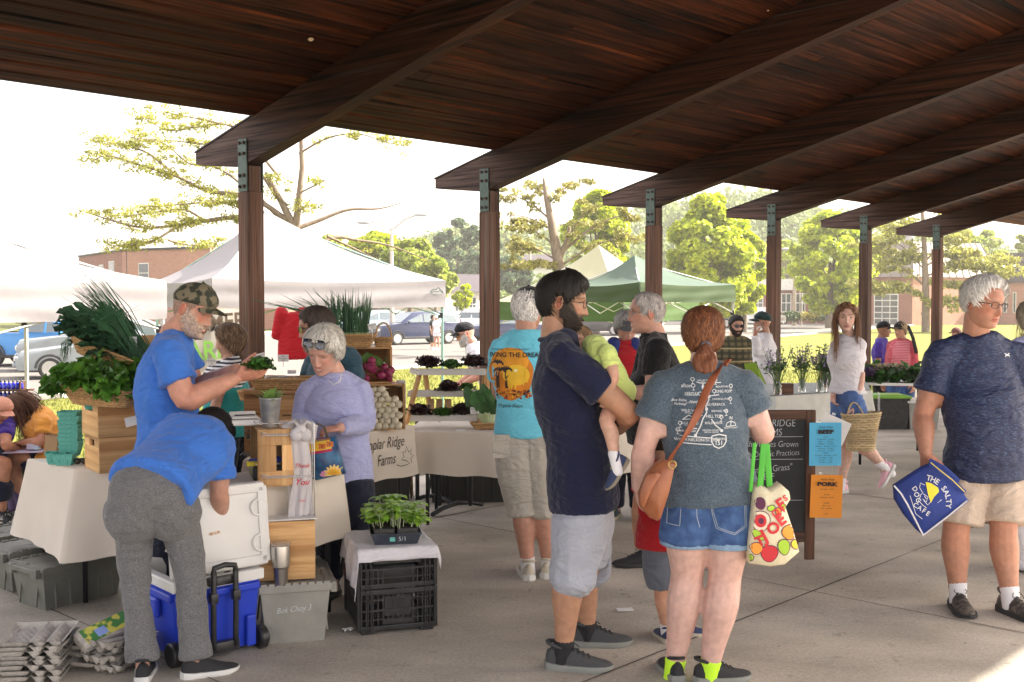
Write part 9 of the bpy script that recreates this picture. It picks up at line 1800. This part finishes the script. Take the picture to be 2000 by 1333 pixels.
for k,(px,pt,hw,Y,lab)in enumerate(((895,425,34,135,'tall bluish pine left of the second post'),(925,440,30,130,'bluish pine close to the second post'),(862,455,26,138,'shorter bluish pine on the ridge'),(965,470,34,130,'bluish pine behind the second post'),(1000,500,40,120,'dark round tree right of the second post'))):dtree(px,pt,570,hw,Y,lab,PINEB,60+k,'bluish pines on the ridge',n=50,per=110,leaf=.36)
def pine(label,trunk,branches,Y,seed,leaf=.10,tufts=22,per=60,rad=.35,fm=None,gz=-.7,jitter=.25):
 b=P(*trunk[0][0][0],Y);t=empty('pine_tree',(b.x,Y,gz),label,'tree','sparse pines');R=random.Random(seed);m=MB()
 for pl,(r0,r1)in trunk:
  pts=[P(a,c_,Y)for a,c_ in pl];n=len(pts);m.tube(pts,[r0+(r1-r0)*i/(n-1)for i in range(n)],8)
 tr=m.build('trunk',PBARK,t,smooth=True);m=MB();cl=[]
 for br in branches:
  pts,w,dens=br[0],br[1],br[2]if len(br)>2 else 1.;dy=R.uniform(-1.5,1.5);n=len(pts);q=[P(a,c_,Y+dy*i/(n-1))for i,(a,c_)in enumerate(pts)];q=[V(x[:3])for x in cr([list(p)for p in q],4)];nn=len(q);m.tube(q,[w*(1-.85*i/(nn-1))for i in range(nn)],6)
  L=sum((q[i+1]-q[i]).length for i in range(nn-1))
  for k in range(int(L*tufts*dens)):
   u=R.uniform(.12,1)**.8;i=min(int(u*(nn-1)),nn-2);p=q[i].lerp(q[i+1],u*(nn-1)-i);o=V([max(-1.5*jitter,min(1.5*jitter,R.gauss(0,jitter)))for _ in range(2)]+[R.gauss(.02,jitter*.35)])*(.4+.8*u);cl.append(p+o)
   if R.random()<.25:m.tube([p,p+o*.9],.010,3)
 m.build('branches',PBARK,tr,smooth=True)
 pp=clump_points([tuple(c)for c in cl],per,rad,seed,.45);v,f=leaves(pp,leaf,seed,2.6,curl=.1);mesh_thing('crown',v,f,fm or PINEG,None,t,smooth=False);return t
pine('big sparse yellow green pine behind the white canopies',[([(600,600),(592,500),(572,440),(545,385),(520,340)],(.15,.05)),([(592,500),(560,440),(500,380)],(.08,.04)),([(577,450),(583,400),(590,330),(588,270),(592,200)],(.10,.035))],[([(560,430),(500,390),(440,378),(400,372),(345,345),(280,325),(215,305),(185,312)],.07,1.3),([(345,345),(290,300),(240,285),(200,275)],.04,1.4),([(500,385),(430,330),(370,320),(320,280),(260,270)],.04,.9),([(540,385),(470,290),(400,282),(330,275),(255,270)],.04,.9),([(540,340),(460,250),(390,248),(330,255),(268,225)],.04,.8),([(470,250),(400,235),(350,225),(300,215)],.03,.7),([(590,500),(520,440),(470,425),(400,432),(350,440),(280,445),(215,430),(170,415)],.08,1.1),([(350,440),(300,470),(250,480),(215,480)],.04,1.5),([(400,432),(360,410),(300,415),(240,425)],.04,1.2),([(560,440),(480,400),(420,395),(350,400),(280,405)],.05,1.3),([(330,470),(380,480),(430,470)],.03,1.2),([(585,300),(640,270),(700,262),(760,280),(800,285)],.03,.8),([(580,380),(620,360),(640,350)],.03,.6),([(560,400),(540,380),(530,350)],.04,1.4),([(575,420),(600,400),(610,380)],.03,1.3),([(570,450),(620,432),(680,410),(740,408),(790,395)],.07,.02),([(600,500),(650,465),(700,470),(760,480),(840,510)],.06,.10),([(640,462),(700,490),(760,520)],.04,.08)],27.5,3,leaf=.034,tufts=12,per=30,rad=.19,jitter=.22)
pine('pale half bare pine behind the lime canopy',[([(1105,600),(1092,520),(1078,440),(1066,380),(1062,350)],(.30,.05)),([(1090,510),(1108,470),(1112,445)],(.14,.07))],[([(1075,430),(1040,400),(1010,385),(985,375)],.05,.5),([(1070,400),(1095,375),(1115,362),(1140,352)],.05,.6),([(1080,450),(1030,425),(990,420)],.05,.5),([(1085,480),(1040,450),(1000,445),(980,460)],.05,.7),([(1090,500),(1150,450),(1200,425),(1240,420)],.07,.35),([(1095,520),(1160,480),(1220,465),(1250,470)],.06,.45),([(1090,510),(1030,480),(985,490)],.05,.9),([(1092,525),(1040,515),(990,520)],.05,1.0),([(1070,390),(1050,365),(1040,350)],.04,.5),([(1095,500),(1130,430),(1170,400)],.05,.4),([(1098,540),(1150,520),(1200,500)],.05,.7)],47,5,leaf=.09,tufts=6,per=40,rad=.34,jitter=.35,fm=mat('pale_pine_foliage',(.19,.20,.04),.6,.2,3,col2=(.34,.30,.09),trans=.35,island=.4))
pine('yellow green pine around the sixth post',[([(1808,652),(1808,560),(1806,500),(1803,430),(1800,400)],(.32,.10))],[([(1808,560),(1760,520),(1720,490),(1690,480)],.10,.9),([(1808,530),(1760,480),(1720,455)],.06,.8),([(1808,510),(1850,470),(1890,460)],.08,.6),([(1806,460),(1760,440),(1720,445)],.06,.8),([(1806,450),(1850,430),(1880,420)],.06,.8),([(1808,580),(1760,565),(1720,560),(1700,558)],.07,1.6),([(1808,540),(1870,520),(1930,520),(1965,530)],.08,1.7),([(1808,520),(1860,495),(1920,500),(1955,515)],.07,1.6),([(1808,590),(1830,585),(1850,600)],.05,1.0),([(1810,545),(1840,560),(1860,550)],.05,.6),([(1806,480),(1770,500),(1740,530)],.05,.8)],80,6,leaf=.16,tufts=5.5,per=40,rad=.55,jitter=.6)
def hillz(x,y):
 d=max(0,(y-135)/120);px=x/y*FPX+1000;h=np.interp(px,[0,400,700,900,1000,1150,1300,1450,1600,1750,1900,2100],[4,6,8,15,14,15,21,23,19,15,11,7]);s=min(1,d);return-.8+h*s*s*(3-2*s)*1.0
xs=np.linspace(-240,260,70);ys=np.linspace(130,420,30);v=[(x,y,hillz(x,y)-(0 if y<255 else(y-255)*.03))for y in ys for x in xs];f=np.array([(j*70+i,j*70+i+1,(j+1)*70+i+1,(j+1)*70+i)for j in range(29)for i in range(69)]);o=mesh_thing('hills',np.array(v),f,mat('forest_floor',(.05,.075,.025),1.),(0,0,0));struct(o)
R=np.random.RandomState(2);cl=[]
while len(cl)<900:
 y=138+R.rand()*122;px=520+R.rand()*1500;x=(px-1000)/FPX*y;cl.append((x,y,hillz(x,y)+1.0+R.rand()*2.2))
p=clump_points(cl,95,2.6,3,.9,shell=True);v,f=leaves(p,.75,4,1.2,jit=.8,flat=.2);o=mesh_thing('far_wood',v,f,HILLF,(0,200,5),smooth=False);tag(o,'hazy wooded hillside filling the background between the posts','wood',kind='stuff')
m=MB();R=random.Random(14)
for k in range(150):
 q=UQ(R.uniform(-3,9),R.uniform(-.3,7.5),.006);a=R.random()*6.28;s=R.uniform(.004,.012);m.add([q+V((s*math.cos(a),s*math.sin(a),0)),q+V((-s*.4*math.sin(a),s*.4*math.cos(a),.002)),q-V((s*math.cos(a),s*math.sin(a),0)),q+V((s*.4*math.sin(a),-s*.4*math.cos(a),.001))],[(0,1,2,3)])
o=m.thing('pavement_litter',mat('dry_leaf_crumb',(.04,.03,.02),1.),(0,5,0),'scattered crumbs of dry leaf and dirt on the concrete','litter',kind='stuff')
n=60000;R=np.random.RandomState(6);a=R.rand(n)*34-6;b=2.7+R.rand(n)**1.3*22;px_=P0.x+UU.x*a+WW.x*b;py_=P0.y+UU.y*a+WW.y*b;s1=(px_+10.9)*nr.x+(py_-26)*nr.y;k=s1<-.1;px_,py_=px_[k],py_[k];n=len(px_)
bz=np.array([gh(x,y)for x,y in zip(px_,py_)]);h=.04+.05*R.rand(n);w_=.010+.006*R.rand(n);an=R.rand(n)*3.14;lx,ly=R.normal(size=n)*.02,R.normal(size=n)*.02
v=np.stack([np.stack([px_-w_*np.cos(an),py_-w_*np.sin(an),bz],1),np.stack([px_+w_*np.cos(an),py_+w_*np.sin(an),bz],1),np.stack([px_+lx+w_*.2,py_+ly,bz+h],1),np.stack([px_+lx-w_*.2,py_+ly,bz+h],1)],1).reshape(-1,3);f=np.arange(n*4).reshape(n,4)
o=mesh_thing('grass',v,f,mat('lawn_grass',(.11,.135,.018),.7,.2,2,col2=(.21,.21,.036),trans=.3,island=.4),(0,15,-.3),smooth=False);tag(o,'short dry yellow green lawn grass between the pavilion and the street','grass',kind='stuff')
hm=bpy.data.materials.new('haze');hm.use_nodes=True;nt=hm.node_tree;nt.nodes.clear();pv=nt.nodes.new('ShaderNodeVolumePrincipled');pv.inputs['Density'].default_value=HAZE;pv.inputs['Color'].default_value=(.98,.93,.88,1);pv.inputs['Anisotropy'].default_value=.3;ou=nt.nodes.new('ShaderNodeOutputMaterial');nt.links.new(pv.outputs[0],ou.inputs['Volume'])
m=MB();m.box((0,150,22),(1900,1200,50));o=m.thing('haze',hm,(0,0,0),'thin warm summer haze filling the air over the whole place','haze',kind='stuff')
